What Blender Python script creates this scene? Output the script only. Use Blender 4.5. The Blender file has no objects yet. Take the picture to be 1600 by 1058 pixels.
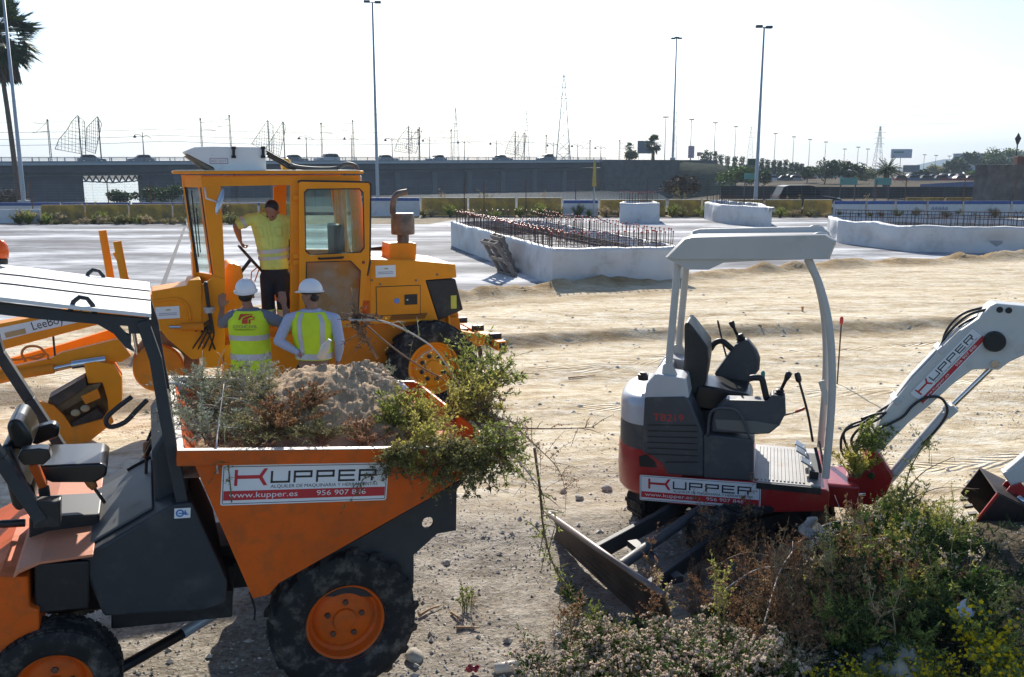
import bpy, bmesh, math, random
from math import sin, cos, pi, radians, sqrt, atan2, tan
from mathutils import Vector, Matrix, noise, geometry
R = random.Random(7)
S = bpy.context.scene
COL = S.collection
# ---------------------------------------------------------------- camera
F_PX, PITCH, CAMH = 1400.0, radians(10.8), 3.05
cd = bpy.data.cameras.new('camera'); cam = bpy.data.objects.new('camera', cd); COL.objects.link(cam)
cd.sensor_width = 36; cd.lens = 36*F_PX/1600; cd.clip_start = .05; cd.clip_end = 9000
cam.location = (0, 0, CAMH); cam.rotation_euler = (pi/2-PITCH, 0, 0)
S.camera = cam
S.render.resolution_x, S.render.resolution_y = 1024, 677
# ---------------------------------------------------------------- light
SUN_EL, SUN_AZ = radians(31), radians(-3)      # azimuth from +Y, positive towards +X
w = bpy.data.worlds.new('World'); S.world = w; w.use_nodes = True
nt = w.node_tree; bg = nt.nodes['Background']; sky = nt.nodes.new('ShaderNodeTexSky')
sky.sky_type = 'NISHITA'; sky.sun_disc = False; sky.sun_elevation = SUN_EL; sky.sun_rotation = SUN_AZ
sky.air_density = 1.0; sky.dust_density = .9; sky.ozone_density = 4.5; sky.altitude = 0
nt.links.new(sky.outputs[0], bg.inputs[0]); bg.inputs[1].default_value = .115
sd = bpy.data.lights.new('sun', 'SUN'); sun = bpy.data.objects.new('sun', sd); COL.objects.link(sun)
sd.energy = 5.0; sd.angle = radians(.55); sd.color = (1, .94, .84)
sdir = Vector((sin(SUN_AZ)*cos(SUN_EL), cos(SUN_AZ)*cos(SUN_EL), sin(SUN_EL)))
sun.rotation_euler = sdir.to_track_quat('Z', 'Y').to_euler(); sun.location = (0, 0, 60)
S.view_settings.view_transform = 'Standard'; S.view_settings.look = 'None'
S.view_settings.exposure = .62; S.view_settings.gamma = 1
S.render.engine = 'CYCLES'; S.cycles.max_bounces = 6; S.cycles.transparent_max_bounces = 12
# ---------------------------------------------------------------- pixel -> point helpers (used to measure shapes)
CF = Vector((0, cos(PITCH), -sin(PITCH))); CU = Vector((0, sin(PITCH), cos(PITCH))); CP = Vector((0, 0, CAMH))
def ray(u, v): return CF+Vector((1, 0, 0))*((u-800)/F_PX)+CU*((529-v)/F_PX)
def G(u, v, z=0):
    r = ray(u, v); return CP+r*((z-CAMH)/r.z)
def PY(u, v, Y):
    r = ray(u, v); return CP+r*(Y/r.y)
class Fr:
    def __init__(s, O, yaw, pitch=0):
        s.O = Vector(O); s.M = Matrix.Rotation(radians(yaw), 3, 'Z') @ Matrix.Rotation(-radians(pitch), 3, 'Y'); s.I = s.M.transposed()
    def y(s, u, v, y=0):
        r = s.I @ ray(u, v); o = s.I @ (CP-s.O); return o+r*((y-o.y)/r.y)
    def xz(s, pts, y=0): return [(p.x, p.z) for p in (s.y(u, v, y) for u, v in pts)]
    def z(s, u, v, z=0):
        r = s.I @ ray(u, v); o = s.I @ (CP-s.O); return o+r*((z-o.z)/r.z)
    def x(s, u, v, x=0):
        r = s.I @ ray(u, v); o = s.I @ (CP-s.O); return o+r*((x-o.x)/r.x)
    def w(s, p): return s.O+s.M @ Vector(p)
    def matrix(s): return Matrix.Translation(s.O) @ s.M.to_4x4()
# ---------------------------------------------------------------- materials
MATS = {}
def lk(nt, a, b): nt.links.new(a, b)
def mat(name, col, rough=.6, metal=0, var=.12, scale=3, bump=0, bscale=40, dirt=0, dcol=(.23, .18, .12), dscale=5, coat=0, trans=0, alpha=1, island=0, emit=None, stretch=None, spec=.5):
    if name in MATS: return MATS[name]
    m = bpy.data.materials.new(name); MATS[name] = m; m.use_nodes = True
    nt = m.node_tree; N = nt.nodes; b = N['Principled BSDF']
    c = tuple(col)+(1,)
    tc = N.new('ShaderNodeTexCoord'); src = tc.outputs['Object']
    if stretch:
        mp = N.new('ShaderNodeMapping'); mp.inputs['Scale'].default_value = stretch; lk(nt, src, mp.inputs[0]); src = mp.outputs[0]
    def nz(sc, det=5, rg=.6):
        n = N.new('ShaderNodeTexNoise'); n.inputs['Scale'].default_value = sc; n.inputs['Detail'].default_value = det; n.inputs['Roughness'].default_value = rg
        lk(nt, src, n.inputs['Vector']); return n
    cur = None
    mx = N.new('ShaderNodeMix'); mx.data_type = 'RGBA'
    mx.inputs[6].default_value = tuple(x*(1-var) for x in col)+(1,); mx.inputs[7].default_value = tuple(min(1, x*(1+var)) for x in col)+(1,)
    if island:
        g = N.new('ShaderNodeNewGeometry'); lk(nt, g.outputs['Random Per Island'], mx.inputs[0])
    else:
        n = nz(scale); mr = N.new('ShaderNodeMapRange'); mr.inputs[1].default_value = .3; mr.inputs[2].default_value = .7
        lk(nt, n.outputs[0], mr.inputs[0]); lk(nt, mr.outputs[0], mx.inputs[0])
    cur = mx.outputs[2]
    if dirt:
        n = nz(dscale, 8, .7); mr = N.new('ShaderNodeMapRange'); mr.inputs[1].default_value = .62-.3*dirt; mr.inputs[2].default_value = .8-.2*dirt
        mr.inputs[4].default_value = min(1, .35+dirt); lk(nt, n.outputs[0], mr.inputs[0])
        m2 = N.new('ShaderNodeMix'); m2.data_type = 'RGBA'; m2.inputs[7].default_value = tuple(dcol)+(1,)
        lk(nt, mr.outputs[0], m2.inputs[0]); lk(nt, cur, m2.inputs[6]); cur = m2.outputs[2]
        r2 = N.new('ShaderNodeMapRange'); r2.inputs[3].default_value = rough; r2.inputs[4].default_value = .9
        lk(nt, mr.outputs[0], r2.inputs[0]); lk(nt, r2.outputs[0], b.inputs['Roughness'])
    else: b.inputs['Roughness'].default_value = rough
    lk(nt, cur, b.inputs['Base Color'])
    b.inputs['Metallic'].default_value = metal; b.inputs['Coat Weight'].default_value = coat; b.inputs['Alpha'].default_value = alpha
    b.inputs['Specular IOR Level'].default_value = spec
    if emit: b.inputs['Emission Color'].default_value = tuple(emit[0])+(1,); b.inputs['Emission Strength'].default_value = emit[1]
    if bump:
        n = nz(bscale, 6, .65); bp = N.new('ShaderNodeBump'); bp.inputs['Strength'].default_value = min(1, bump*6); bp.inputs['Distance'].default_value = .02*bump*5
        lk(nt, n.outputs[0], bp.inputs['Height']); lk(nt, bp.outputs[0], b.inputs['Normal'])
    if trans:
        t = N.new('ShaderNodeBsdfTranslucent'); ms = N.new('ShaderNodeMixShader'); ms.inputs[0].default_value = trans
        out = N['Material Output']; lk(nt, cur, t.inputs[0]); lk(nt, b.outputs[0], ms.inputs[1]); lk(nt, t.outputs[0], ms.inputs[2]); lk(nt, ms.outputs[0], out.inputs[0])
    return m
def glass(name, col, a=.25, rough=.05):
    if name in MATS: return MATS[name]
    m = bpy.data.materials.new(name); MATS[name] = m; m.use_nodes = True; nt = m.node_tree; N = nt.nodes
    for n in list(N):
        if n.type == 'BSDF_PRINCIPLED': N.remove(n)
    tr = N.new('ShaderNodeBsdfTransparent'); tr.inputs[0].default_value = tuple(col)+(1,)
    gl = N.new('ShaderNodeBsdfGlossy'); gl.inputs['Roughness'].default_value = rough
    df = N.new('ShaderNodeBsdfDiffuse'); df.inputs[0].default_value = (.5, .5, .48, 1)
    tc = N.new('ShaderNodeTexCoord'); nz = N.new('ShaderNodeTexNoise'); nz.inputs['Scale'].default_value = 6; nz.inputs['Detail'].default_value = 6; lk(nt, tc.outputs['Object'], nz.inputs['Vector'])
    mr = N.new('ShaderNodeMapRange'); mr.inputs[1].default_value = .35; mr.inputs[2].default_value = .8; mr.inputs[3].default_value = .04; mr.inputs[4].default_value = a; lk(nt, nz.outputs[0], mr.inputs[0])
    m1 = N.new('ShaderNodeMixShader'); lk(nt, mr.outputs[0], m1.inputs[0]); lk(nt, tr.outputs[0], m1.inputs[1]); lk(nt, df.outputs[0], m1.inputs[2])
    lw = N.new('ShaderNodeLayerWeight'); lw.inputs[0].default_value = .5; fr = N.new('ShaderNodeMath'); fr.operation = 'POWER'; fr.inputs[1].default_value = 4; lk(nt, lw.outputs['Facing'], fr.inputs[0]); m2 = N.new('ShaderNodeMixShader')
    lk(nt, fr.outputs[0], m2.inputs[0]); lk(nt, m1.outputs[0], m2.inputs[1]); lk(nt, gl.outputs[0], m2.inputs[2]); lk(nt, m2.outputs[0], N['Material Output'].inputs[0])
    return m
# ---------------------------------------------------------------- objects
def tag(o, label=None, cat=None, group=None, kind=None):
    if label: o['label'] = label
    if cat: o['category'] = cat
    if group: o['group'] = group
    if kind: o['kind'] = kind
    return o
def empty(name, loc=(0, 0, 0), rz=0, label=None, cat=None, group=None, M=None):
    o = bpy.data.objects.new(name, None); COL.objects.link(o); o.empty_display_size = .2
    if M is not None: o.matrix_world = M
    else: o.location = loc; o.rotation_euler = (0, 0, rz)
    return tag(o, label, cat, group)
def copy_tree(o, parent=None):
    c = o.copy(); COL.objects.link(c); c.parent = parent
    for ch in o.children: copy_tree(ch, c)
    return c
def V(*a): return Vector(a)
class MB:
    def __init__(s): s.v = []; s.f = []; s.m = []; s.mi = 0
    def add(s, vs, fs):
        n = len(s.v); s.v += [tuple(p) for p in vs]; s.f += [tuple(i+n for i in f) for f in fs]; s.m += [s.mi]*len(fs); return s
    def box(s, c, d, rot=None):
        c = Vector(c); x, y, z = (k/2 for k in d)
        P = [Vector(((-x, x)[i & 1], (-y, y)[i >> 1 & 1], (-z, z)[i >> 2 & 1])) for i in range(8)]
        if rot is not None: P = [rot @ p for p in P]
        return s.add([c+p for p in P], [(0, 2, 3, 1), (4, 5, 7, 6), (0, 1, 5, 4), (2, 6, 7, 3), (0, 4, 6, 2), (1, 3, 7, 5)])
    def bar(s, a, b, w, h=None, up=(0, 0, 1)):
        a, b = Vector(a), Vector(b); d = (b-a); L = d.length
        if L < 1e-6: return s
        d /= L; u = Vector(up); 
        if abs(d.dot(u)) > .98: u = Vector((0, 1, 0)) if abs(d.y) < .9 else Vector((1, 0, 0))
        x = d.cross(u).normalized(); z = x.cross(d); h = h or w
        vs = [p+x*sx*w/2+z*sz*h/2 for p in (a, b) for sx, sz in ((-1, -1), (1, -1), (1, 1), (-1, 1))]
        return s.add(vs, [(3, 2, 1, 0), (4, 5, 6, 7), (0, 1, 5, 4), (1, 2, 6, 5), (2, 3, 7, 6), (3, 0, 4, 7)])
    def prism(s, poly, y0, y1, ax='y', holes=()):
        # poly: list of (a,b) ; extruded along axis
        def P(a, b, t): return (a, t, b) if ax == 'y' else ((t, a, b) if ax == 'x' else (a, b, t))
        loops = [list(poly)]+[list(h) for h in holes]
        tris = geometry.tessellate_polygon([[Vector((a, b, 0)) for a, b in l] for l in loops])
        flat = [p for l in loops for p in l]; n = len(flat)
        vs = [P(a, b, y0) for a, b in flat]+[P(a, b, y1) for a, b in flat]
        fs = [tuple(t) for t in tris]+[tuple(i+n for i in reversed(t)) for t in tris]
        k = 0
        for l in loops:
            for i in range(len(l)):
                a, b = k+i, k+(i+1) % len(l); fs.append((a, b, b+n, a+n))
            k += len(l)
        return s.add(vs, fs)
    def loft(s, rings, cap=True, close=True):
        n = len(rings[0]); vs = [p for r in rings for p in r]; fs = []
        for j in range(len(rings)-1):
            for i in range(n if close else n-1):
                a, b = j*n+i, j*n+(i+1) % n; fs.append((a, b, b+n, a+n))
        if cap: fs.append(tuple(reversed(range(n)))); fs.append(tuple(range(len(vs)-n, len(vs))))
        return s.add(vs, fs)
    def tube(s, pts, r, n=8, cap=True):
        pts = [Vector(p) for p in pts]; rs = r if isinstance(r, (list, tuple)) else [r]*len(pts)
        rings = []; prev = None
        for i, p in enumerate(pts):
            d = (pts[min(i+1, len(pts)-1)]-pts[max(i-1, 0)])
            d = d.normalized() if d.length > 1e-9 else Vector((0, 0, 1))
            if prev is None:
                u = Vector((0, 0, 1)) if abs(d.z) < .9 else Vector((1, 0, 0)); x = d.cross(u).normalized()
            else: x = (prev-d*prev.dot(d)); x = x.normalized() if x.length > 1e-6 else d.orthogonal().normalized()
            prev = x; y = d.cross(x)
            rings.append([p+(x*cos(2*pi*k/n)+y*sin(2*pi*k/n))*rs[i] for k in range(n)])
        return s.loft(rings, cap)
    def lathe(s, prof, c=(0, 0, 0), axis='z', n=24, cap=True):
        c = Vector(c); rings = []
        for r, t in prof:
            ring = []
            for k in range(n):
                a = 2*pi*k/n; p, q = r*cos(a), r*sin(a)
                ring.append(c+(Vector((p, q, t)) if axis == 'z' else Vector((p, t, q)) if axis == 'y' else Vector((t, p, q))))
            rings.append(ring)
        return s.loft(rings, cap)
    def ball(s, c, r, n=10, m=6):
        c = Vector(c); r = Vector(r) if hasattr(r, '__len__') else Vector((r, r, r))
        rings = []
        for j in range(m+1):
            t = pi*j/m; rr = max(sin(t), .02)
            rings.append([c+Vector((r.x*rr*cos(2*pi*k/n), r.y*rr*sin(2*pi*k/n), -r.z*cos(t))) for k in range(n)])
        return s.loft(rings)
    def build(s, name, mats, parent=None, smooth=False, bevel=0, label=None, off=None, seg=2, auto=None):
        me = bpy.data.meshes.new(name); vs = s.v
        if off is not None: vs = [tuple(Vector(p)-Vector(off)) for p in vs]
        me.from_pydata(vs, [], s.f)
        mats = mats if isinstance(mats, (list, tuple)) else [mats]
        for m in mats: me.materials.append(m)
        if len(mats) > 1: me.polygons.foreach_set('material_index', s.m)
        if not (len(s.f) > 6000):
            bm = bmesh.new(); bm.from_mesh(me); bmesh.ops.recalc_face_normals(bm, faces=bm.faces); bm.to_mesh(me); bm.free()
        if smooth: me.polygons.foreach_set('use_smooth', [True]*len(me.polygons))
        if smooth and auto: 
            me.set_sharp_from_angle(angle=radians(auto))
        me.update()
        o = bpy.data.objects.new(name, me); COL.objects.link(o)
        if off is not None and parent is None: o.location = off
        if parent is not None: o.parent = parent
        if bevel:
            b = o.modifiers.new('bevel', 'BEVEL'); b.width = bevel; b.segments = seg; b.limit_method = 'ANGLE'; b.angle_limit = radians(35); b.harden_normals = False
        if label: o['label'] = label
        return o
def arc(cx, cy, r, a0, a1, n): return [(cx+r*cos(radians(a0+(a1-a0)*i/n)), cy+r*sin(radians(a0+(a1-a0)*i/n))) for i in range(n+1)]
def rrect(x0, y0, x1, y1, r, n=4):
    return arc(x1-r, y0+r, r, -90, 0, n)+arc(x1-r, y1-r, r, 0, 90, n)+arc(x0+r, y1-r, r, 90, 180, n)+arc(x0+r, y0+r, r, 180, 270, n)
def circ(cx, cy, r, n=16): return [(cx+r*cos(2*pi*i/n), cy+r*sin(2*pi*i/n)) for i in range(n)]
def bez(pts, n=12):
    # Catmull-Rom through points
    P = [Vector(p) for p in pts]; P = [P[0]*2-P[1]]+P+[P[-1]*2-P[-2]]; out = []
    for i in range(1, len(P)-2):
        for k in range(n):
            t = k/n; a, b, c, d = P[i-1:i+3]
            out.append(.5*((2*b)+(c-a)*t+(2*a-5*b+4*c-d)*t*t+(3*b-a-3*c+d)*t*t*t))
    out.append(P[-2]); return out
_tc = {}
def text2d(s, size):
    k = s
    if k not in _tc:
        cu = bpy.data.curves.new('t', 'FONT'); cu.body = s; cu.size = 1; cu.resolution_u = 3; ob = bpy.data.objects.new('t', cu); COL.objects.link(ob)
        dg = bpy.context.evaluated_depsgraph_get(); me = bpy.data.meshes.new_from_object(ob.evaluated_get(dg))
        vs = [(v.co.x, v.co.y) for v in me.vertices]; fs = [tuple(p.vertices) for p in me.polygons]
        bpy.data.objects.remove(ob); bpy.data.curves.remove(cu); bpy.data.meshes.remove(me)
        x0 = min(v[0] for v in vs); x1 = max(v[0] for v in vs); _tc[k] = ([(x-x0, y) for x, y in vs], fs, x1-x0)
    vs, fs, w = _tc[k]; return [(x*size, y*size) for x, y in vs], fs, w*size
class Decal:
    "flat marks on a plane: O origin, X and Y unit vectors, N outward normal; mb gets the faces"
    def __init__(s, mb, O, X, Y, N): s.mb = mb; s.O, s.X, s.Y, s.N = map(Vector, (O, X, Y, N))
    def P(s, x, y, h): return s.O+s.X*x+s.Y*y+s.N*h
    def poly(s, pts, h, mi=0, holes=()):
        s.mb.mi = mi; loops = [pts]+list(holes); t = geometry.tessellate_polygon([[Vector((a, b, 0)) for a, b in l] for l in loops]); flat = [p for l in loops for p in l]
        s.mb.add([s.P(a, b, h) for a, b in flat], [tuple(i) for i in t])
    def rect(s, x0, y0, x1, y1, h, mi=0): s.poly([(x0, y0), (x1, y0), (x1, y1), (x0, y1)], h, mi)
    def text(s, txt, x, y, size, h, mi=0, width=None):
        vs, fs, w = text2d(txt, size); k = width/w if width else 1; s.mb.mi = mi
        s.mb.add([s.P(x+a*k, y+b, h) for a, b in vs], fs)
def hire_decal(parent, O, X, Y, N, W, H, mats, name='decal', curve=None):
    "white hire-company plate: coordinates 0..1000 x 0..245"
    O, X, Y, N = map(Vector, (O, X, Y, N)); k = W/1000.0; kh = H/245.0
    a = MB(); d = Decal(a, O, X*k, Y*kh, N)
    d.poly(rrect(0, 0, 1000, 245, 12), .001, 0); p = a.build(name, [mats['white']], parent)
    b = MB(); d = Decal(b, O, X*k, Y*kh, N)
    # thin dark outline, red band
    for x0, y0, x1, y1 in ((10, 8, 990, 12), (10, 233, 990, 237), (8, 10, 12, 235), (988, 10, 992, 235)): d.rect(x0, y0, x1, y1, .002, 0)
    d.rect(14, 30, 986, 88, .002, 1)
    d.rect(72, 118, 90, 216, .002, 1); d.rect(90, 160, 222, 182, .002, 1)
    d.poly([(214, 160), (240, 118), (262, 118), (232, 171), (262, 222), (240, 222), (214, 182)], .0025, 1)
    t = 13
    def st(*r):
        for q in r: d.rect(*q, .002, 0)
    y0, y1 = 130, 205
    st((280, y0, 280+t, y1), (280, y0, 395, y0+t), (382, y0, 395, y1))
    for x in (415, 550):
        st((x, y0, x+t, y1), (x, y1-t, x+112, y1), (x+112-t, y0+30, x+112, y1), (x, y0+30, x+112, y0+30+t))
    x = 685; st((x, y0, x+t, y1), (x, y1-t, x+105, y1), (x, y0+32, x+100, y0+32+t), (x, y0, x+105, y0+t))
    x = 812; st((x, y0, x+t, y1), (x, y1-t, x+112, y1), (x+112-t, y0+30, x+112, y1), (x, y0+30, x+112, y0+30+t), (x+78, y0, x+92, y0+34))
    d.text('ALQUILER DE MAQUINARIA Y HERRAMIENTAS', 282, 100, 30, .002, 0, 655)
    d.text('www.kupper.es', 45, 46, 48, .003, 2, 400); d.text('956 907 846', 560, 46, 46, .003, 2, 305)
    b.build('lettering', [mats['black'], mats['red'], mats['white']], p); return p
K = dict(white=mat('decal_white', (.75, .75, .74), .35, var=.03), black=mat('decal_black', (.02, .02, .022), .4), red=mat('decal_red', (.5, .02, .03), .4))
def fbm(x, y, s=1.0, o=4, seed=0.0): return noise.fractal(Vector((x*s, y*s, seed)), 1.0, 2.0, o)
def sstep(a, b, x):
    t = max(0, min(1, (x-a)/(b-a))); return t*t*(3-2*t)
ORD = ['first', 'second', 'third', 'fourth', 'fifth', 'sixth', 'seventh', 'eighth', 'ninth', 'tenth', 'eleventh', 'twelfth', 'thirteenth', 'fourteenth', 'fifteenth', 'sixteenth', 'seventeenth', 'eighteenth', 'nineteenth', 'twentieth']
def segd(px, py, a, b):
    ax, ay = a[0], a[1]; dx, dy = b[0]-ax, b[1]-ay; t = max(0, min(1, ((px-ax)*dx+(py-ay)*dy)/(dx*dx+dy*dy))); return math.hypot(px-ax-dx*t, py-ay-dy*t), t, ((px-ax)*dy-(py-ay)*dx)
# ================================================================ ground
def poly_signed(x, y, P):
    # signed distance to polyline (positive = beyond / farther than line), y as function of x
    if x <= P[0][0]: return y-P[0][1]-(x-P[0][0])*.1
    for a, b in zip(P, P[1:]):
        if x <= b[0]: return (y-(a[1]+(b[1]-a[1])*(x-a[0])/(b[0]-a[0])))
    return y-P[-1][1]-(x-P[-1][0])*.25
EDGE = [(-30, 13.2), (-10.0, 17.3), (-8, 19.0), (-1.25, 21.6), (1.0, 23.1), (4.4, 25.2), (10.35, 28.7), (18.1, 31.5)]
SCARP = [(-12, 12.4), (-4, 14.2), (-.87, 14.85), (1.14, 15.6), (5.78, 16.5), (10.2, 17.5), (20, 19.0)]
MOUND = [(1.75, 4.7), (2.3, 5.5), (3.4, 6.25), (5.6, 6.1), (9, 5.5)]
def mound(x, y):
    d = min(segd(x, y, a, b)[0] for a, b in zip(MOUND, MOUND[1:]))
    h = .42*(1-sstep(.1, 1.25, d))
    if y < 6: h = max(h, .40*sstep(1.3, 2.6, x+(.25*(y-5)))*(1-sstep(5.6, 6.6, y)))
    return h
def gh(x, y):
    h = 0.0
    if y < 60:
        h += .035*fbm(x, y, .5, 3)+.012*fbm(x, y, 3.0, 3, 5)
        if y < 13: h += mound(x, y)*(1+.25*fbm(x, y, 1.6, 4, 9))
        if y < 9: h += .010*fbm(x, y, 9, 3, 2)
        e = poly_signed(x, y, EDGE)
        if -4 < e < 4:
            h += .24*math.exp(-((e+.45)/.5)**2)*(.75+.7*fbm(x, y, 1.1, 4, 3))*(1 if x > -3 else .3)
            if e > .6: h -= .05
        s = poly_signed(x, y, SCARP)
        if s > -6 and e < 1: h += .15*sstep(-.15, .28, s+.10*fbm(x, y, 1.5, 3, 8))*(1-sstep(2.0, 6, s))
        if e > .9: h = .012*fbm(x, y, .5, 2)-.03
        if 7 < y < 24 and e < -1:   # wheel ruts that run along the haul road
            t = y-.16*x+.5*fbm(x, y, .12, 2, 4); h += .022*sin(t*2.9)*max(0, fbm(x, y, .18, 2, 6)+.5)+.012*sin(t*9.5)*max(0, fbm(x, y, .3, 2, 16)+.25)
        return h
    k = sstep(66, 86, y)
    left = 1-sstep(20, 60, x-(y-100)*.1)
    if y > 600: return -.3-.8*k
    return -k*(3.6*left+.1)
def build_ground():
    ys = []; y = -7.0
    while y < 62: ys.append(y); y += max(.035, .0085*abs(y)) if y > 3.5 else .35
    for q in (64, 67, 71, 75, 80, 86, 94, 105, 120, 140, 165, 200, 250, 320, 420, 600, 900, 1500, 2600, 5000): ys.append(q)
    nx = 420; vs = []; cols = []
    for y in ys:
        W = max(9, 1.05*y+4) if y < 62 else 1.05*62+4+(y-62)*2.2
        for i in range(nx+1):
            t = 2*i/nx-1; x = W*(abs(t)**1.35)*(1 if t > 0 else -1)
            z = gh(x, y); vs.append((x, y, z))
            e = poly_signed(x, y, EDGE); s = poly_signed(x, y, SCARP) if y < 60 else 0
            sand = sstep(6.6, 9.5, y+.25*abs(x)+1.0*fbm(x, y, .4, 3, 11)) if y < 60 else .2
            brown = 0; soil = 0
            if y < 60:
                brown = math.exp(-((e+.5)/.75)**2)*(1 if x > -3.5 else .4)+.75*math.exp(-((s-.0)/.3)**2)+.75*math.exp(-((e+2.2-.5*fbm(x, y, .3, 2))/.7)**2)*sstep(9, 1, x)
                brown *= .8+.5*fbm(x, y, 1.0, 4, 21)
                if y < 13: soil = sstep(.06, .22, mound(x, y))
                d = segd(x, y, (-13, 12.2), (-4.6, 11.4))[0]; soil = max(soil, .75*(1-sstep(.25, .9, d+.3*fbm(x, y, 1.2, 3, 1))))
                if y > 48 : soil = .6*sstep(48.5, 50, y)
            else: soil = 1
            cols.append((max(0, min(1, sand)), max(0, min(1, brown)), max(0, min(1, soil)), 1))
    n1 = nx+1; fs = [(j*n1+i, j*n1+i+1, (j+1)*n1+i+1, (j+1)*n1+i) for j in range(len(ys)-1) for i in range(nx)]
    me = bpy.data.meshes.new('ground'); me.from_pydata(vs, [], fs); me.polygons.foreach_set('use_smooth', [True]*len(fs))
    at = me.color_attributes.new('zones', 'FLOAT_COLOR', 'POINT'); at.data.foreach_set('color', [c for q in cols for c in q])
    m = bpy.data.materials.new('earth'); m.use_nodes = True; nt = m.node_tree; N = nt.nodes; b = N['Principled BSDF']; me.materials.append(m)
    tc = N.new('ShaderNodeTexCoord')
    def mapping(sc, rot=0):
        q = N.new('ShaderNodeMapping'); q.inputs['Scale'].default_value = sc; q.inputs['Rotation'].default_value = (0, 0, rot); lk(nt, tc.outputs['Object'], q.inputs[0]); return q.outputs[0]
    def nz(vec, s, det=6, rg=.6):
        n = N.new('ShaderNodeTexNoise'); n.inputs['Scale'].default_value = s; n.inputs['Detail'].default_value = det; n.inputs['Roughness'].default_value = rg; lk(nt, vec, n.inputs['Vector']); return n.outputs[0]
    def rng(src, a, b_, c=0, d=1):
        q = N.new('ShaderNodeMapRange'); q.inputs[1].default_value = a; q.inputs[2].default_value = b_; q.inputs[3].default_value = c; q.inputs[4].default_value = d; lk(nt, src, q.inputs[0]); return q.outputs[0]
    def mix(f, a, c):
        q = N.new('ShaderNodeMix'); q.data_type = 'RGBA'
        if isinstance(f, float): q.inputs[0].default_value = f
        else: lk(nt, f, q.inputs[0])
        for i, k in ((6, a), (7, c)):
            if isinstance(k, tuple): q.inputs[i].default_value = k+(1,)
            else: lk(nt, k, q.inputs[i])
        return q.outputs[2]
    def mth(op, a, c):
        q = N.new('ShaderNodeMath'); q.operation = op
        for i, k in ((0, a), (1, c)):
            if isinstance(k, (int, float)): q.inputs[i].default_value = k
            else: lk(nt, k, q.inputs[i])
        return q.outputs[0]
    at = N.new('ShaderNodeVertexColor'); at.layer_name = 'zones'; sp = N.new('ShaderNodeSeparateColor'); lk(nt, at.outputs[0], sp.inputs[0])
    iso = mapping((1, 1, 1)); st = mapping((.45, 1.7, 1), radians(-9)); st2 = mapping((1.0, 2.9, 1), radians(-13))
    big = nz(iso, .35, 4); mid = nz(iso, 3, 8, .65); fine = nz(iso, 28, 8, .7); streak = nz(st, .9, 7, .62); rut = nz(st2, 1.7, 8, .68)
    sand = mix(rng(streak, .35, .66), (.47, .36, .22), (.77, .655, .46))
    sand = mix(rng(rut, .47, .60, 0, .75), sand, (.79, .71, .57))
    sand = mix(rng(rut, .44, .36, 0, .65), sand, (.29, .21, .125))
    sp_ = nz(iso, 6.5, 8, .72); sand = mix(rng(sp_, .50, .63, 0, .45), sand, (.36, .26, .16)); sand = mix(rng(sp_, .45, .36, 0, .5), sand, (.80, .74, .64))
    grav = mix(rng(mid, .35, .7), (.25, .215, .17), (.46, .41, .34)); grav = mix(rng(fine, .52, .68, 0, .6), grav, (.60, .57, .52)); grav = mix(rng(fine, .46, .36, 0, .85), grav, (.12, .10, .08)); grav = mix(rng(nz(iso, 11, 6, .7), .50, .64, 0, .6), grav, (.19, .165, .13))
    col = mix(sp.outputs[0], grav, sand)
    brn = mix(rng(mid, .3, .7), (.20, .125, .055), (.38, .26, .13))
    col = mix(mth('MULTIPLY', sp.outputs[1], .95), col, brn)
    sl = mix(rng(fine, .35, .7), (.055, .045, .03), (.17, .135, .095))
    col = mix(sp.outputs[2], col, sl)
    lk(nt, col, b.inputs['Base Color']); b.inputs['Roughness'].default_value = 1; b.inputs['Specular IOR Level'].default_value = .04
    # tyre-tread bands along the haul road
    q = N.new('ShaderNodeMapping'); q.inputs['Rotation'].default_value = (0, 0, radians(-10)); lk(nt, tc.outputs['Object'], q.inputs[0]); sx = N.new('ShaderNodeSeparateXYZ'); lk(nt, q.outputs[0], sx.inputs[0])
    wob = nz(iso, .11, 2); yy = mth('ADD', sx.outputs[1], mth('MULTIPLY', wob, 5.0)); pp = mth('PINGPONG', yy, 1.35); band = rng(pp, .16, .22, 1, 0)
    ch = mth('SINE', mth('ADD', mth('MULTIPLY', sx.outputs[0], 26.0), mth('MULTIPLY', mth('ABSOLUTE', pp, 0), 60.0)), 0); brk = rng(nz(iso, .5, 3), .46, .58)
    tread = mth('MULTIPLY', mth('MULTIPLY', band, mth('MULTIPLY', ch, brk)), sp.outputs[0])
    vor = N.new('ShaderNodeTexVoronoi'); vor.inputs['Scale'].default_value = 34; vor.inputs['Randomness'].default_value = 1; lk(nt, iso, vor.inputs['Vector'])
    hgt = mth('ADD', mth('ADD', mth('MULTIPLY', rut, .45), mth('MULTIPLY', tread, .22)), mth('ADD', mth('MULTIPLY', mid, .8), mth('ADD', mth('MULTIPLY', fine, .32), mth('MULTIPLY', rng(vor.outputs[0], 0, .4, 1, 0), .10))))
    bp = N.new('ShaderNodeBump'); bp.inputs['Strength'].default_value = .75; bp.inputs['Distance'].default_value = .085; lk(nt, hgt, bp.inputs['Height']); lk(nt, bp.outputs[0], b.inputs['Normal'])
    o = bpy.data.objects.new('ground', me); COL.objects.link(o); tag(o, kind='structure'); return o
build_ground()
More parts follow.
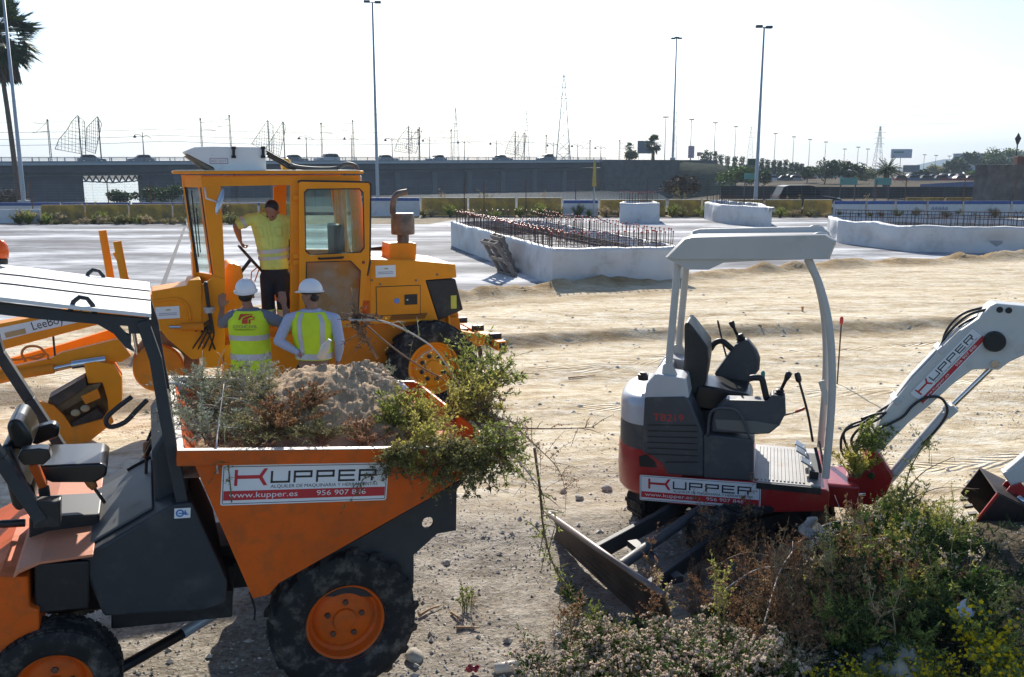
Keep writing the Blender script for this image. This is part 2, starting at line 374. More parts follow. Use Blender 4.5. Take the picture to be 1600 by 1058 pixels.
# ---------------------------------------------------------------- concrete slab sheet
def build_slab():
    m = bpy.data.materials.new('lean_concrete'); m.use_nodes = True; nt = m.node_tree; N = nt.nodes; b = N['Principled BSDF']
    tc = N.new('ShaderNodeTexCoord')
    def nz(s, scale, det=7, rg=.65):
        q = N.new('ShaderNodeMapping'); q.inputs['Scale'].default_value = s; q.inputs['Rotation'].default_value = (0, 0, .16); lk(nt, tc.outputs['Object'], q.inputs[0])
        n = N.new('ShaderNodeTexNoise'); n.inputs['Scale'].default_value = scale; n.inputs['Detail'].default_value = det; n.inputs['Roughness'].default_value = rg; lk(nt, q.outputs[0], n.inputs['Vector']); return n.outputs[0]
    a = nz((.25, .8, 1), .5); c = nz((1, 2.5, 1), 1.3); r = N.new('ShaderNodeValToRGB'); lk(nt, a, r.inputs[0])
    e = r.color_ramp.elements; e[0].position = .40; e[0].color = (.17, .17, .18, 1); e[1].position = .60; e[1].color = (.66, .66, .665, 1); e.new(.49).color = (.30, .30, .315, 1)
    mx = N.new('ShaderNodeMix'); mx.data_type = 'RGBA'; mx.blend_type = 'MULTIPLY'; mx.inputs[0].default_value = .9; lk(nt, r.outputs[0], mx.inputs[6])
    r2 = N.new('ShaderNodeValToRGB'); lk(nt, c, r2.inputs[0]); r2.color_ramp.elements[0].position = .3; r2.color_ramp.elements[0].color = (.5, .5, .5, 1); r2.color_ramp.elements[1].position = .62; r2.color_ramp.elements[1].color = (1, 1, 1, 1)
    lk(nt, r2.outputs[0], mx.inputs[7]); lk(nt, mx.outputs[2], b.inputs['Base Color']); b.inputs['Roughness'].default_value = .85; b.inputs['Specular IOR Level'].default_value = .12
    bp = N.new('ShaderNodeBump'); bp.inputs['Strength'].default_value = .5; bp.inputs['Distance'].default_value = .05; lk(nt, c, bp.inputs['Height']); lk(nt, bp.outputs[0], b.inputs['Normal'])
    mb = MB(); xs = [-42+i*1.5 for i in range(56)]
    rows = []
    def ey(x):
        for a, b_ in zip(EDGE, EDGE[1:]):
            if a[0] <= x <= b_[0]: return a[1]+(b_[1]-a[1])*(x-a[0])/(b_[0]-a[0])
        return EDGE[0][1] if x < EDGE[0][0] else EDGE[-1][1]+(x-EDGE[-1][0])*.25
    n = 14
    for j in range(n):
        rows.append([(x, (ey(x)-.25)+((49 if x < -4 else 55)-ey(x)+.25)*(j/(n-1)), .02) for x in xs])
    vs = [p for r_ in rows for p in r_]; k = len(xs); mb.add(vs, [(j*k+i, j*k+i+1, (j+1)*k+i+1, (j+1)*k+i) for j in range(n-1) for i in range(k-1)])
    o = mb.build('concrete_pavement', m); tag(o, kind='structure')
    # joints and darker patches cut across the slab
    jm = mat('joint_dark', (.07, .07, .075), .9)
    mb = MB()
    for (u0, v0, u1, v1) in ((245, 470, 277, 385), (277, 385, 290, 352), (560, 352, 700, 352), (40, 360, 200, 356)):
        a, c = G(u0, v0, .026), G(u1, v1, .026); d = (c-a).normalized(); s = Vector((-d.y, d.x, 0))*.06
        mb.add([a-s, a+s, c+s, c-s], [(0, 1, 2, 3)])
    o = mb.build('pavement_joint', jm); tag(o, kind='structure')
build_slab()
# road behind the barriers
mb = MB(); mb.loft([[(-160, 57.8, z), (160, 61.5, z), (160, 70.5, z), (-160, 66.5, z)] for z in (-.1, .17)])
tag(mb.build('road', mat('asphalt', (.06, .06, .062), .95, spec=.06, bump=.02, bscale=30)), kind='structure')
# river
wm = mat('river_water', (.05, .07, .08), .12, var=.05, bump=.02, bscale=1.2)
mb = MB(); mb.add([(-900, 84, -2.4), (18, 84, -2.4), (60, 420, -2.4), (-900, 420, -2.4)], [(0, 1, 2, 3)])
tag(mb.build('river', wm), kind='structure')
# far hill
mb = MB(); vs = []; n = 60
for i in range(n+1):
    u = 1395+i*6.0; p = PY(u, 262, 2400); hgt = 24*math.exp(-((u-1490)/34)**2)+12*math.exp(-((u-1640)/70)**2)+2+3*fbm(u, 0, .05, 3); vs += [(p.x, 2400, -3), (p.x, 2430, hgt), (p.x, 2700, -3)]
mb.add(vs, [(3*i+k, 3*i+3+k, 3*i+4+k, 3*i+1+k) for i in range(n) for k in (0, 1)])
tag(mb.build('hills', mat('hill_scrub', (.08, .10, .08), 1, spec=.03), smooth=True), kind='structure')

# ================================================================ bridge
BA, BB = Vector((-105.0, 136.0)), Vector((23.5, 230.0))
def bridge_pt(u, off=0.0):
    "point on the bridge line seen in column u (off metres farther away, across the deck)"
    d = (BB-BA).normalized(); nrm = Vector((-d.y, d.x)); A = BA+nrm*off; k = (u-800)/F_PX*.985
    s = (k*A.y-A.x)/(d.x-k*d.y); p = A+d*s; return p, s
def bridge_z(s): return 3.95+1.15*s/160.0
concrete_dk = mat('shaded_bridge_concrete', (.065, .07, .08), .9, var=.25, scale=.3, dirt=.4, dcol=(.05, .05, .055), dscale=.4)  # shade and haze on the side facing the camera put into this dark colour
steel_gr = mat('galvanised', (.30, .31, .32), .5, .6, var=.1)
dark_steel = mat('dark_steel', (.06, .062, .07), .6, .3)
def bridge():
    root = empty('road_bridge', (BA.x, BA.y, 0), 0, 'long dark road bridge crossing the river behind the whole site', 'bridge')
    d = (BB-BA).normalized(); nr = Vector((-d.y, d.x)); off = Vector((BA.x, BA.y, 0))
    L = (BB-BA).length; s0, s1 = -60, L
    def P(s, o, z): return Vector((BA.x+d.x*s+nr.x*o, BA.y+d.y*s+nr.y*o, z))
    def slab(name, o0, o1, dz0, dz1, m, sa=s0, sb=s1):
        b = MB(); b.loft([[P(s, o, bridge_z(s)+dz) for o, dz in ((o0, dz0), (o1, dz0), (o1, dz1), (o0, dz1))] for s in (sa, sb)]); return b.build(name, m, root, off=off)
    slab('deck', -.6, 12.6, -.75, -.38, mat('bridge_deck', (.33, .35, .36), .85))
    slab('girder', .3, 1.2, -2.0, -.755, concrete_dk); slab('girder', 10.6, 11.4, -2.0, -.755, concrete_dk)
    slab('lower_deck', 1.5, 9, -2.6, -2.05, mat('lower_deck', (.10, .11, .12), .9))
    slab('parapet', -.5, -.25, -.376, -.05, mat('parapet_metal', (.20, .23, .25), .6, .3))
    b = MB()
    for dz in (.12, .32, .5): b.bar(P(s0, -.4, bridge_z(s0)+dz), P(s1, -.4, bridge_z(s1)+dz), .09, .07)
    s = s0
    while s < s1: b.bar(P(s, -.4, bridge_z(s)-.3), P(s, -.4, bridge_z(s)+.52), .14); s += 2.5
    b.build('railing', mat('rail_metal', (.22, .25, .27), .5, .4), root, off=off)
    b = MB(); s = s0
    while s < s1: b.bar(P(s, 12.3, bridge_z(s)-.4), P(s, 12.3, bridge_z(s)+.75), .12); s += 3
    b.bar(P(s0, 12.3, bridge_z(s0)+.7), P(s1, 12.3, bridge_z(s1)+.7), .08); b.build('railing', MATS['rail_metal'], root, off=off)
    # abutment walls below, with an opening over bright water
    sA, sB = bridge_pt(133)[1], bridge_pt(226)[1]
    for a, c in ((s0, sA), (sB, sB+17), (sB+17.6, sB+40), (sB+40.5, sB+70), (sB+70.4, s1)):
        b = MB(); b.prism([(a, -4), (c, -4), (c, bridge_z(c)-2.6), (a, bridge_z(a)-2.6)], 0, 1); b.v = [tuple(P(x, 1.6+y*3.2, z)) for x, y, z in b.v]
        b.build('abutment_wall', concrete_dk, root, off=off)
    for q in [sB+6+i*9.3 for i in range(11)]:
        b = MB(); b.loft([[P(q+a, o, z) for a, o in ((-.6, 1.0), (.6, 1.0), (.6, 1.55), (-.6, 1.55))] for z in (-4, bridge_z(q)-2.65)]); b.build('pier', mat('pier_concrete', (.10, .105, .115), .9, var=.2), root, off=off)
    b = MB(); n = 9
    for i in range(n):
        a = sA+(sB-sA)*i/n; c = sA+(sB-sA)*(i+1)/n; zt = bridge_z(a)-2.65; zb = zt-1.25+.25*abs(i-4)*.3
        b.bar(P(a, 2, zt), P((a+c)/2, 2, zb), .22); b.bar(P((a+c)/2, 2, zb), P(c, 2, zt), .22); b.bar(P(a, 2, zb+.02), P(c, 2, zb+.02), .2)
    b.build('truss', dark_steel, root, off=off)
bridge()
def wall_thing(name, pts, z0, z1, th, m, label, cat, **k):
    mb = MB(); P = [Vector((p[0], p[1], 0)) for p in pts]; rings = []
    for i, p in enumerate(P):
        d = (P[min(i+1, len(P)-1)]-P[max(0, i-1)]).normalized(); nr = Vector((-d.y, d.x, 0))*th; za = z1[i] if isinstance(z1, (list, tuple)) else z1
        rings.append([p+V(0, 0, z0), p+nr+V(0, 0, z0), p+nr+V(0, 0, za), p+V(0, 0, za)])
    mb.loft(rings); o = mb.build(name, m, off=(P[0].x, P[0].y, 0)); return tag(o, label, cat, **k)
# embankment at the bridge end and slope of scrub that falls to the right
def zat(v, Y): return PY(800, v, Y).z
pE = [PY(u, 262, Y) for u, Y in ((938, 228), (946, 222), (1062, 205))]
wall_thing('retaining_wall', [(p.x, p.y) for p in pE], -4, [zat(252, 228), zat(249.5, 222), zat(250, 205)], 14, mat('embankment_stone', (.075, .08, .08), .95, var=.3, scale=.8, bump=.05), 'high dark stone abutment at the right end of the road bridge', 'wall')
mb = MB(); vs = []; us = [1062, 1080, 1100, 1115, 1127, 1135, 1142, 1150]; tv = [252, 254, 255.5, 256, 257, 262, 270, 277]
for u, t in zip(us, tv):
    a = PY(u, 262, 150); c = PY(u, 262, 205); z = PY(u, t, 205).z; a = a*.25+c*.75; vs += [(a.x, a.y, -3.7), ((a.x+c.x)/2, (a.y+c.y)/2, z*.55-.6), (c.x, c.y, z), (c.x, c.y+30, z-.2), (c.x, c.y+60, -3.7)]
mb.add(vs, [(5*i+k, 5*i+5+k, 5*i+6+k, 5*i+1+k) for i in range(len(us)-1) for k in range(4)])
tag(mb.build('embankment', mat('scrub_slope', (.03, .038, .025), 1, spec=.03, var=.5, scale=.5, bump=.1, bscale=2), smooth=True), kind='structure')

# ================================================================ poles, masts, pylons
grey_pole = mat('pole_grey', (.36, .38, .41), .5, .3, var=.1)
def hi_mast(u0, v0, v1, Y, r, label, heads=4):
    b = PY(u0, v0, Y); zt = None
    base = V(b.x, Y, min(b.z, 5) if Y > 150 else 0.0)
    d = CAMH; top = PY(u0, v1, Y).z
    root = empty('lighting_mast', base, 0, label, 'lamp post', 'tall lighting masts behind the site')
    h = top-base.z; mb = MB(); mb.tube([(0, 0, 0), (0, 0, .5), (0, 0, h)], [r*1.25, r, r*.5], 10); mb.build('pole', grey_pole, root, smooth=True)
    mb = MB(); mb.box((0, 0, .25), (r*4, r*4, .5)); mb.build('base', mat('mast_base', (.4, .4, .4), .8), root, bevel=.02)
    for i in range(heads):
        a = 2*pi*i/heads+.4; c = V(cos(a)*r*3.2, sin(a)*r*3.2, h+.05); mb = MB(); mb.box(c, (r*3.4, r*2.2, r*1.3)); mb.bar((0, 0, h), c, r*.5); mb.build('lamp_head', dark_steel, root, bevel=.02)
hi_mast(590, 300, 4, 75, .14, 'tall grey lighting mast rising behind the wheeled machine exhaust', 2)
hi_mast(1181, 300, 43, 74, .15, 'tall grey lighting mast behind the pale footing near the black car', 2)
hi_mast(1051, 250, 60, 204, .26, 'slender lighting mast standing on the stone bridge abutment', 3)
hi_mast(36, 300, -60, 72, .17, 'leftmost tall grey lighting mast beside the tall palm', 2)
def street_lamp(u, v, label, Y=None, mast=False):
    (p, s) = bridge_pt(u, -.1 if not mast else 11.8)
    zt = PY(u, v, p.y).z; z0 = bridge_z(s)-.36
    if mast:
        root = empty('catenary_mast', (p.x, p.y, z0), 0, label, 'rail mast', 'catenary masts along the bridge'); h = zt-z0; mb = MB()
        for sx in (-.16, .16): mb.bar((sx, 0, 0), (sx*.6, 0, h), .09)
        k = 0.0
        while k < h-.5: mb.bar((-.15, 0, k), (.15, 0, k+.45), .05); mb.bar((.15, 0, k+.45), (-.15, 0, k+.9), .05); k += .9
        mb.build('pole', dark_steel, root); mb = MB(); sg = 1 if len(label) % 2 else -1
        mb.bar((0, 0, h-.7), (sg*2.6, 0, h-.45), .07); mb.bar((0, 0, h-1.9), (sg*2.9, 0, h-2.2), .08); mb.bar((0, 0, h-.2), (sg*2.2, 0, h-2.1), .05); mb.ball((0, 0, h), .22, 6, 4)
        mb.build('bracket', dark_steel, root)
    else:
        root = empty('street_lamp', (p.x, p.y, z0), 0, label, 'lamp post', 'street lamps along the bridge'); h = zt-z0; mb = MB()
        mb.tube([(0, 0, 0), (0, 0, h+.4)], [.11, .06], 6); mb.build('pole', dark_steel, root); mb = MB()
        mb.tube(bez([(0, 0, h-.5), (-.7, 0, h), (-1.4, 0, h-.1)], 4), .05, 5); mb.tube(bez([(0, 0, h-.5), (.7, 0, h-.2), (1.5, 0, h-.7)], 4), .045, 5); mb.build('arm', dark_steel, root)
        mb = MB(); mb.lathe([(.05, h-.1), (.35, h-.5), (.1, h-.62)], (-1.4, 0, 0), n=8); mb.build('lamp_head', dark_steel, root)
for i, (u, v) in enumerate(((228, 210), (481, 213), (551, 214), (614, 216), (672, 217), (726, 220), (776, 222), (864, 225), (902, 226), (938, 229))):
    street_lamp(u, v, 'thin curved-arm street lamp on the bridge, %s from the left' % ORD[i])
for i, (u, v) in enumerate(((83, 188), (319, 186), (364, 181), (505, 193), (554, 189), (655, 203), (706, 203), (853, 212), (888, 228), (921, 220), (967, 220))):
    street_lamp(u, v, 'lattice catenary mast on the bridge, %s from the left' % ORD[i], mast=True)
def pylon(u, vt, Y, wb, label, arms=3, base_z=0):
    p = PY(u, 262, Y); zt = PY(u, vt, Y).z; h = zt-base_z
    root = empty('power_pylon', (p.x, p.y, base_z), R.uniform(-.3, .3), label, 'pylon', 'distant electricity pylons'); mb = MB(); n = 9; t = wb*.028
    def c(i): 
        k = i/n; w_ = wb*(1-k)**1.15*.5+wb*.05; return [V(sx*w_, sy*w_, h*k) for sx, sy in ((-1, -1), (1, -1), (1, 1), (-1, 1))]
    for i in range(n):
        a, b = c(i), c(i+1)
        for k in range(4): mb.bar(a[k], b[k], t); mb.bar(a[k], b[(k+1) % 4], t*.6); mb.bar(a[(k+1) % 4], b[k], t*.6)
    mb.build('lattice_mast', grey_pole, root)
    for k in range(arms):
        z = h*(.98-.11*k); L = wb*(.55+.12*(k == 1)); mb = MB(); mb.bar((-L, 0, z), (L, 0, z), t*.9); mb.bar((-L, 0, z), (0, 0, z+h*.035), t*.6); mb.bar((L, 0, z), (0, 0, z+h*.035), t*.6)
        mb.bar((-L, 0, z), (-L, 0, z-h*.02), t*.8); mb.bar((L, 0, z), (L, 0, z-h*.02), t*.8); mb.build('crossarm', grey_pole, root)
pylon(880, 116, 420, 7.0, 'largest lattice pylon, tall and centred above the bridge')
pylon(713, 168, 480, 3.6, 'thin lattice pylon above the bridge, left of the largest one')
pylon(823, 172, 460, 3.0, 'thin lattice pylon just left of the largest one')
pylon(1171, 198, 620, 5.5, 'faint narrow pylon beside the mast near the black car')
pylon(1371, 197, 330, 3.2, 'lattice pylon rising behind the squat palm on the right', 4)
pylon(1054, 174, 500, 2.2, 'narrow pylon almost hidden behind the mast on the abutment', 2)
for i, (u, v, Y) in enumerate(((1038, 183, 240), (1078, 187, 270), (1115, 192, 290), (1147, 198, 310), (1209, 209, 330), (1238, 214, 340), (1263, 218, 350), (1288, 222, 360), (1318, 233, 370), (1339, 230, 370), (1354, 233, 380), (1443, 242, 400), (1461, 243, 400), (1482, 244, 410))):
    p = PY(u, 262, Y); zt = PY(u, v, Y).z
    root = empty('car_park_lamp', (p.x, p.y, 0), 0, 'faint thin lamp column over the car park, %s from the left' % ORD[i], 'lamp post', 'faint lamp columns above the car park')
    mb = MB(); mb.tube([(0, 0, 0), (0, 0, zt)], [.14, .09], 5); mb.build('pole', grey_pole, root)
    mb = MB(); mb.box((0, 0, zt), (1.5, .4, .3)); mb.build('lamp_head', dark_steel, root)
# overhead wires
for i, (z, Y, sag) in enumerate(((24.5, 300, 1.5), (21.5, 300, 1.6), (18.5, 300, 1.5), (10.8, 190, .7), (9.6, 190, .8), (8.5, 190, .8))):
    mb = MB(); xs = [-240+i2*20 for i2 in range(21)] if i < 3 else [-130+i2*9 for i2 in range(16)]
    mb.tube([(x, Y+x*.18, z+x*.006-sag*(1-((k % 7)/3.5-1)**2)) for k, x in enumerate(xs)], .035, 4)
    tag(mb.build('overhead_wire', mat('wire', (.2, .2, .22), .6)), 'thin sagging power wire above the bridge, %s from the top' % ORD[i], 'wire', 'overhead wires above the bridge')
# wire-mesh sail sculptures
def sail(u0, v0, polys, Y, label):
    p, s = bridge_pt(u0, 12.5); root = empty('mesh_sail_sculpture', (p.x, p.y, bridge_z(s)-.4), 0, label, 'sculpture', 'wire mesh sails beside the bridge'); base = Vector(root.location); Yp = p.y
    for pi_, pts in enumerate(polys):
        P = [(PY(u, v, Yp+pi_*.5)-base) for u, v in pts]; y = pi_*.5; mb = MB()
        for a, b in zip(P, P[1:]+P[:1]): mb.bar((a.x, y, a.z), (b.x, y, b.z), .09)
        x0, x1 = min(q.x for q in P), max(q.x for q in P); z0, z1 = min(q.z for q in P), max(q.z for q in P); n = 9
        sl = (P[1].z-P[0].z)/max(.1, (P[1].x-P[0].x))*.12
        def cut(fn, lo, hi):   # clip a straight line to polygon
            pts_ = []
            for a, b in zip(P, P[1:]+P[:1]):
                fa, fb = fn(a), fn(b)
                if (fa > 0) != (fb > 0): t = fa/(fa-fb); pts_.append(a+(b-a)*t)
            pts_.sort(key=lambda q: (q.x, q.z))
            for k in range(0, len(pts_)-1, 2): mb.bar((pts_[k].x, y, pts_[k].z), (pts_[k+1].x, y, pts_[k+1].z), .05)
        k = z0-3
        while k < z1+3: cut(lambda q, k=k: q.z-k+(q.x)*.25, 0, 0); k += (z1-z0)/11
        k = x0-3
        while k < x1+3: cut(lambda q, k=k: q.x-k-(q.z)*.10, 0, 0); k += (x1-x0)/9
        mb.build('mesh_panel', dark_steel, root)
    mb = MB()
    for pts in polys:
        q = PY(pts[0][0], pts[0][1], Yp)-base; mb.tube([(q.x, .2, 0), (q.x, .2, q.z)], .12, 5)
    mb.build('post', dark_steel, root)
sail(125, 240, [[(121, 180), (132, 190), (134, 244), (125, 240), (86, 233), (92, 218), (104, 204), (112, 190)], [(152, 182), (159, 193), (149, 240), (134, 235), (135, 200)]], 0, 'large wire mesh sail pair at far left beyond the bridge')
sail(420, 240, [[(418, 188), (427, 197), (427, 240), (393, 225)], [(442, 190), (447, 198), (437, 245), (415, 232)]], 0, 'wire mesh sail pair beyond the bridge above the white cab unit')
sail(640, 240, [[(638, 197), (643, 203), (644, 240), (616, 236), (622, 218)], [(655, 198), (659, 205), (650, 240), (633, 231)]], 0, 'wire mesh sail pair beyond the bridge right of the tall mast')
sail(805, 240, [[(805, 205), (810, 210), (810, 243), (789, 240), (793, 226)], [(819, 207), (823, 213), (816, 245), (803, 238)]], 0, 'smallest wire mesh sail pair beyond the bridge near the thin pylons')

# ================================================================ vehicles in the distance
car_glass = mat('car_glass', (.012, .014, .016), .4, var=.02, spec=.2)
tyre_m = mat('tyre_rubber', (.025, .025, .026), .85, var=.25, scale=12, bump=.03, dirt=.35, dcol=(.16, .14, .11), dscale=7)
hub_m = mat('alloy', (.45, .46, .48), .35, .8)
def make_car(name, col, suv=False, L=4.3, detail=True, label=None, group=None, cat='car'):
    H = 1.68 if suv else 1.42; W = 1.78; root = empty(name, (0, 0, 0), 0, label, cat, group)
    pm = mat('car_paint_%02d%02d%02d' % tuple(int(c*99) for c in col), col, .4, .0, coat=.1, spec=.25, var=.04)
    hz = H*.56; a = L/2
    def body(w, prof, nm, m):
        mb = MB(); ys = (-w, -w*.93, w*.93, w)
        rings = [[V(x, y, z if abs(y) < w else min(z, z*.97+.01)) for x, z in prof] for y in ys]
        mb.loft(rings); return mb.build(nm, m, root, smooth=True, auto=35)
    prof = [(-a, .35), (-a*.99, hz*.75), (-a*.97, hz*1.02), (-a*.2, hz*1.08), (a*.38, hz*1.05), (a*.72, hz*.95), (a*.95, hz*.8), (a, .55), (a*.98, .3), (a*.5, .22), (-a*.5, .22)]
    body(W/2, prof, 'body', pm)
    rb = -.94 if suv else -.78
    mb = MB(); top = [(rb*a, H*.60), ((rb+.12)*a, H*.93), ((rb+.3)*a, H), (-.05*a, H), (.14*a, H*.95), (.42*a, H*.58)]
    rings = []
    for y, k in ((-W*.47, 0), (-W*.39, 1), (W*.39, 1), (W*.47, 0)):
        rings.append([V(x, y, z) if k else V(x, y, min(z, H*.62)) for x, z in top])
    mb.loft(rings); mb.build('cabin_glass', car_glass, root, smooth=True, auto=35)
    mb = MB(); mb.loft([[V(x, y, z+.012) for x, z in (((rb+.12)*a, H*.95), ((rb+.3)*a, H), (-.05*a, H), (.14*a, H*.955), (.1*a, H*.9), ((rb+.2)*a, H*.9))] for y in (-W*.40, W*.40)]); mb.build('roof', pm, root)
    if detail:
        for sx in (-.62, .62):
            for sy in (-1, 1):
                mb = MB(); mb.lathe([(.12, -.1), (.31, -.1), (.33, -.06), (.33, .06), (.31, .1), (.12, .1)], (sx*a, sy*(W/2-.09), .33), 'y', 18); wv = mb.build('wheel', tyre_m, root, smooth=True, auto=40)
                mb = MB(); mb.lathe([(.02, -.11), (.2, -.105), (.2, .105), (.02, .11)], (sx*a, sy*(W/2-.09), .33), 'y', 12); mb.build('rim', hub_m, wv)
        for sy in (-1, 1):
            mb = MB(); mb.ball((a*.9, sy*W*.36, hz*.82), (.16, .16, .08), 8, 5); mb.build('headlight', mat('lamp_glass', (.6, .6, .6), .1), root)
            mb = MB(); mb.ball((-a*.96, sy*W*.42, hz*.98), (.06, .1, .17), 8, 5); mb.build('tail_light', mat('tail_red', (.3, .02, .02), .2), root)
            for x0 in (-.45, .02, ): mb = MB(); mb.bar((x0*a, sy*W*.445, H*.6), (x0*a+.03, sy*W*.40, H*.95), .07, .05); mb.build('door_pillar', pm, root)
            mb = MB(); mb.ball((.3*a, sy*(W/2+.08), H*.64), (.07, .09, .07), 7, 5); mb.build('mirror', pm, root)
    return root
suv = make_car('black_car', (.02, .02, .025), True, 4.5, True, 'black tall car driving right behind the yellow barrier', None)
p = PY(1262, 262, 62.5); suv.location = (p.x, 62.5, .18); suv.rotation_euler = (0, 0, radians(4))
cols = [(.10, .11, .13), (.16, .17, .19), (.07, .075, .09), (.45, .46, .48), (.2, .2, .2), (.12, .15, .2), (.09, .1, .11), (.14, .15, .18)]
names = ['dark estate car on the bridge below the large mesh sails', 'grey hatchback on the bridge at the left, right of the mesh sails', 'dark car on the bridge just right of the white cab unit', 'white van-sized car on the bridge behind the cab roof', 'dark car on the bridge just left of the tall mast base', 'blue-grey car on the bridge right of the tall mast', 'dark car on the bridge near the smallest mesh sails', 'grey tall car rightmost on the bridge']
for i, u in enumerate((146, 222, 464, 512, 606, 682, 785, 852)):
    c = make_car('parked_car' if 0 else 'bridge_car', cols[i], i in (3, 7), 4.6 if i != 3 else 5.2, True, names[i], 'cars crossing the bridge')
    p, s = bridge_pt(u, 2.4); c.location = (p.x, p.y, bridge_z(s)-.37); c.rotation_euler = (0, 0, atan2((BB-BA).y, (BB-BA).x)+(pi if i % 2 else 0)); 
protos = [make_car('parked_car', q, False, 4.3, False, 'x', 'cars in the distant car park') for q in ((.5, .51, .52), (.06, .065, .08), (.3, .31, .33), (.2, .03, .03), (.08, .12, .2))]
pk = 0
spots = [(u, Y) for Y, us in ((205, range(1205, 1262, 19)), (205, range(1412, 1566, 21)), (232, range(1146, 1268, 17)), (232, range(1408, 1570, 18)), (262, range(1144, 1300, 19)), (285, range(1186, 1290, 17)), (300, range(1432, 1575, 13)), (262, range(1310, 1600, 16))) for u in us]
spots = [(u+R.uniform(-3, 3), Y) for u, Y in spots if not (1360 < u < 1410)]
colw = ['pale silver', 'black', 'mid grey', 'dark red', 'dark blue']
for i, (u, Y) in enumerate(spots):
    k = i if i < 5 else R.randrange(5); c = protos[i] if i < 5 else copy_tree(protos[k])
    p = PY(u, 262, Y); c.location = (p.x, p.y, -.05 if Y < 290 else .4); c.rotation_euler = (0, 0, R.choice((0, pi))+R.uniform(-.2, .2))
    row = {205: 'nearest', 232: 'second', 262: 'third', 285: 'fourth', 300: 'farthest'}[Y]; big = ORD+['twenty-'+o for o in ORD]
    rank = sum(1 for q in spots if q[1] == Y and q[0] < u)
    c['label'] = 'tiny %s car, %s from the left in the %s car park row' % (colw[k], big[rank], row); c['group'] = 'cars in the distant car park'
# low terrace under the farther cars
mb = MB(); a = PY(1420, 262, 292); b = PY(1640, 262, 292); mb.add([(a.x, a.y, .36), (b.x, b.y, .36), (b.x*1.3, 400, .36), (a.x*1.3, 400, .36)], [(0, 1, 2, 3)]); tag(mb.build('car_park_surface', mat('parking_asphalt', (.06, .06, .06), 1, spec=.03)), kind='structure')
# ================================================================ site dumper
orange = mat('orange_paint', (.66, .105, .006), .5, var=.20, scale=1.5, bump=.015, bscale=14, dirt=.5, dcol=(.36, .10, .025), dscale=7, spec=.25)
orange_lit = mat('sunlit_orange_deck', (.60, .21, .10), .6, var=.15, dirt=.4, dcol=(.35, .2, .13), dscale=6)  # pinkish sunlit tone of the deck painted into its base colour
charcoal = mat('charcoal_paint', (.024, .027, .030), .6, var=.2, bump=.01, bscale=30, dirt=.3, dcol=(.10, .09, .08), dscale=4)
blk = mat('black_plastic', (.010, .010, .011), .5, var=.2, dirt=.2, dcol=(.1, .09, .075))
vinyl = mat('black_vinyl', (.008, .008, .009), .3, coat=.0, var=.1, bump=.01, bscale=60)
rust = mat('rusty_iron', (.10, .05, .03), .85, var=.5, scale=8, bump=.05)
chrome = mat('chrome_rod', (.6, .6, .6), .15, 1)
whitep = mat('white_roof_paint', (.72, .71, .68), .5, var=.05, dirt=.15, dcol=(.4, .37, .32), dscale=3)
hose = mat('hose_rubber', (.015, .015, .016), .45)
rubber = mat('muddy_rubber', (.022, .021, .020), .85, var=.3, scale=9, bump=.05, bscale=35, dirt=.42, dcol=(.20, .17, .135), dscale=9, spec=.3)
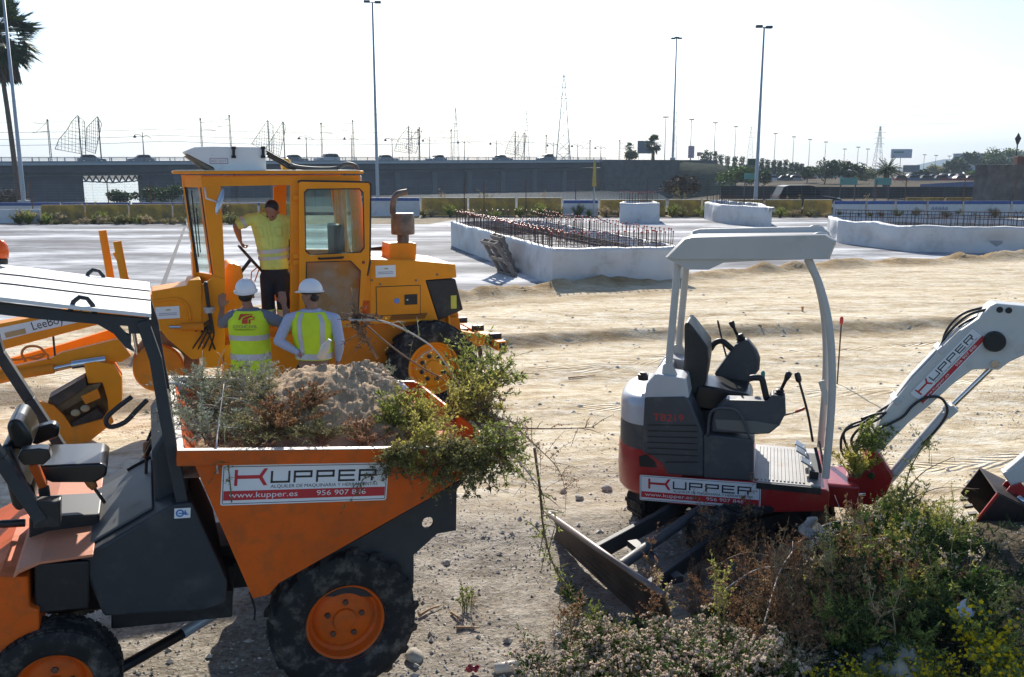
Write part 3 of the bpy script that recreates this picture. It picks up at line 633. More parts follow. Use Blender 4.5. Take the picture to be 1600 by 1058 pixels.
def wheel(parent, c, Rr, W, rr, sgn, lugs, rimmat, tym, bolts=6, dish=.06, holes=False, name='wheel'):
    "axle along local y; sgn=-1: the outer side looks to -y"
    c = Vector(c); k = MB(); w = W/2
    prof = [(rr*.97, -w*.62), (rr*1.03, -w*.82), (rr*1.18, -w*.96), ((rr+Rr)/2*1.02, -w), (Rr*.9, -w*.96), (Rr*.965, -w*.82), (Rr*.985, -w*.4), (Rr*.99, 0), (Rr*.985, w*.4), (Rr*.965, w*.82), (Rr*.9, w*.96), ((rr+Rr)/2*1.02, w), (rr*1.18, w*.96), (rr*1.03, w*.82), (rr*.97, w*.62)]
    k.lathe(prof, c, 'y', 56, cap=False)
    if lugs == 'ag':
        n = 18
        for i in range(n):
            for sd in (-1, 1):
                a0 = 2*pi*(i+(.5 if sd > 0 else 0))/n; rings = []
                for t in (0, .35, .75, 1.0):
                    y = sd*(.04*W+t*(w*.97-.04*W)); a = a0+.24*t; hh = Rr*(1.0+.030 if t < .8 else .99); wd = .085*(1-.25*t)
                    ring = []
                    for (da, rad) in ((-wd, .955), (-wd*.6, 1), (wd*.6, 1), (wd, .955)):
                        r_ = hh*rad if rad == 1 else Rr*.95
                        if t == 1: r_ = Rr*(.93 if rad == 1 else .90)
                        ring.append(c+V(r_*cos(a+da), y, r_*sin(a+da)))
                    rings.append(ring)
                rings.append([c+V(Rr*.82*cos(a0+.34+da), sd*w*.985, Rr*.82*sin(a0+.34+da)) for da in (-.05, -.03, .03, .05)])
                k.loft(rings)
    else:
        for y in (-.62, -.3, 0, .3, .62):
            n = 44
            for i in range(n):
                a = 2*pi*(i+(.5 if abs(y) == .3 else 0))/n; a1 = a+2*pi/n*.72; q = y*w; hw = w*.13
                k.loft([[c+V(r_*cos(t), q+d, r_*sin(t)) for r_, d in ((Rr*.975, -hw), (Rr*1.0, -hw), (Rr*1.0, hw), (Rr*.975, hw))] for t in (a, (a+a1)/2, a1)])
    root = k.build(name, tym, parent, smooth=True, auto=40)
    s = sgn*w; m = MB()
    m.lathe([(rr*1.03, s*.86), (rr*1.05, s*.74), (rr*.94, s*.66), (rr*.88, s*.30), (rr*.80, s*.22), (rr*.74, s*.30), (rr*.66, s*.36), (rr*.30, s*.40), (rr*.28, s*.52), (rr*.12, s*.56), (.002, s*.56)], c, 'y', 40, cap=False)
    m.lathe([(rr*1.0, -s*.86), (rr*.93, -s*.7), (rr*.9, s*.2)], c, 'y', 40, cap=False)
    ho = m.build('rim', rimmat, root, smooth=True, auto=35)
    bp = rr*.46
    for i in range(bolts):
        m = MB(); a = 2*pi*i/bolts+.3; m.lathe([(.001, s*.50), (.017 if not holes else rr*.085, s*.48), (.018 if not holes else rr*.09, s*.30)], c+V(bp*cos(a), 0, bp*sin(a)), 'y', 6); m.build('wheel_nut', rust if not holes else blk, root)
    return root
def seat(root, M, cx, y, zc, s=1.0, arms=True):
    mb = MB(); mb.prism([(cx-.27, zc-.05), (cx+.23, zc-.06), (cx+.27, zc+.0), (cx+.25, zc+.065), (cx+.05, zc+.07), (cx-.2, zc+.055)], y-.24, y+.24); mb.build('seat_cushion', vinyl, root, smooth=True, bevel=.03, seg=4)
def dumper():
    D = Fr((-.92, 4.75, 0), 22, -5); Wd = 1.76
    root = empty('site_dumper', M=D.matrix(), label='orange site dumper with loaded skip, white canopy and black seat in the foreground', cat='dumper')
    # ---- skip
    side = D.xz([(286, 704), (303, 724), (395, 935), (420, 929), (436, 911), (675, 776), (729, 742), (784, 722), (781, 699)])
    t = .012
    sk = MB(); yN, yF = 0.0, Wd
    for y0, y1 in ((yN, yN+t), (yF-t, yF)): sk.prism(side, y0, y1)
    A = side; path = [A[0], A[1], A[2], A[3], A[4], A[5], A[6], A[7]]
    th = .012
    for a, b in zip(path, path[1:]):
        d = Vector((b[0]-a[0], b[1]-a[1])).normalized(); n_ = Vector((-d.y, d.x))*th
        sk.prism([a, b, (b[0]+n_.x, b[1]+n_.y), (a[0]+n_.x, a[1]+n_.y)], yN+t, yF-t)
    body = sk.build('skip', orange, root)
    zr = A[0][1]; xl, xr = A[0][0], A[8][0]-.0
    rim = MB(); z1 = A[8][1]
    for y0, y1 in ((-.03, -.002), (yF+.002, yF+.03)):
        rim.prism([(xl-.03, zr-.075), (xr-.02, z1-.07), (xr-.02, z1+.004), (xl-.03, zr+.004)], y0, y1)
    rim.prism([(xl-.03, zr-.075), (xl-.002, zr-.075), (xl-.002, zr+.004), (xl-.03, zr+.004)], -.0, yF+.0)
    rim.build('skip_rim', orange, root, bevel=.004)
    rim = MB(); rim.prism([(xl-.028, zr+.0055), (xr-.02, z1+.0055), (xr-.02, z1+.009), (xl-.028, zr+.009)], -.028, .014); rim.prism([(xl-.028, zr+.0055), (xr-.02, z1+.0055), (xr-.02, z1+.009), (xl-.028, zr+.009)], yF-.014, yF+.028)
    rim.prism([(xl-.028, zr+.0055), (xl+.004, zr+.0055), (xl+.004, zr+.009), (xl-.028, zr+.009)], .016, yF-.016)
    rim.build('worn_rim_edge', mat('worn_edge', (.62, .52, .42), .5, var=.2), root)
    # lip
    mb = MB(); a, b = A[7], A[8]; mb.prism([(a[0]-.01, a[1]), (a[0]+.012, a[1]-.005), (b[0]+.012, b[1]+.002), (b[0]-.01, b[1])], -.02, yF+.02); mb.build('skip_lip', orange, root, bevel=.004)
    # decal
    p0, p1, p2 = D.y(344, 790, 0), D.y(603, 781, 0), D.y(345, 727, 0)
    X = (p1-p0); X.y = 0; Wx = X.length; X.normalize(); Y = V(-X.z, 0, X.x)
    hire_decal(root, (p0.x, -.0015, p0.z), X, Y, (0, -1, 0), Wx, (p2-p0).length, [K['white'], K['black'], K['red']] and K)
    # ---- chassis plates (black)
    pl = D.xz([(729, 743), (712, 763), (711, 827), (682, 832), (645, 865), (645, 910), (590, 930), (440, 930), (436, 905), (560, 840)], .12)
    hc = D.y(667, 815, .12); hol = [(hc.x+.036*cos(q*pi/8), hc.z+.036*sin(q*pi/8)) for q in range(16)]
    for y in (.10, Wd-.14):
        mb = MB(); mb.prism(pl, y, y+.02, holes=[hol]); mb.build('skip_support_plate', charcoal, root)
    mb = MB(); c = D.xz([(300, 790), (360, 930), (640, 905), (640, 870)], .2)
    mb.box((-.25, Wd/2, .55), (1.1, .5, .16)); mb.box((-.9, Wd/2, .58), (.9, .42, .28)); mb.bar((0, .14, .45), (0, Wd-.14, .45), .13); mb.bar((.3, .2, .66), (.3, Wd-.2, .66), .06)
    mb.build('front_chassis', blk, root, bevel=.01)
    mb = MB(); mb.tube([(-.75, Wd/2, .62), (.2, Wd/2, .9)], .05, 12); mb.tube([(.2, Wd/2, .9), (.4, Wd/2, .96)], .028, 10); mb.build('tipping_ram', blk, root, smooth=True, auto=40)
    for y in (.15, Wd-.15): wheel(root, (-.065, y, .460), .425, .29, .228, -1 if y < 1 else 1, 'ag', orange, rubber, 5)
    # ---- engine cover
    hs = D.xz([(124, 873), (269, 789), (300, 785), (356, 909), (354, 942), (308, 956), (162, 964)], .03)
    yh = 1.18
    mb = MB()
    def sh(p, y, k): return V(p[0], y, p[1])
    a0, a1, a2, a3, a4, a5, a6 = hs
    top = [(a0[0]+.0, a0[1]), (a1[0], a1[1])]
    mb.prism(hs, .03, yh); ob = mb.build('engine_cover', charcoal, root, bevel=.015)
    # raised hatch on the sloping top
    d = Vector((a1[0]-a0[0], 0, a1[1]-a0[1])); Ls = d.length; d.normalize(); n_ = V(-d.z, 0, d.x)
    O = V(a0[0], .03, a0[1]); mb = MB(); mb.loft([[O+d*x+V(0, y, 0)+n_*h for x, y in ((.05, .10), (Ls*.80, .10), (Ls*.80, .95), (.05, .95))] for h in (.002, .016)])
    mb.build('hatch_panel', mat('hatch_grey', (.085, .085, .082), .55, var=.2, dirt=.3, dcol=(.2, .18, .15)), ob, bevel=.006)
    mb = MB(); mb.bar(O+d*(Ls*.5)+V(0, .98, 0)+n_*.02, O+d*(Ls*.8)+V(0, .98, 0)+n_*.02, .02); mb.build('hatch_latch', blk, ob)
    mb = MB(); q = D.y(285, 801, .028); dl = Decal(mb, (q.x-.04, .0275, q.z-.03), (1, 0, 0), (0, 0, 1), (0, -1, 0)); dl.rect(0, 0, .08, .055, .001, 0)
    mb.mi = 1; ring = circ(.028, .028, .021, 18)
    dl.poly(ring, .002, 1, holes=[circ(.028, .028, .013, 14)]); dl.rect(.02, .024, .062, .031, .003, 1); dl.rect(.05, .018, .057, .043, .003, 1); dl.rect(.05, .018, .07, .023, .003, 1)
    mb.build('round_emblem_sticker', [K['white'], mat('sticker_blue', (.02, .16, .45), .4)], ob)
    # dash cowl between cover and skip
    cw = D.xz([(243, 790), (237, 700), (262, 660), (282, 690), (300, 784)], .3)
    mb = MB(); mb.prism(cw, .22, 1.25); mb.build('dash_cowl', charcoal, root, bevel=.02)
    mb = MB(); p = D.y(258, 700, .70); mb.tube([p+V(.06, 0, -.06), p+V(-.06, 0, .05)], .02, 8); W = []
    for i in range(21): a = 2*pi*i/20; W.append(p+V(-.075, 0, .06)+V(.04*sin(a), .12*cos(a), .10*sin(a)))
    mb.tube(W, .013, 7, cap=False)
    for a in (.5, 2.6, 4.7): mb.bar(p+V(-.075, 0, .06), p+V(-.075, 0, .06)+V(.04*sin(a), .12*cos(a), .10*sin(a)), .016)
    mb.build('steering_wheel', vinyl, root, smooth=True, auto=40)
    def lever(a, b, knob, y=.5, kr=.022):
        p, q = D.y(a[0], a[1], y), D.y(b[0], b[1], y); mb = MB(); mb.tube([p, q], .009, 7); lv = mb.build('lever', blk, root, smooth=True, auto=40)
        mb = MB(); dd = (q-p).normalized(); mb.tube([q-dd*.03, q, q+dd*.05, q+dd*.062], [kr*.7, kr, kr, kr*.5], 9); mb.build('knob', knob, lv, smooth=True)
    lever((228, 745), (229, 706), mat('tan_knob', (.35, .13, .04), .5), .75); lever((164, 786), (143, 756), MATS['tan_knob'], .35, .026)
    # ---- deck, battery box, fender
    dk = D.xz([(18, 900), (43, 838), (75, 800), (140, 782), (146, 800), (124, 876)], .05)
    zt = D.y(75, 815, .05)
    mb = MB()
    P0 = D.y(20, 898, -.02); P1 = D.y(122, 876, -.02); P2 = D.y(140, 812, .35)
    x0, x1 = P0.x, P1.x+.02; zz = P0.z+.0
    mb.loft([[V(x0, y, zz-.01), V(x0+.02, y, zz+.03), V(x0+.12, y, zz+.065), V(x1+.05, y, zz+.085), V(x1+.05, y, zz+.07), V(x0+.12, y, zz+.05), V(x0+.03, y, zz+.01), V(x0+.01, y, zz-.01)] for y in (-.04, Wd*.75)])
    mb.build('deck', orange_lit, root, bevel=.006)
    mb = MB(); mb.box(((x0+x1)/2+.06, .40, zz-.10), (x1-x0-.06, .78, .26)); mb.build('battery_box', blk, root, bevel=.01)
    st = D.xz([(0, 897), (45, 897), (47, 945), (62, 948), (63, 1000), (0, 1050), (-60, 1090), (-60, 930)], .0)
    mb = MB(); mb.prism(st, -.03, 1.2); mb.build('rear_fender', orange, root, bevel=.012)
    mb = MB(); mb.box((-1.15, .75, .56), (1.0, .5, .2)); mb.box((-1.0, .30, .60), (.62, .34, .16)); mb.tube([(-1.56, .1, .36), (-1.56, 1.4, .36)], .06, 8); mb.build('rear_chassis', blk, root, bevel=.01)
    for y in (.02, 1.48): wheel(root, (-1.565, y, .325), .322, .24, .185, -1 if y < 1 else 1, 'rib', orange, rubber, 5)
    # rear bodywork beyond the frame
    mb = MB(); q = D.y(0, 819, .5); mb.tube([V(q.x-.5, .5, q.z), V(q.x+.12, .5, q.z)], .022, 10); mb.build('rear_tube', blk, root)
    # ---- operator seat
    sx, sy = -1.56, .52
    def sp(pts, y): return D.xz(pts, y)
    mb = MB(); mb.prism(sp([(58, 738), (64, 728), (110, 726), (158, 724), (168, 731), (166, 744), (150, 754), (80, 754), (60, 745)], sy-.2), sy-.2, sy+.20); mb.build('seat_cushion', vinyl, root, smooth=True, bevel=.022, seg=4, auto=50)
    mb = MB(); mb.prism(sp([(2, 700), (10, 685), (22, 690), (45, 745), (56, 752), (60, 775), (30, 790), (22, 780)], sy-.1), sy-.2, sy+.24); mb.prism(sp([(12, 662), (18, 651), (35, 652), (48, 670), (54, 688), (45, 700), (20, 696)], sy-.1), sy-.16, sy+.2)
    mb.build('seat_back', vinyl, root, smooth=True, bevel=.025, seg=4, auto=50)
    for y, pts in ((sy-.3, [(28, 712), (34, 700), (62, 697), (78, 699), (81, 712), (70, 722), (38, 723)]), (sy+.3, [(48, 670), (54, 666), (85, 658), (94, 666), (92, 680), (60, 692), (48, 690)])):
        mb = MB(); mb.prism(sp(pts, y), y-.045, y+.045); mb.build('armrest', vinyl, root, smooth=True, bevel=.025, seg=4, auto=50)
    p, q = D.y(52, 724, sy-.28), D.y(68, 760, sy-.28); mb = MB(); mb.bar(p, q, .055, .04); mb.build('orange_bracket', orange, root, bevel=.005)
    mb = MB(); mb.bar(q, D.y(74, 800, sy-.28), .05, .04); r_ = D.y(75, 800, .12); mb.box((r_.x, .12, r_.z), (.12, .1, .14)); mb.box((-1.55, .55, 1.02), (.34, .36, .12)); mb.build('seat_base', blk, root, bevel=.008)
    # ---- roll-over frame and canopy
    yN2, yF2 = .10, 1.34
    for y, pts in ((yN2, [(222, 500), (243, 560), (258, 650), (286, 790)]),):
        P = [D.y(u, v, y) for u, v in pts]
        for y2 in (yN2, yF2):
            mb = MB(); Q = [V(p.x, y2, p.z) for p in P]
            for a, b in zip(Q, Q[1:]): mb.bar(a, b+(b-a).normalized()*.01, .06, .085, up=(0, 1, 0))
            mb.build('front_post', charcoal, root, bevel=.006)
    P = [D.y(u, v, yN2) for u, v in ((66, 812), (0, 716), (-60, 628), (-110, 480))]
    for y2 in (yN2, yF2):
        mb = MB()
        for a, b in zip(P, P[1:]): mb.bar(V(a.x, y2, a.z), V(b.x, y2, b.z), .06, .08, up=(0, 1, 0))
        mb.build('rear_post', charcoal, root, bevel=.006)
    # side beams with gussets
    bm_ = [(-120, 462), (0, 473), (130, 488), (236, 498), (236, 512), (232, 520), (205, 520), (205, 540), (211, 549), (196, 541), (178, 520), (152, 505), (60, 497), (0, 490), (-120, 480)]
    gp = [(183, 507), (200, 508), (202, 523), (197, 521)]
    for y2 in (yN2-.03, yF2-.03):
        mb = MB(); mb.prism(D.xz(bm_, yN2), y2, y2+.06, holes=[D.xz(gp, yN2)]); mb.build('roof_beam', charcoal, root)
    tp = D.xz([(-120, 460), (0, 471), (130, 486), (236, 496.5)], yN2-.05)
    mb = MB(); mb.loft([[V(x, y, z+.004+h) for x, z in tp for h in (0,)]+[V(x, y, z+.022) for x, z in reversed(tp)] for y in (yN2-.06, .5, .95, yF2+.06)]); cn = mb.build('canopy_roof', whitep, root)
    for y in (.52, .92):
        mb = MB(); 
        for a, b in zip(tp, tp[1:]): mb.bar((a[0], y, a[1]+.026), (b[0], y, b[1]+.026), .012, .006)
        mb.build('roof_seam', charcoal, cn)
    for y in (yN2-.02, yF2+.03):
        c = D.y(129, 486, yN2-.02); mb = MB(); mb.tube([(c.x-.055, y, c.z), (c.x-.04, y, c.z+.045), (c.x-.015, y, c.z+.068), (c.x+.02, y, c.z+.064), (c.x+.045, y, c.z+.03), (c.x+.055, y, c.z-.01)], .012, 8); mb.build('lifting_eye', charcoal, root, smooth=True)
    p = D.z(-4, 404, 2.36); mb = MB(); mb.lathe([(.055, 0), (.055, .03), (.045, .035)], (p.x, p.y, 2.33), n=16); mb.tube([(p.x, p.y, 2.2), (p.x, p.y, 2.34)], .015, 8); bc = mb.build('beacon_base', blk, root, smooth=True, auto=40)
    mb = MB(); mb.lathe([(.058, 2.366), (.060, 2.40), (.055, 2.44), (.035, 2.468), (.002, 2.475)], (p.x, p.y, 0), n=18); mb.build('beacon_lens', mat('beacon_orange', (.75, .13, .01), .15, trans=.3), root, smooth=True)
    # pipe under the machine, hoses
    a, b, c = D.y(150, 1066, .2), D.y(285, 990, .5), D.y(330, 962, .6); mb = MB(); mb.tube([a+V(-.3, 0, -.06), a, b], .032, 10); mb.build('drag_hose', hose, root, smooth=True)
    mb = MB(); mb.tube([b, c, c+V(.1, .02, .08)], .035, 10); mb.build('hose_sleeve', mat('grey_sleeve', (.42, .43, .45), .4, .3), root, smooth=True)
    p = D.y(390, 930, .06); mb = MB(); mb.tube(bez([p+V(0, 0, .02), p+V(.03, 0, -.08), p+V(.03, 0, -.15)], 5), .006, 5); mb.build('loose_strap', blk, root)
    return D
DF = dumper()
# ================================================================ mini excavator
exred = mat('excavator_red', (.34, .010, .012), .35, var=.1, coat=.3, dirt=.22, dcol=(.2, .12, .09), dscale=5)
exgrey = mat('excavator_dark_grey', (.055, .056, .062), .5, var=.15, bump=.008, dirt=.3, dcol=(.17, .15, .12), dscale=5)
exsil = mat('excavator_silver', (.50, .50, .51), .35, .15, var=.06, coat=.2, dirt=.12, dcol=(.3, .27, .22))
exwhite = mat('canopy_grey_paint', (.54, .505, .455), .5, spec=.25, var=.05, dirt=.12, dcol=(.33, .29, .23))
boomc = mat('boom_pale_grey', (.58, .56, .52), .4, var=.06, coat=.1, dirt=.2, dcol=(.35, .3, .24), dscale=4)
steelw = mat('worn_blade_steel', (.055, .043, .037), .6, .3, var=.4, scale=3, bump=.03, dirt=.45, dcol=(.17, .13, .10), dscale=3)
floorm = mat('ribbed_floor', (.33, .32, .31), .55, .2, var=.12, dirt=.3, dcol=(.3, .25, .19))
def excavator():
    E = Fr((1.9, 6.9, 0), -16, 0); W = 1.02
    root = empty('mini_excavator', M=E.matrix(), label='red and grey open-canopy mini excavator with folded pale boom beside the weeds', cat='excavator')
    def PR(name, pts, y0, y1, m, par=None, yref=None, bevel=.008, smooth=False, **k):
        mb = MB(); mb.prism(E.xz(pts, y0 if yref is None else yref), y0, y1); return mb.build(name, m, par or root, bevel=bevel, smooth=smooth, **k)
    # red lower body with rounded counterweight: stacked outline rings
    out = lambda k: arc(-.62+.0, .5, .5*k, 180+58, 180-58, 14)
    def ring(z, k, xr, b=0):
        # plan outline : rounded tail at left, straight sides, square front
        pts = []
        for i in range(21):
            a = radians(90+180*i/20); c, sn = cos(a), sin(a); e = 2/2.7
            pts.append((-.74-.37*k*(abs(c)**e), .51+.512*min(k*1.03, 1.0)*(abs(sn)**e)*(1 if sn > 0 else -1)))
        return [V(x, y, z) for x, y in pts]+[V(xr, .51-.512*min(k*1.03, 1), z), V(xr, .51+.512*min(k*1.03, 1), z)]
    mb = MB(); z0, z1 = .335, .76
    mb.loft([ring(z0, .88, -.52), ring(z0+.05, .97, -.52), ring(z0+.2, 1.0, -.52), ring(z1-.04, .99, -.52), ring(z1, .96, -.52)]); mb.build('counterweight', exred, root, smooth=True, auto=50)
    b = E.xz([(1045, 744), (1178, 752), (1290, 764), (1296, 768), (1294, 798), (1200, 800), (1045, 786)], 0)
    mb = MB(); mb.prism(b, -.014, W+.014); mb.build('side_skirt', exred, root, bevel=.008)
    # tail lamp recess
    PR('tail_grille', [(998, 714), (1010, 710), (1024, 722), (1027, 731), (999, 729)], -.004, .03, blk, bevel=.003)
    # dark engine cover
    mb = MB(); mb.loft([ring(.72, .965, -.50), ring(.90, .965, -.50), ring(.97, .96, -.50)]); mb.build('engine_shroud', exgrey, root, smooth=True, auto=50)
    cov = [(1007, 621), (1072, 620), (1080, 632), (1099, 677), (1099, 746), (1042, 742), (1034, 724), (1016, 711), (1003, 707)]
    e = PR('side_cover', cov, -.012, W+.012, exgrey, bevel=.018)
    mb = MB()
    for i in range(7):
        a, b2 = E.y(1012, 664+i*9, -.014), E.y(1090, 665+i*9.5, -.014)
        if i == 6: a = E.y(1040, 722, -.014)
        mb.bar(a, b2, .008, .008)
    mb.build('louvre', blk, e)
    # silver hood
    mb = MB(); mb.loft([ring(.955, .97, -.52), ring(1.10, .965, -.52), ring(1.165, .93, -.52), ring(1.195, .80, -.52), ring(1.20, .5, -.52)]); mb.build('rear_hood', exsil, root, smooth=True, auto=60)
    PR('hood_top', [(1006, 622), (1026, 585), (1074, 590), (1080, 632), (1072, 620)][0:1]+[(1010, 600), (1024, 584), (1072, 592), (1077, 622)], .0, .30, exsil, bevel=.012)
    PR('hood_top', [(1008, 622), (1012, 600), (1024, 584), (1072, 594), (1077, 622)], .70, W, exsil, yref=0, bevel=.012)
    PR('hood_bridge', [(1010, 622), (1014, 600), (1024, 586), (1040, 589), (1050, 622)], .30, .70, exsil, yref=0, bevel=.012)
    p = E.y(1005, 588, .25); mb = MB(); mb.lathe([(.045, -.03), (.047, .02), (.03, .022), (.03, .036), (.002, .038)], p, n=16); mb.build('fuel_cap', blk, root, smooth=True, auto=40)
    # model number
    mb = MB(); p = E.y(1020, 657, -.0145); q = E.y(1068, 659, -.0145); X = (q-p); X.y = 0; L = X.length; X.normalize(); d = Decal(mb, (p.x, -.0145, p.z), X, (0, 0, 1), (0, -1, 0)); d.text('TB219', 0, 0, .085, 0, 0, L); mb.build('model_lettering', mat('letter_red', (.5, .03, .02), .5), root)
    # hire decal
    p0, p1, p2 = E.y(1000, 780, 0), E.y(1188, 795, 0), E.y(1002, 741, 0); X = p1-p0; X.y = 0; Lx = X.length; X.normalize(); N = (0, -1, 0)
    hire_decal(root, (p0.x, -.0165, p0.z), X, V(-X.z, 0, X.x), N, Lx, (p2-p0).length, K)
    # foot panel and floor
    PR('seat_box', [(1099, 679), (1178, 687), (1177, 752), (1099, 747)], -.008, W*.42, exgrey, bevel=.012)
    PR('seat_box', [(1099, 679), (1170, 687), (1170, 752), (1099, 747)], W*.42+.001, W, exgrey, yref=0, bevel=.012)
    zf = E.y(1177, 752, 0).z+.004; xf0, xf1 = E.y(1178, 752, 0).x, E.y(1283, 758, 0).x
    mb = MB(); mb.box(((xf0+xf1)/2, W/2, zf-.03), (xf1-xf0, W-.01, .06)); fl = mb.build('floor_plate', floorm, root, bevel=.004)
    mb = MB(); n = 13
    for i in range(n): x = xf0+.03+(xf1-xf0-.16)*i/(n-1); mb.bar((x, .04, zf+.004), (x, W-.06, zf+.004), .014, .009)
    mb.build('floor_ribs', floorm, fl)
    mb = MB(); mb.bar((xf0+.02, -.018, zf-.028), (xf1, -.018, zf-.028), .02, .05); mb.build('floor_edge', blk, root)
    # canopy roof
    pr = E.xz([(1039, 402), (1067, 373), (1079, 370), (1292, 366), (1308, 377), (1297, 405), (1200, 406), (1130, 410), (1107, 422), (1073, 422)], 0)
    up = E.xz([(1039, 402), (1067, 373), (1079, 370), (1292, 366), (1308, 377), (1297, 405), (1052, 405)], 0)
    mb = MB(); rg = []
    for y, s in ((-.0, .97), (.03, 1), (.10, 1.0), (.12, .985), (W-.12, .985), (W-.10, 1.0), (W-.03, 1), (W, .97)):
        cx, cz = .0, up[-1][1]; rg.append([V(cx+(x-cx)*(1 if s == .985 else s), y, cz+(z-cz)*(.80 if s == .985 else s)) for x, z in up])
    mb.loft(rg); mb.build('canopy_roof', exwhite, root, smooth=True, auto=40)
    lo = E.xz([(1040, 403.5), (1300, 405.5), (1200, 407), (1130, 411), (1107, 422), (1073, 422)], 0)
    for y0 in (.02, W-.05): mb = MB(); mb.prism(lo, y0, y0+.03); mb.build('canopy_skirt', exwhite, root, bevel=.004)
    for y0 in (.06, W-.06):
        mb = MB(); c = E.y(1286, 370, y0*0); mb.ball((c.x-.01, y0, c.z-.012), (.075, .03, .045), 12, 7); mb.build('roof_cap', exwhite, root, smooth=True)
    # posts
    def post(pts, y, yr, r, nm):
        P = [E.y(u, v, yr) for u, v in pts]; P = [V(p.x, y, p.z) for p in P]; mb = MB(); mb.tube(bez(P, 6), r, 12); return mb.build(nm, exwhite, root, smooth=True, auto=40)
    for y in (.08, W-.10):
        post([(1059, 410), (1054, 470), (1047, 545), (1043, 600)], y, .08, .030, 'rear_post')
        post([(1262, 405), (1280, 445), (1294, 500), (1300, 565), (1299, 640), (1290, 748)], y, .06, .030, 'front_post')
    for y in (.05, W-.13):
        q = E.xz([(1031, 603), (1036, 570), (1047, 565), (1063, 600), (1063, 615), (1031, 614)], .05); mb = MB(); mb.prism(q, y, y+.07); mb.build('post_bracket', exwhite, root, bevel=.008)
        if y < .1:
            for dx in (.05, .12):
                mb = MB(); mb.lathe([(.012, y-.01), (.012, y), (.001, y-.012)][0:2], (q[0][0]+dx, 0, q[-1][1]+.03), 'y', 6)
                mb.build('bolt', rust, root)
    mb = MB(); mb.bar((E.y(1058, 418, .08).x, .08, E.y(1058, 418, .08).z), (E.y(1058, 418, .08).x, W-.1, E.y(1058, 418, .08).z), .04); mb.build('cross_tube', exwhite, root)
    mb = MB(); a = E.y(1283, 595, .5); c = E.y(1294, 632, .5); mb.bar(a, c, .012, .05); mb.build('side_marker', exwhite, root)
    # seat
    ys = .50
    sb = E.xz([(1073, 500), (1078, 496), (1085, 503), (1098, 520), (1109, 535), (1110, 556), (1106, 585), (1100, 606), (1075, 612), (1070, 590), (1073, 545)], ys)
    mb = MB(); mb.prism(sb, ys-.22, ys+.22); s_ = mb.build('seat_back', blk, root, smooth=True, bevel=.03, seg=4, auto=50)
    sc = E.xz([(1092, 592), (1120, 596), (1172, 606), (1178, 622), (1120, 634), (1080, 628)], ys)
    mb = MB(); mb.prism(sc, ys-.23, ys+.23); mb.build('seat_cushion', vinyl, root, smooth=True, bevel=.03, seg=4, auto=50)
    PR('seat_pedestal', [(1076, 618), (1150, 628), (1160, 690), (1080, 690)], ys-.2, ys+.2, blk, bevel=.01)
    # consoles
    yc = .86
    PR('control_console', [(1116, 583), (1149, 537), (1168, 528), (1183, 547), (1188, 560), (1187, 575), (1172, 596), (1140, 600)], yc-.07, yc+.07, exgrey, yref=yc, bevel=.02, smooth=True, auto=50)
    yn = .10
    PR('control_console', [(1113, 655), (1118, 640), (1135, 624), (1200, 626), (1206, 616), (1227, 620), (1228, 645), (1218, 664), (1202, 677), (1178, 678), (1112, 674)], yn-.07, yn+.09, exgrey, yref=yn-.05, bevel=.015, smooth=True, auto=50)
    PR('console_plate', [(1126, 633), (1136, 621), (1190, 625), (1190, 633)], yn-.04, yn+.07, exsil, yref=yn, bevel=.004)
    PR('console_lower', [(1117, 655), (1180, 658), (1216, 664), (1200, 676), (1180, 677), (1120, 670)], yn-.078, yn-.071, mat('console_sill', (.16, .15, .13), .7), yref=yn-.07, bevel=.002)
    def boot(c0, c1, k0, k1, y):
        a, b2 = E.y(*c0, y), E.y(*c1, y); mb = MB(); P = []; r = []
        for i in range(9): P.append(a+(b2-a)*i/8); r.append((.052-.022*i/8)*(1.12 if i % 2 else .88))
        mb.tube(P, r, 12); mb.build('joystick_boot', blk, root, smooth=True, auto=50)
        a, b2 = E.y(*k0, y), E.y(*k1, y); dd = b2-a; mb = MB(); mb.tube([a, a+dd*.55, a+dd*.75, b2-dd*.05, b2], [.013, .014, .024, .026, .012], 10); mb.build('joystick', blk, root, smooth=True)
    boot((1161, 540), (1155, 522), (1153, 526), (1142, 502), yc); boot((1216, 624), (1219, 608), (1219, 612), (1234, 581), yn)
    for pts, y in (([(1110, 546), (1117, 536), (1128, 533), (1140, 542), (1149, 550)], yc-.04), ([(1172, 591), (1180, 590), (1190, 592), (1194, 606), (1198, 624)], yn)):
        P = [E.y(u, v, y) for u, v in pts]; mb = MB(); mb.tube(bez(P, 4), .026, 10); mb.build('armrest', blk, root, smooth=True)
    def lever(pts, y, r, m, knob=None, kr=.024):
        P = [E.y(u, v, y) for u, v in pts]; mb = MB(); mb.tube(bez(P, 4) if len(P) > 2 else P, r, 8); o = mb.build('lever', blk, root, smooth=True)
        if knob: 
            dd = (P[-1]-P[-2]).normalized(); mb = MB(); mb.tube([P[-1]-dd*.04, P[-1]-dd*.02, P[-1]+dd*.03, P[-1]+dd*.045], [kr*.6, kr, kr*.95, kr*.5], 10); mb.build('knob', knob, o, smooth=True)
    lever([(1136, 561), (1129, 535), (1123, 508)], yc+.02, .008, blk, mat('red_brown_knob', (.09, .02, .015), .5), .010)
    lever([(1191, 607), (1192, 588)], yn+.06, .006, blk, mat('green_knob', (.02, .22, .17), .4), .018)
    lever([(1222, 650), (1240, 645), (1250, 641)], yn-.03, .006, blk, mat('red_knob', (.5, .05, .03), .4), .012)
    for k in (0, .035): lever([(1270, 690), (1262, 645), (1247, 590)], .32+k, .010, blk, blk, .026)
    # hand rail
    P = [E.y(u, v, -.03) for u, v in ((1106, 682), (1108, 655), (1112, 643), (1125, 638), (1148, 640), (1158, 650), (1166, 668), (1172, 686))]
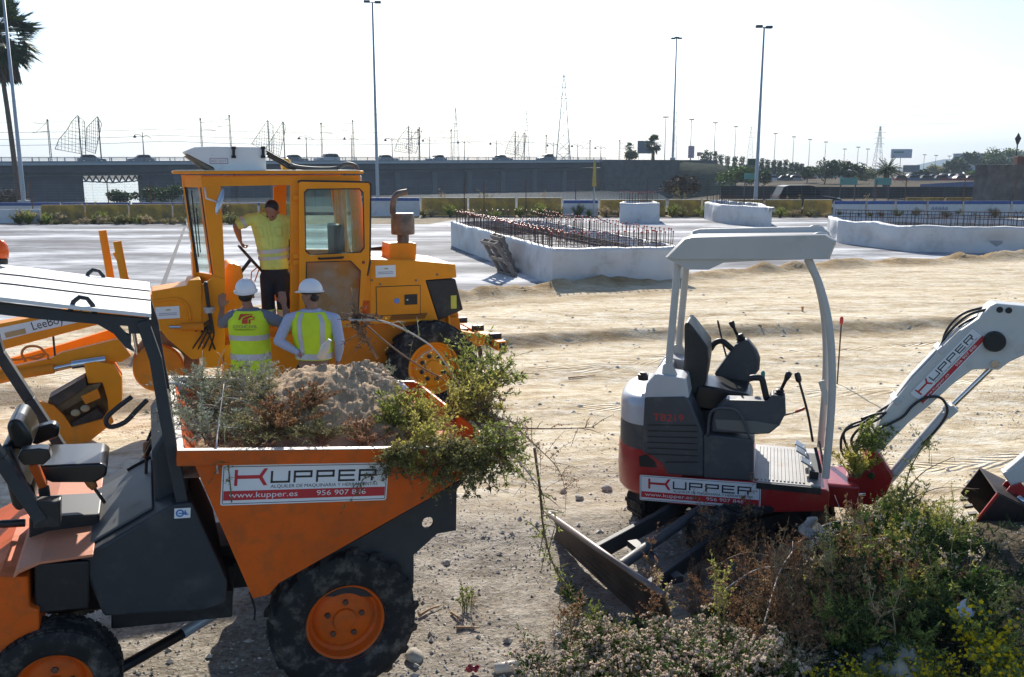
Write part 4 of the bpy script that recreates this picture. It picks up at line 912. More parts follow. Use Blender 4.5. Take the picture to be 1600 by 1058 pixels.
    mb = MB(); mb.tube(bez(P, 4), .011, 8); mb.build('grab_rail', exgrey, root, smooth=True)
    # pedals
    for y, u, v in ((.20, 1266, 722), (.42, 1258, 706), (.62, 1256, 696)):
        p = E.y(u, v, y); mb = MB(); mb.box((p.x-.03, y, p.z), (.10, .14, .014), Matrix.Rotation(.5, 3, 'Y')); mb.bar((p.x, y, p.z-.01), (p.x+.05, y, zf), .02); mb.build('pedal', mat('pedal_metal', (.35, .35, .36), .35, .7), root, bevel=.003)
    mb = MB(); 
    mb.tube([E.y(1274, 700, .3), E.y(1283, 738, .15)], .014, 8); mb.tube([E.y(1280, 690, .45), E.y(1288, 735, .2)], .010, 8); mb.box((xf1-.05, .4, zf+.04), (.07, .5, .06)); mb.build('pedal_linkage', blk, root)
    # ---- swing post
    yb = .46
    PR('swing_post', [(1325, 745), (1350, 725), (1356, 705), (1365, 697), (1377, 712), (1398, 745), (1386, 772), (1362, 790), (1322, 786)], yb-.10, yb+.10, exred, yref=yb-.1, bevel=.02)
    mb = MB(); p = E.y(1361, 742, yb-.1); mb.lathe([(.03, yb-.13), (.03, yb+.13)], (p.x, 0, p.z), 'y', 14); mb.build('swing_pin', chrome, root)
    mb = MB(); a = E.y(1296, 775, .25); c = E.y(1352, 772, .3); mb.tube([a, c], .018, 10); mb.build('swing_ram', chrome, root, smooth=True)
    mb = MB(); mb.box((E.y(1310, 780, .4).x, .48, .42), (.28, .5, .20)); mb.build('swing_bracket', exred, root, bevel=.02)
    # ---- boom
    lowp = [(1353, 700), (1382, 645), (1425, 592), (1463, 553), (1500, 517), (1530, 497), (1548, 478), (1556, 474), (1600, 478), (1668, 486), (1668, 548), (1600, 556), (1578, 566), (1560, 579), (1546, 577), (1520, 578), (1490, 600), (1455, 632), (1421, 660), (1377, 706), (1362, 716)]
    hh = []
    for c in ((1562, 484), (1576, 485)):
        q = E.y(c[0], c[1], yb-.09); hh.append(circ(q.x, q.z, .022, 12))
    bo = MB(); bo.prism(E.xz(lowp, yb-.09), yb-.09, yb+.09); boom = bo.build('boom', boomc, root, bevel=.012)
    for h_ in hh:
        mb = MB(); cx = sum(a for a, b in h_)/12; cz = sum(b for a, b in h_)/12; mb.lathe([(.024, yb-.096), (.024, yb-.092)], (cx, 0, cz), 'y', 12); mb.build('pin_hole', blk, boom)
    # white/red writing on the boom
    p0, p1, p2 = E.y(1444, 634, yb-.09), E.y(1545, 530, yb-.09), E.y(1428, 617, yb-.09); X = p1-p0; X.y = 0; Lx = X.length; X.normalize()
    hire_decal(root, (p0.x, yb-.094, p0.z), X, V(-X.z, 0, X.x), N, Lx, .155, K)
    mb = MB(); q = E.y(1553, 533, yb-.09); mb.lathe([(.07, yb-.15), (.078, yb-.13), (.08, yb-.10), (.08, yb-.094)], (q.x, 0, q.z), 'y', 20); mb.build('work_lamp', blk, boom, smooth=True, auto=40)
    q = E.y(1554, 568, yb-.09); mb = MB(); mb.lathe([(.03, yb-.115), (.03, yb+.115)], (q.x, 0, q.z), 'y', 14); mb.build('ram_pin', chrome, boom)
    # arm (beyond the right edge) coming down to the bucket
    arm = [(1648, 470), (1690, 480), (1700, 540), (1640, 780), (1615, 788), (1600, 775), (1650, 560), (1638, 520)]
    mb = MB(); mb.prism(E.xz(arm, yb-.07), yb-.07, yb+.07); mb.build('dipper_arm', boomc, root, bevel=.012)
    mb = MB(); mb.bar(E.y(1572, 748, yb), E.y(1612, 728, yb), .14, .10, up=(0, 1, 0)); mb.bar(E.y(1575, 745, yb), E.y(1640, 690, yb), .12, .09, up=(0, 1, 0)); mb.build('bucket_link', boomc, root, bevel=.01)
    mb = MB(); a, c = E.y(1490, 632, yb-.02), E.y(1554, 570, yb-.02); mb.tube([a, c], .022, 12); mb.build('boom_ram_rod', chrome, root, smooth=True, auto=40)
    mb = MB(); b0, b1 = E.y(1386, 752, yb-.02), E.y(1484, 638, yb-.02); mb.tube([b0, b1], .042, 14); mb.tube([b1-(b1-b0)*.04, b1+(b1-b0)*.03], .052, 14); mb.build('boom_ram', exsil, root, smooth=True, auto=40)
    mb = MB(); c = b1; mb.box((c.x, yb-.02, c.z-.02), (.10, .11, .07), Matrix.Rotation(-.85, 3, 'Y')); mb.build('ram_head', boomc, root, bevel=.01)
    # pipes on the boom back and hoses
    for i, y in enumerate((yb-.06, yb-.02, yb+.02, yb+.06)):
        P = [E.y(u, v, y) for u, v in ((1392, 632), (1425, 588), (1462, 549), (1498, 512))]; mb = MB(); mb.tube(P, .009, 6); mb.build('hydraulic_pipe', exsil, boom, smooth=True)
    for u, v in ((1399, 624), (1468, 546)):
        q = E.y(u, v, yb); mb = MB(); mb.box((q.x, yb, q.z+.01), (.05, .2, .05), Matrix.Rotation(-.85, 3, 'Y')); mb.build('pipe_clamp', exsil, boom, bevel=.004)
    hz = [([(1468, 543), (1482, 520), (1510, 494), (1540, 484), (1552, 482)], yb-.05), ([(1472, 542), (1490, 518), (1515, 500), (1546, 490)], yb-.02), ([(1476, 540), (1495, 520), (1520, 506), (1546, 494)], yb+.02), ([(1470, 545), (1480, 515), (1505, 490), (1548, 478)], yb+.06),
          ([(1398, 628), (1378, 640), (1350, 660), (1322, 672), (1314, 690), (1318, 712), (1340, 725)], yb-.04), ([(1398, 630), (1375, 645), (1352, 656), (1330, 664), (1318, 680), (1330, 715)], yb+.02), ([(1400, 632), (1372, 655), (1345, 668), (1330, 690), (1345, 720)], yb-.08),
          ([(1372, 670), (1395, 660), (1412, 650), (1425, 635), (1445, 622), (1468, 621), (1479, 634), (1478, 650), (1462, 672), (1440, 695)], yb-.12), ([(1345, 655), (1365, 648), (1385, 645)], yb-.1)]
    for pts, y in hz:
        mb = MB(); mb.tube(bez([E.y(u, v, y) for u, v in pts], 5), .011, 7); mb.build('hydraulic_hose', hose, root, smooth=True)
    # ---- bucket
    bk = [(1524, 811), (1557, 769), (1620, 800), (1680, 850), (1660, 905), (1600, 890), (1593, 886)]
    q = E.xz(bk, .2); y0, y1 = .16, .80
    bmat = mat('bucket_inside', (.022, .012, .012), .6, .2, dirt=.4, dcol=(.1, .07, .05))
    mb = MB(); mb.prism(q, y0, y0+.015); mb.prism(q, y1-.015, y1)
    for a, b2 in ((q[1], q[2]), (q[2], q[3]), (q[3], q[4]), (q[4], q[5])): mb.bar((a[0], y0+.32, a[1]), (b2[0], y0+.32, b2[1]), .60, .014)
    bu = mb.build('bucket', bmat, root)
    mb = MB(); mb.bar((q[0][0], y0, q[0][1]), (q[1][0], y0, q[1][1]), .02, .02); mb.build('bucket_edge', exred, bu)
    for k in range(4):
        y = y0+.06+k*.17; mb = MB(); mb.bar((q[0][0]+.05, y, q[0][1]-.02), (q[0][0]-.01, y, q[0][1]-.035), .05, .02); mb.build('bucket_tooth', steelw, bu)
    for y in (yb-.08, yb+.05):
        mb = MB(); mb.prism(E.xz([(1575, 775), (1582, 766), (1600, 760), (1625, 790), (1612, 812), (1590, 800)], .3), y, y+.02); mb.build('bucket_bracket', exred, root, bevel=.004)
    mb = MB(); mb.tube([E.y(1590, 776, .3), E.y(1606, 790, .3)], .022, 10); mb.build('bucket_pin', chrome, root, smooth=True)
    # ---- undercarriage (its own heading, the tracks point towards the weeds)
    T = Fr((1.86, 7.30, 0), 27, 0); Mi = E.matrix().inverted() @ T.matrix()
    def tb(mb): mb.v = [tuple(Mi @ Vector(p)) for p in mb.v]; return mb
    for y in (-.42, .42):
        L0, r = .52, .17; path = [(-L0+r*cos(a), .19+r*sin(a)) for a in [radians(90+180*i/10) for i in range(11)]]+[(L0+r*cos(a), .19+r*sin(a)) for a in [radians(-90+180*i/10) for i in range(11)]]
        inn = [(-L0+(r-.035)*cos(a), .19+(r-.035)*sin(a)) for a in [radians(90+180*i/10) for i in range(11)]]+[(L0+(r-.035)*cos(a), .19+(r-.035)*sin(a)) for a in [radians(-90+180*i/10) for i in range(11)]]
        mb = MB(); n = len(path); rg = [[V(a, y-.115, b) for a, b in path], [V(a, y+.115, b) for a, b in path], [V(a, y+.115, b) for a, b in inn], [V(a, y-.115, b) for a, b in inn], [V(a, y-.115, b) for a, b in path]]
        mb.loft(rg, cap=False)
        tot = 2*(2*L0)+2*pi*r; m_ = 34
        for i in range(m_):
            s = tot*i/m_
            if s < 2*L0: c = V(-L0+s, y, .19-r); tdir = 0
            elif s < 2*L0+pi*r: a = -pi/2+(s-2*L0)/r; c = V(L0+r*cos(a), y, .19+r*sin(a)); tdir = a+pi/2
            elif s < 4*L0+pi*r: c = V(L0-(s-2*L0-pi*r), y, .19+r); tdir = 0
            else: a = pi/2+(s-4*L0-pi*r)/r; c = V(-L0+r*cos(a), y, .19+r*sin(a)); tdir = a+pi/2
            mb.box(c, (.035, .225, .03), Matrix.Rotation(-tdir, 3, 'Y'))
        tr = tb(mb).build('rubber_track', rubber, root)
        mb = MB()
        for x in (-L0, L0): mb.lathe([(.02, y-.12), (.11, y-.11), (.125, y-.06), (.125, y+.06), (.11, y+.11), (.02, y+.12)], (x, 0, .19), 'y', 18)
        for x in (-.25, 0, .25): mb.lathe([(.02, y-.1), (.055, y-.1), (.055, y+.1), (.02, y+.1)], (x, 0, .10), 'y', 12)
        mb.box((0, y, .2), (.8, .12, .12)); tb(mb).build('track_frame', blk, tr)
    mb = MB(); mb.box((0, 0, .25), (.6, .8, .14)); mb.lathe([(.3, .30), (.3, .36)], (0, 0, 0), n=24); tb(mb).build('undercarriage', blk, root)
    # dozer blade
    Bm = Fr((0, 0, 0), 0); mb = MB()
    a0, a1 = G(864, 842, 0), G(1036, 1004, 0); tp0, tp1 = G(855, 806, .34), G(1033, 932, .36)
    dd = (a1-a0).normalized(); ax = V(dd.y, -dd.x, 0)
    if ax.x > 0: ax = -ax
    rings = []; Ei = E.matrix().inverted()
    for t in (0, 1):
        base = a0+(a1-a0)*t; topp = tp0+(tp1-tp0)*t; col = []
        for i in range(9):
            z = .01+.34*i/8; k = i/8; p = base*(1-k)+topp*k; p = p-ax*.05*sin(pi*k); col.append(V(p.x, p.y, z))
        back = [p-ax*.02 for p in reversed(col)]; rings.append([Ei @ p for p in col+back])
    mb.loft(rings); bl = mb.build('dozer_blade', steelw, root, bevel=.003)
    mb = MB(); mb.tube([Ei @ (tp0-ax*.015+V(0, 0, .01)), Ei @ (tp1-ax*.015+V(0, 0, .01))], .022, 10); mb.build('blade_top_edge', mat('worn_edge_steel', (.20, .17, .16), .5, .4, var=.3), bl, smooth=True)
    for t, y in ((.38, .28), (.80, -.28)):
        p = a0+(a1-a0)*t; tq = tp0+(tp1-tp0)*t; k_ = .55; p = p*(1-k_)+tq*k_; pa = V(p.x, p.y, .2)-ax*.07; pe = T.w((0.0, y, .28)); mid = (pa+pe)/2+V(0, 0, -.03); mb = MB()
        mb.bar(Ei @ pa, Ei @ mid, .05, .13, up=(0, 0, 1)); mb.bar(Ei @ mid, Ei @ pe, .05, .13, up=(0, 0, 1)); mb.build('blade_arm', charcoal, root, bevel=.008)
    p = (a0+(a1-a0)*.58)*.35+(tp0+(tp1-tp0)*.58)*.65; mb = MB(); p = p-ax*.10; mb.tube([Ei @ V(p.x, p.y, .25), Ei @ T.w((-.1, 0, .3))], .04, 12); mb.build('blade_ram', exgrey, root, smooth=True, auto=40)
    pa = a0+(a1-a0)*.40-ax*.35; pb = a0+(a1-a0)*.78-ax*.35; mb = MB(); mb.bar(Ei @ V(pa.x, pa.y, .2), Ei @ V(pb.x, pb.y, .2), .08, .05); mb.build('blade_cross_member', exgrey, root)
excavator()
# ================================================================ motor grader
yel = mat('grader_yellow', (.84, .285, .008), .45, var=.08, coat=.05, spec=.25, dirt=.12, dcol=(.50, .22, .04), dscale=4)
yel_d = mat('grader_yellow_dusty', (.72, .22, .012), .6, var=.15, spec=.25, dirt=.3, dcol=(.36, .18, .06), dscale=5)
yel_l = mat('interior_tan', (.66, .42, .12), .6, var=.08)
seal = mat('rubber_seal', (.02, .018, .016), .6)
cabglass = glass('cab_glass', (.84, .94, .92), .22)
tint = glass('dusty_lower_glass', (.90, .80, .60), .35)
whit = mat('white_box_paint', (.74, .73, .70), .45, var=.04, dirt=.1, dcol=(.45, .42, .38))
exh = mat('exhaust_rust', (.19, .15, .12), .55, .4, var=.45, scale=7, dirt=.3, dcol=(.09, .06, .045), dscale=6)
blade_m = mat('blade_steel_dark', (.05, .035, .028), .55, .3, var=.4, dirt=.4, dcol=(.15, .1, .07))
mud = mat('dried_mud', (.22, .18, .13), .95, var=.3, scale=8, bump=.06)
def grader():
    M = Fr((-1.0, 10.9, 0), 22, 0); y0, y1 = .32, 1.52
    root = empty('motor_grader', M=M.matrix(), label='yellow motor grader with open cab door, white roof box and rusty exhaust', cat='motor grader')
    def X(pts, y=y0): return M.xz(pts, y)
    def PR(name, pts, a, b, m=yel, par=None, yref=None, bevel=.008, **k):
        mb = MB(); mb.prism(X(pts, a if yref is None else yref), a, b); return mb.build(name, m, par or root, bevel=bevel, **k)
    # wheels
    for y in (.19, 1.72): wheel(root, (.05, y, .575), .565, .38, .335, -1 if y < 1 else 1, 'rib' if 0 else 'ag', yel, rubber, 8, holes=True)
    for y in (.25, 1.65): wheel(root, (-3.55, y, .48), .47, .30, .27, -1 if y < 1 else 1, 'ag', yel, rubber, 8, holes=True) if False else None
    # rear frame
    fr_ = [(470, 508), (600, 500), (720, 497), (716, 520), (690, 560), (600, 580), (470, 590), (340, 570), (330, 540), (400, 520)]
    PR('main_frame', fr_, y0+.1, y1-.1, yel_d, yref=y0)
    mb = MB(); mb.tube([(.05, .3, .575), (.05, 1.6, .575)], .10, 12); mb.box((-.2, .95, .8), (1.8, .7, .3)); mb.build('rear_axle', blk, root, bevel=.01)
    # hood
    hd = [(577, 405), (648, 407), (712, 413), (714, 434), (665, 438), (685, 501), (578, 508)]
    h = X(hd); mb = MB(); mb.prism(h, y0, y1); hood = mb.build('engine_hood', yel, root, bevel=.015)
    gr = X([(665.5, 438.5), (712, 436), (724, 484), (686, 501)]); mb = MB(); mb.prism(gr, y0+.006, y1-.006); mb.build('radiator_grille', blk, root, bevel=.012)
    q0, q1 = M.y(704, 463, y0), M.y(714, 481, y0); mb = MB(); mb.box(((q0.x+q1.x)/2, y0+.002, (q0.z+q1.z)/2), (.075, .004, .17)); mb.build('yellow_notice', mat('notice_yellow', (.6, .55, .06), .5), root)
    dp = X([(588, 449), (656, 446), (656, 490), (589, 493)]); mb = MB(); mb.prism(dp, y0-.010, y0-.001); door = mb.build('service_door', yel, root, bevel=.004)
    mb = MB(); s_ = X([(587, 448), (657, 445), (657, 491), (588, 494)]); mb.prism(s_, y0-.004, y0-.0005); mb.build('door_gap', seal, root)
    c = M.y(620, 470, y0-.01); mb = MB(); mb.lathe([(.035, c.y-.004), (.035, c.y-.001)], (c.x, 0, c.z), 'y', 18); mb.build('blue_disc', mat('disc_blue', (.12, .25, .55), .4), door)
    c = M.y(642, 468, y0-.01); mb = MB(); mb.box((c.x, c.y-.004, c.z), (.165, .008, .13)); mb.build('latch_recess', blk, door, bevel=.003); mb = MB(); mb.ball((c.x-.05, c.y-.012, c.z), (.014, .008, .014), 8, 5); mb.build('lock', chrome, door)
    a, b = M.y(608, 503, y0), M.y(664, 491, y0); mb = MB()
    for i in range(20):
        for j in range(4):
            x = a.x+(b.x-a.x)*i/20+.01; z = a.z+.01+(b.z-a.z)*j/4+.012*0; mb.box((x+.012*j, y0-.001, z+.015), (.014, .004, .022))
    mb.build('vent_slots', mat('slot_brown', (.16, .06, .01), .8), hood)
    def notice(u0, v0, u1, v1, y, nm='white_notice'):
        a, b = M.y(u0, v1, y), M.y(u1, v0, y); mb = MB(); d = Decal(mb, (a.x, y-.002, a.z), (1, 0, 0), (0, 0, 1), (0, -1, 0)); W, H = b.x-a.x, b.z-a.z
        d.rect(0, 0, W, H, .001, 0)
        for k in range(2): d.rect(W*.12, H*(.42-.13*k), W*.88, H*(.47-.13*k), .002, 1)
        d.poly([(W*.38, H*.68), (W*.5, H*.80), (W*.66, H*.74), (W*.6, H*.66)], .002, 2); mb.build(nm, [K['white'], mat('notice_grey', (.25, .27, .35), .6), mat('notice_ochre', (.45, .35, .12), .6)], root)
    notice(587, 414, 618, 434, y0)
    for u, v in ((581, 438), (594, 444), (650, 438), (683, 429)):
        c = M.y(u, v, y0); mb = MB(); mb.lathe([(.014, y0-.012), (.016, y0-.001)], (c.x, 0, c.z), 'y', 8); mb.build('hood_bolt', exh, root)
    # exhaust stack
    c = M.y(629, 395, .7); cx, cy = c.x-.0, .68
    mb = MB(); z0 = M.y(629, 409, y0).z-.02; q = X([(608, 409), (609, 381), (651, 380), (650, 412)], .55); mb.prism(q, .55, .95); mb.build('stack_housing', yel, root, bevel=.01)
    zc = lambda v: M.y(629, v, .75).z
    cx = M.y(629.5, 360, .75).x; mb = MB(); mb.lathe([(.075, zc(381)), (.075, zc(367)), (.145, zc(366)), (.15, zc(364)), (.15, zc(335)), (.145, zc(333)), (.03, zc(332.5))], (cx, .75, 0), n=24, cap=False); mb.build('muffler', exh, root, smooth=True, auto=35)
    P = [M.y(u, v, .75) for u, v in ((614, 334), (614, 322), (616, 311), (622, 303), (636, 300))]; mb = MB(); mb.tube(bez(P, 5), .040, 14); mb.build('exhaust_elbow', exh, root, smooth=True, auto=50)
    P = [M.y(u, v, 1.0) for u, v in ((580, 389), (598, 388))]; mb = MB(); mb.tube(P, [.02, .03], 10); mb.build('filler_pipe', blk, root)
    # ---- cab
    rf = X([(267, 268), (285, 275), (560, 273), (568, 268), (420, 266.5)])
    zt = M.y(420, 267, y0).z; zb = zt-.055
    xa, xb = M.y(268, 268, y0).x, M.y(567, 268, y0).x; xm = M.y(316, 278, y0).x
    mb = MB(); mb.prism([(xm+.02, y0-.05), (xb, y0-.05), (xb, y1+.05), (xm+.02, y1+.05), (xa+.02, y1-.40), (xa+.02, y0+.38)], zb+.02, zt, 'z'); mb.build('cab_roof', yel, root, bevel=.012)
    mb = MB(); mb.prism([(xm+.05, y0-.03), (xb-.04, y0-.03), (xb-.04, y1+.03), (xm+.05, y1+.03), (xa+.06, y1-.40), (xa+.06, y0+.38)], zt+.001, zt+.008, 'z'); mb.build('roof_top', mat('pale_cab_top', (.72, .66, .52), .45, var=.08), root)  # thin paler sheet over the yellow roof
    zh = M.y(420, 290, y0).z
    def side(y, yr, dep, name):
        # header, front pillar, B pillar, rear pillar
        a = X([(316, 276), (563, 274), (563, 288), (468, 289), (345, 291), (318, 291)], yr); mb = MB(); mb.prism(a, y, y+dep); mb.build('header', yel, root, bevel=.006)
        a = X([(317, 285), (345, 291), (347, 330), (351, 417), (352, 440), (347, 520), (336, 520), (338, 437), (334, 412)], yr); mb = MB(); mb.prism(a, y+.002, y+dep-.002); mb.build('front_pillar', yel, root, bevel=.006)
        a = X([(454, 288), (470, 288), (468, 500), (454, 500)], yr); mb = MB(); mb.prism(a, y+.003, y+dep-.003); mb.build('middle_pillar', yel, root, bevel=.006)
        a = X([(545, 288), (562, 288), (578, 408), (578, 470), (560, 470), (558, 400)], yr); mb = MB(); mb.prism(a, y+.004, y+dep-.004); mb.build('rear_pillar', yel, root, bevel=.006)
    side(y0, y0, .06, 'n'); side(y1-.06, y0, .06, 'f')
    PR('rear_panel', [(470, 402), (560, 402), (562, 512), (470, 512)], y0+.006, y0+.05, yel_l)
    PR('rear_panel', [(345, 415), (470, 402), (560, 402), (562, 512), (470, 512), (345, 480)][1:5]+[], y1-.05, y1-.01, yel_l, yref=y0)
    # back wall of the cab : tan post and window
    xr = M.y(556, 400, y0).x; mb = MB()
    for yy, w in ((y0+.05, .1), ((y0+y1)/2, .12), (y1-.1, .12)): mb.box((xr, yy+.02, 2.35), (.04, w, 1.0))
    mb.box((xr, (y0+y1)/2, 1.70), (.042, 1.1, .5)); mb.build('cab_back', yel_l, root, bevel=.005)
    mb = MB(); mb.box((xr+.03, (y0+y1)/2, 2.4), (.006, 1.0, .85)); mb.build('rear_window', cabglass, root)
    a = X([(470, 292), (548, 292), (556, 400), (470, 400)]); mb = MB(); mb.prism(a, y1-.03, y1-.025); mb.build('side_window', cabglass, root)
    # rounded window on the far side of the doorway and its orange post
    a = X([(452, 291), (480, 291), (480, 400), (452, 400)]); 
    mb = MB(); p = M.y(430, 291, y1-.05); q = M.y(432, 470, y1-.05); mb.bar(p, q, .05, .04); mb.build('far_pillar', yel, root)
    a = M.xz([(429, 290), (470, 290), (470, 400), (429, 400)], y1-.05); mb = MB(); mb.prism(a, y1-.05, y1-.044); mb.build('far_window', cabglass, root)
    # angled front corner with windscreen
    tN, bN = M.y(316, 284, y0), M.y(336, 430, y0)
    def fr_pt(u, v): return None
    xt, xbm = tN.x, bN.x; dx, dy = -.20, .42
    def F(k, z): # k along facet, z height
        t = (z-bN.z)/(tN.z-bN.z); x = xbm+(xt-xbm)*t; return V(x+dx*k, y0+.02+dy*k, z)
    def facet(name, k0, k1, za, zb_, m, off=0, th=.03, par=None, bevel=.004):
        mb = MB(); n = V(-dy, dx, 0).normalized()*1; n = V(-.9, -.43, 0)
        mb.loft([[F(k, za)+n*off, F(k, zb_)+n*off, F(k, zb_)+n*(off-th), F(k, za)+n*(off-th)] for k in (k0, k1)]); return mb.build(name, m, par or root, bevel=bevel)
    zt2 = zh+.12; zbot = bN.z
    facet('windscreen_header', 0, 1, zh-.02, zt2, yel); facet('windscreen_edge', 0, .10, zbot, zh-.02, yel); facet('windscreen_edge', .90, 1, zbot-.3, zh-.02, yel)
    facet('corner_windscreen', .12, .88, zbot+.02, zh-.04, cabglass, -.01, .008, bevel=0)
    for k0, k1 in ((.10, .13), (.87, .90)): facet('windscreen_seal', k0, k1, zbot, zh-.02, seal, .004, .03, bevel=0)
    facet('front_lower_panel', 0, 1, 1.35, zbot, yel)
    mb = MB(); A0, A1 = F(1, zbot), F(1, zh); mb.box((A0.x-.0, (y0+y1)/2, 1.7), (.04, y1-y0-.8, .7)); mb.box((A1.x+.03, (y0+y1)/2, zh+.04), (.04, y1-y0-.8, .16)); mb.build('front_panel', yel, root)
    mb = MB(); mb.box(((A0.x+A1.x)/2, (y0+y1)/2, (zbot+zh)/2), (.008, y1-y0-.86, zh-zbot-.05), Matrix.Rotation(-.10, 3, 'Y')); mb.build('front_windscreen', cabglass, root)
    mb = MB(); mb.tube([F(.35, zh-.05)+V(-.05, 0, .0), F(.42, zbot+.2)+V(-.06, 0, 0)], .008, 6); mb.bar(F(.30, zh-.25)+V(-.035, 0, 0), F(.38, zbot+.25)+V(-.04, 0, 0), .012, .012); mb.build('wiper', blk, root)
    # mirror
    mb = MB(); P = [M.y(u, v, y0-.12) for u, v in ((321, 294), (322, 310), (340, 316))]; P[0].y = y0-.01; mb.tube(P, .010, 8); mb.build('mirror_arm', whit, root, smooth=True)
    p = M.y(343, 315, y0-.16); mb = MB(); mb.ball((0, 0, 0), (.02, .07, .155), 14, 9); rt = Matrix.Rotation(.30, 3, 'Y') @ Matrix.Rotation(.38, 3, 'Z'); mb.v = [tuple(p+rt @ Vector(v)) for v in mb.v]; mb.build('mirror', mat('mirror_shell', (.42, .45, .5), .15, .6), root, smooth=True)
    # inside: console, wheel, seat, floor
    PR('dash_console', [(352, 420), (358, 411), (376, 415), (380, 430), (378, 520), (348, 540)], y0+.20, y0+.75, yel, yref=y0+.2, bevel=.02)
    p = M.y(392, 405, y0+.42); mb = MB(); Wp = []; e1 = V(.62, 0, -.78).normalized(); e2 = V(0, 1, 0)
    for i in range(25): a = 2*pi*i/24; Wp.append(p+e1*(.21*cos(a))+e2*(.19*sin(a)))
    mb.tube(Wp, .016, 8, cap=False)
    for a in (.4, 2.2, 4.2): mb.bar(p, p+e1*(.21*cos(a))+e2*(.19*sin(a)), .022, .015)
    mb.tube([p, p+V(-.18, 0, -.22)], .022, 8); mb.build('steering_wheel', vinyl, root, smooth=True, auto=40)
    mb = MB(); P = [M.y(u, v, y0+.5) for u, v in ((392, 442), (393, 425), (403, 417), (405, 420), (398, 440))]; mb.tube(P, .008, 6); mb.build('hand_rail', yel, root)
    mb = MB(); q = M.y(470, 478, y0); mb.box((q.x-.42, (y0+y1)/2, .98), (1.5, y1-y0-.14, .05)); mb.build('cab_floor', blk, root)
    mb = MB(); sx = M.y(500, 440, .9).x; mb.box((sx, .92, 1.78), (.5, .5, .12)); mb.box((sx+.22, .92, 2.08), (.12, .48, .55)); mb.box((sx, .92, 1.58), (.35, .35, .28)); mb.build('operator_seat', blk, root, bevel=.03)
    # open door folded back along the side
    yd = y0-.075
    do = X([(467, 286), (470, 284), (576, 286), (578, 290), (577, 408), (573, 430), (562, 508), (468, 508)], yd)
    g1 = rr = [(475, 300), (480, 295), (562, 294), (568, 300), (570, 388), (564, 395), (484, 399), (477, 393)]
    g2 = [(478, 409), (548, 407), (564, 423), (560, 500), (477, 503)]
    mb = MB(); mb.prism(do, yd, yd+.035, holes=[X(g1, yd), X(g2, yd)]); dr = mb.build('cab_door', yel, root)
    for g, gm, nm in ((g1, cabglass, 'door_window'), (g2, tint, 'door_window')):
        cxu = sum(a for a, b in g)/len(g); cvu = sum(b for a, b in g)/len(g)
        mb = MB(); mb.prism(X(g, yd), yd+.012, yd+.018); w_ = mb.build(nm, gm, dr)
        inn = [(cxu+(a-cxu)*.965, cvu+(b-cvu)*.965) for a, b in g]; mb = MB(); mb.prism(X([(cxu+(a-cxu)*.995, cvu+(b-cvu)*.995) for a, b in g], yd), yd-.006, yd+.004, holes=[X(inn, yd)]); mb.build('window_seal', seal, w_)
    mb = MB(); E_ = X([(466, 285), (470, 283), (577, 285), (579.5, 290), (578.5, 408), (574, 431)], yd)
    for a, b in zip(E_, E_[1:]): mb.bar((a[0], yd+.02, a[1]), (b[0], yd+.02, b[1]), .02, .03)
    mb.build('door_seal', seal, dr)
    a, b = M.y(498, 404, yd-.01), M.y(536, 402, yd-.01); mb = MB(); mb.tube([a+V(0, .0, 0), a+V(.02, -.04, 0), b+V(-.02, -.04, 0), b], .014, 8); mb.build('door_handle', seal, dr)
    for v in (309, 400, 410):
        q = M.y(461, v, y0-.01); mb = MB(); mb.box((q.x+.02, y0-.02, q.z), (.09, .04, .06)); mb.build('hinge', yel, root, bevel=.006)
    q = M.y(568, 410, yd); mb = MB(); mb.lathe([(.016, yd-.012), (.02, yd-.001)], (q.x, 0, q.z), 'y', 10); mb.build('door_lock', mat('lock_red', (.25, .02, .01), .4), dr)
    # roof air unit
    ya, yb = .45, 1.25
    ac = X([(289, 236), (304, 230), (331, 229), (415, 230), (416, 266), (336, 267), (334, 262), (292, 240)], ya)
    mb = MB(); mb.prism(ac, ya, yb); box = mb.build('roof_air_unit', whit, root, bevel=.012)
    a = X([(291, 243), (297, 242), (337, 266), (330, 268), (318, 262)], ya+.01); mb = MB(); mb.prism(a, ya+.01, yb-.01); mb.build('air_intake', mat('intake_brown', (.2, .15, .1), .8), box)
    for u in (365, 411):
        p, q = M.y(u, 231, ya-.01), M.y(u, 245, ya-.01); mb = MB(); mb.bar(p, q, .03, .02); mb.box(q, (.05, .02, .03)); mb.box(p, (.05, .02, .03)); mb.build('box_clasp', blk, box)
    a, b = M.y(328, 256, ya), M.y(356, 247, ya); mb = MB(); d = Decal(mb, (a.x, ya-.001, a.z), (1, 0, 0), (0, 0, 1), (0, -1, 0)); W, H = b.x-a.x, b.z-a.z; d.poly(rrect(0, 0, W, H, .01), .001, 0, holes=[rrect(.006, .006, W-.006, H-.006, .008)]); d.text('RED DOT', W*.09, H*.26, H*.66, .001, 1, W*.82)
    mb.build('lettering', [mat('dull_red_ink', (.32, .10, .12), .5), mat('faded_ink', (.42, .22, .24), .5)], box)
    for k, pts in enumerate(([(416, 240), (430, 247), (445, 256), (455, 262)], [(416, 236), (428, 243), (448, 254), (460, 263)], [(418, 244), (436, 254), (450, 262), (462, 265)])):
        mb = MB(); mb.tube(bez([M.y(u, v, .8-.03*k) for u, v in pts], 4), .014, 7); mb.build('air_hose', hose, root, smooth=True)
    mb = MB(); mb.tube(bez([M.y(u, v, .75) for u, v in ((453, 258), (470, 262), (500, 264), (525, 263), (535, 258), (545, 256), (556, 260), (559, 268))], 4), .026, 9); mb.build('hose_sheath', mat('sheath_grey', (.10, .09, .08), .6, .2), root, smooth=True)
    mb = MB(); p = M.y(447, 258, 1.2); mb.ball(p, (.07, .07, .09), 12, 8); mb.build('roof_beacon', mat('beacon_amber', (.75, .35, .02), .2), root, smooth=True)
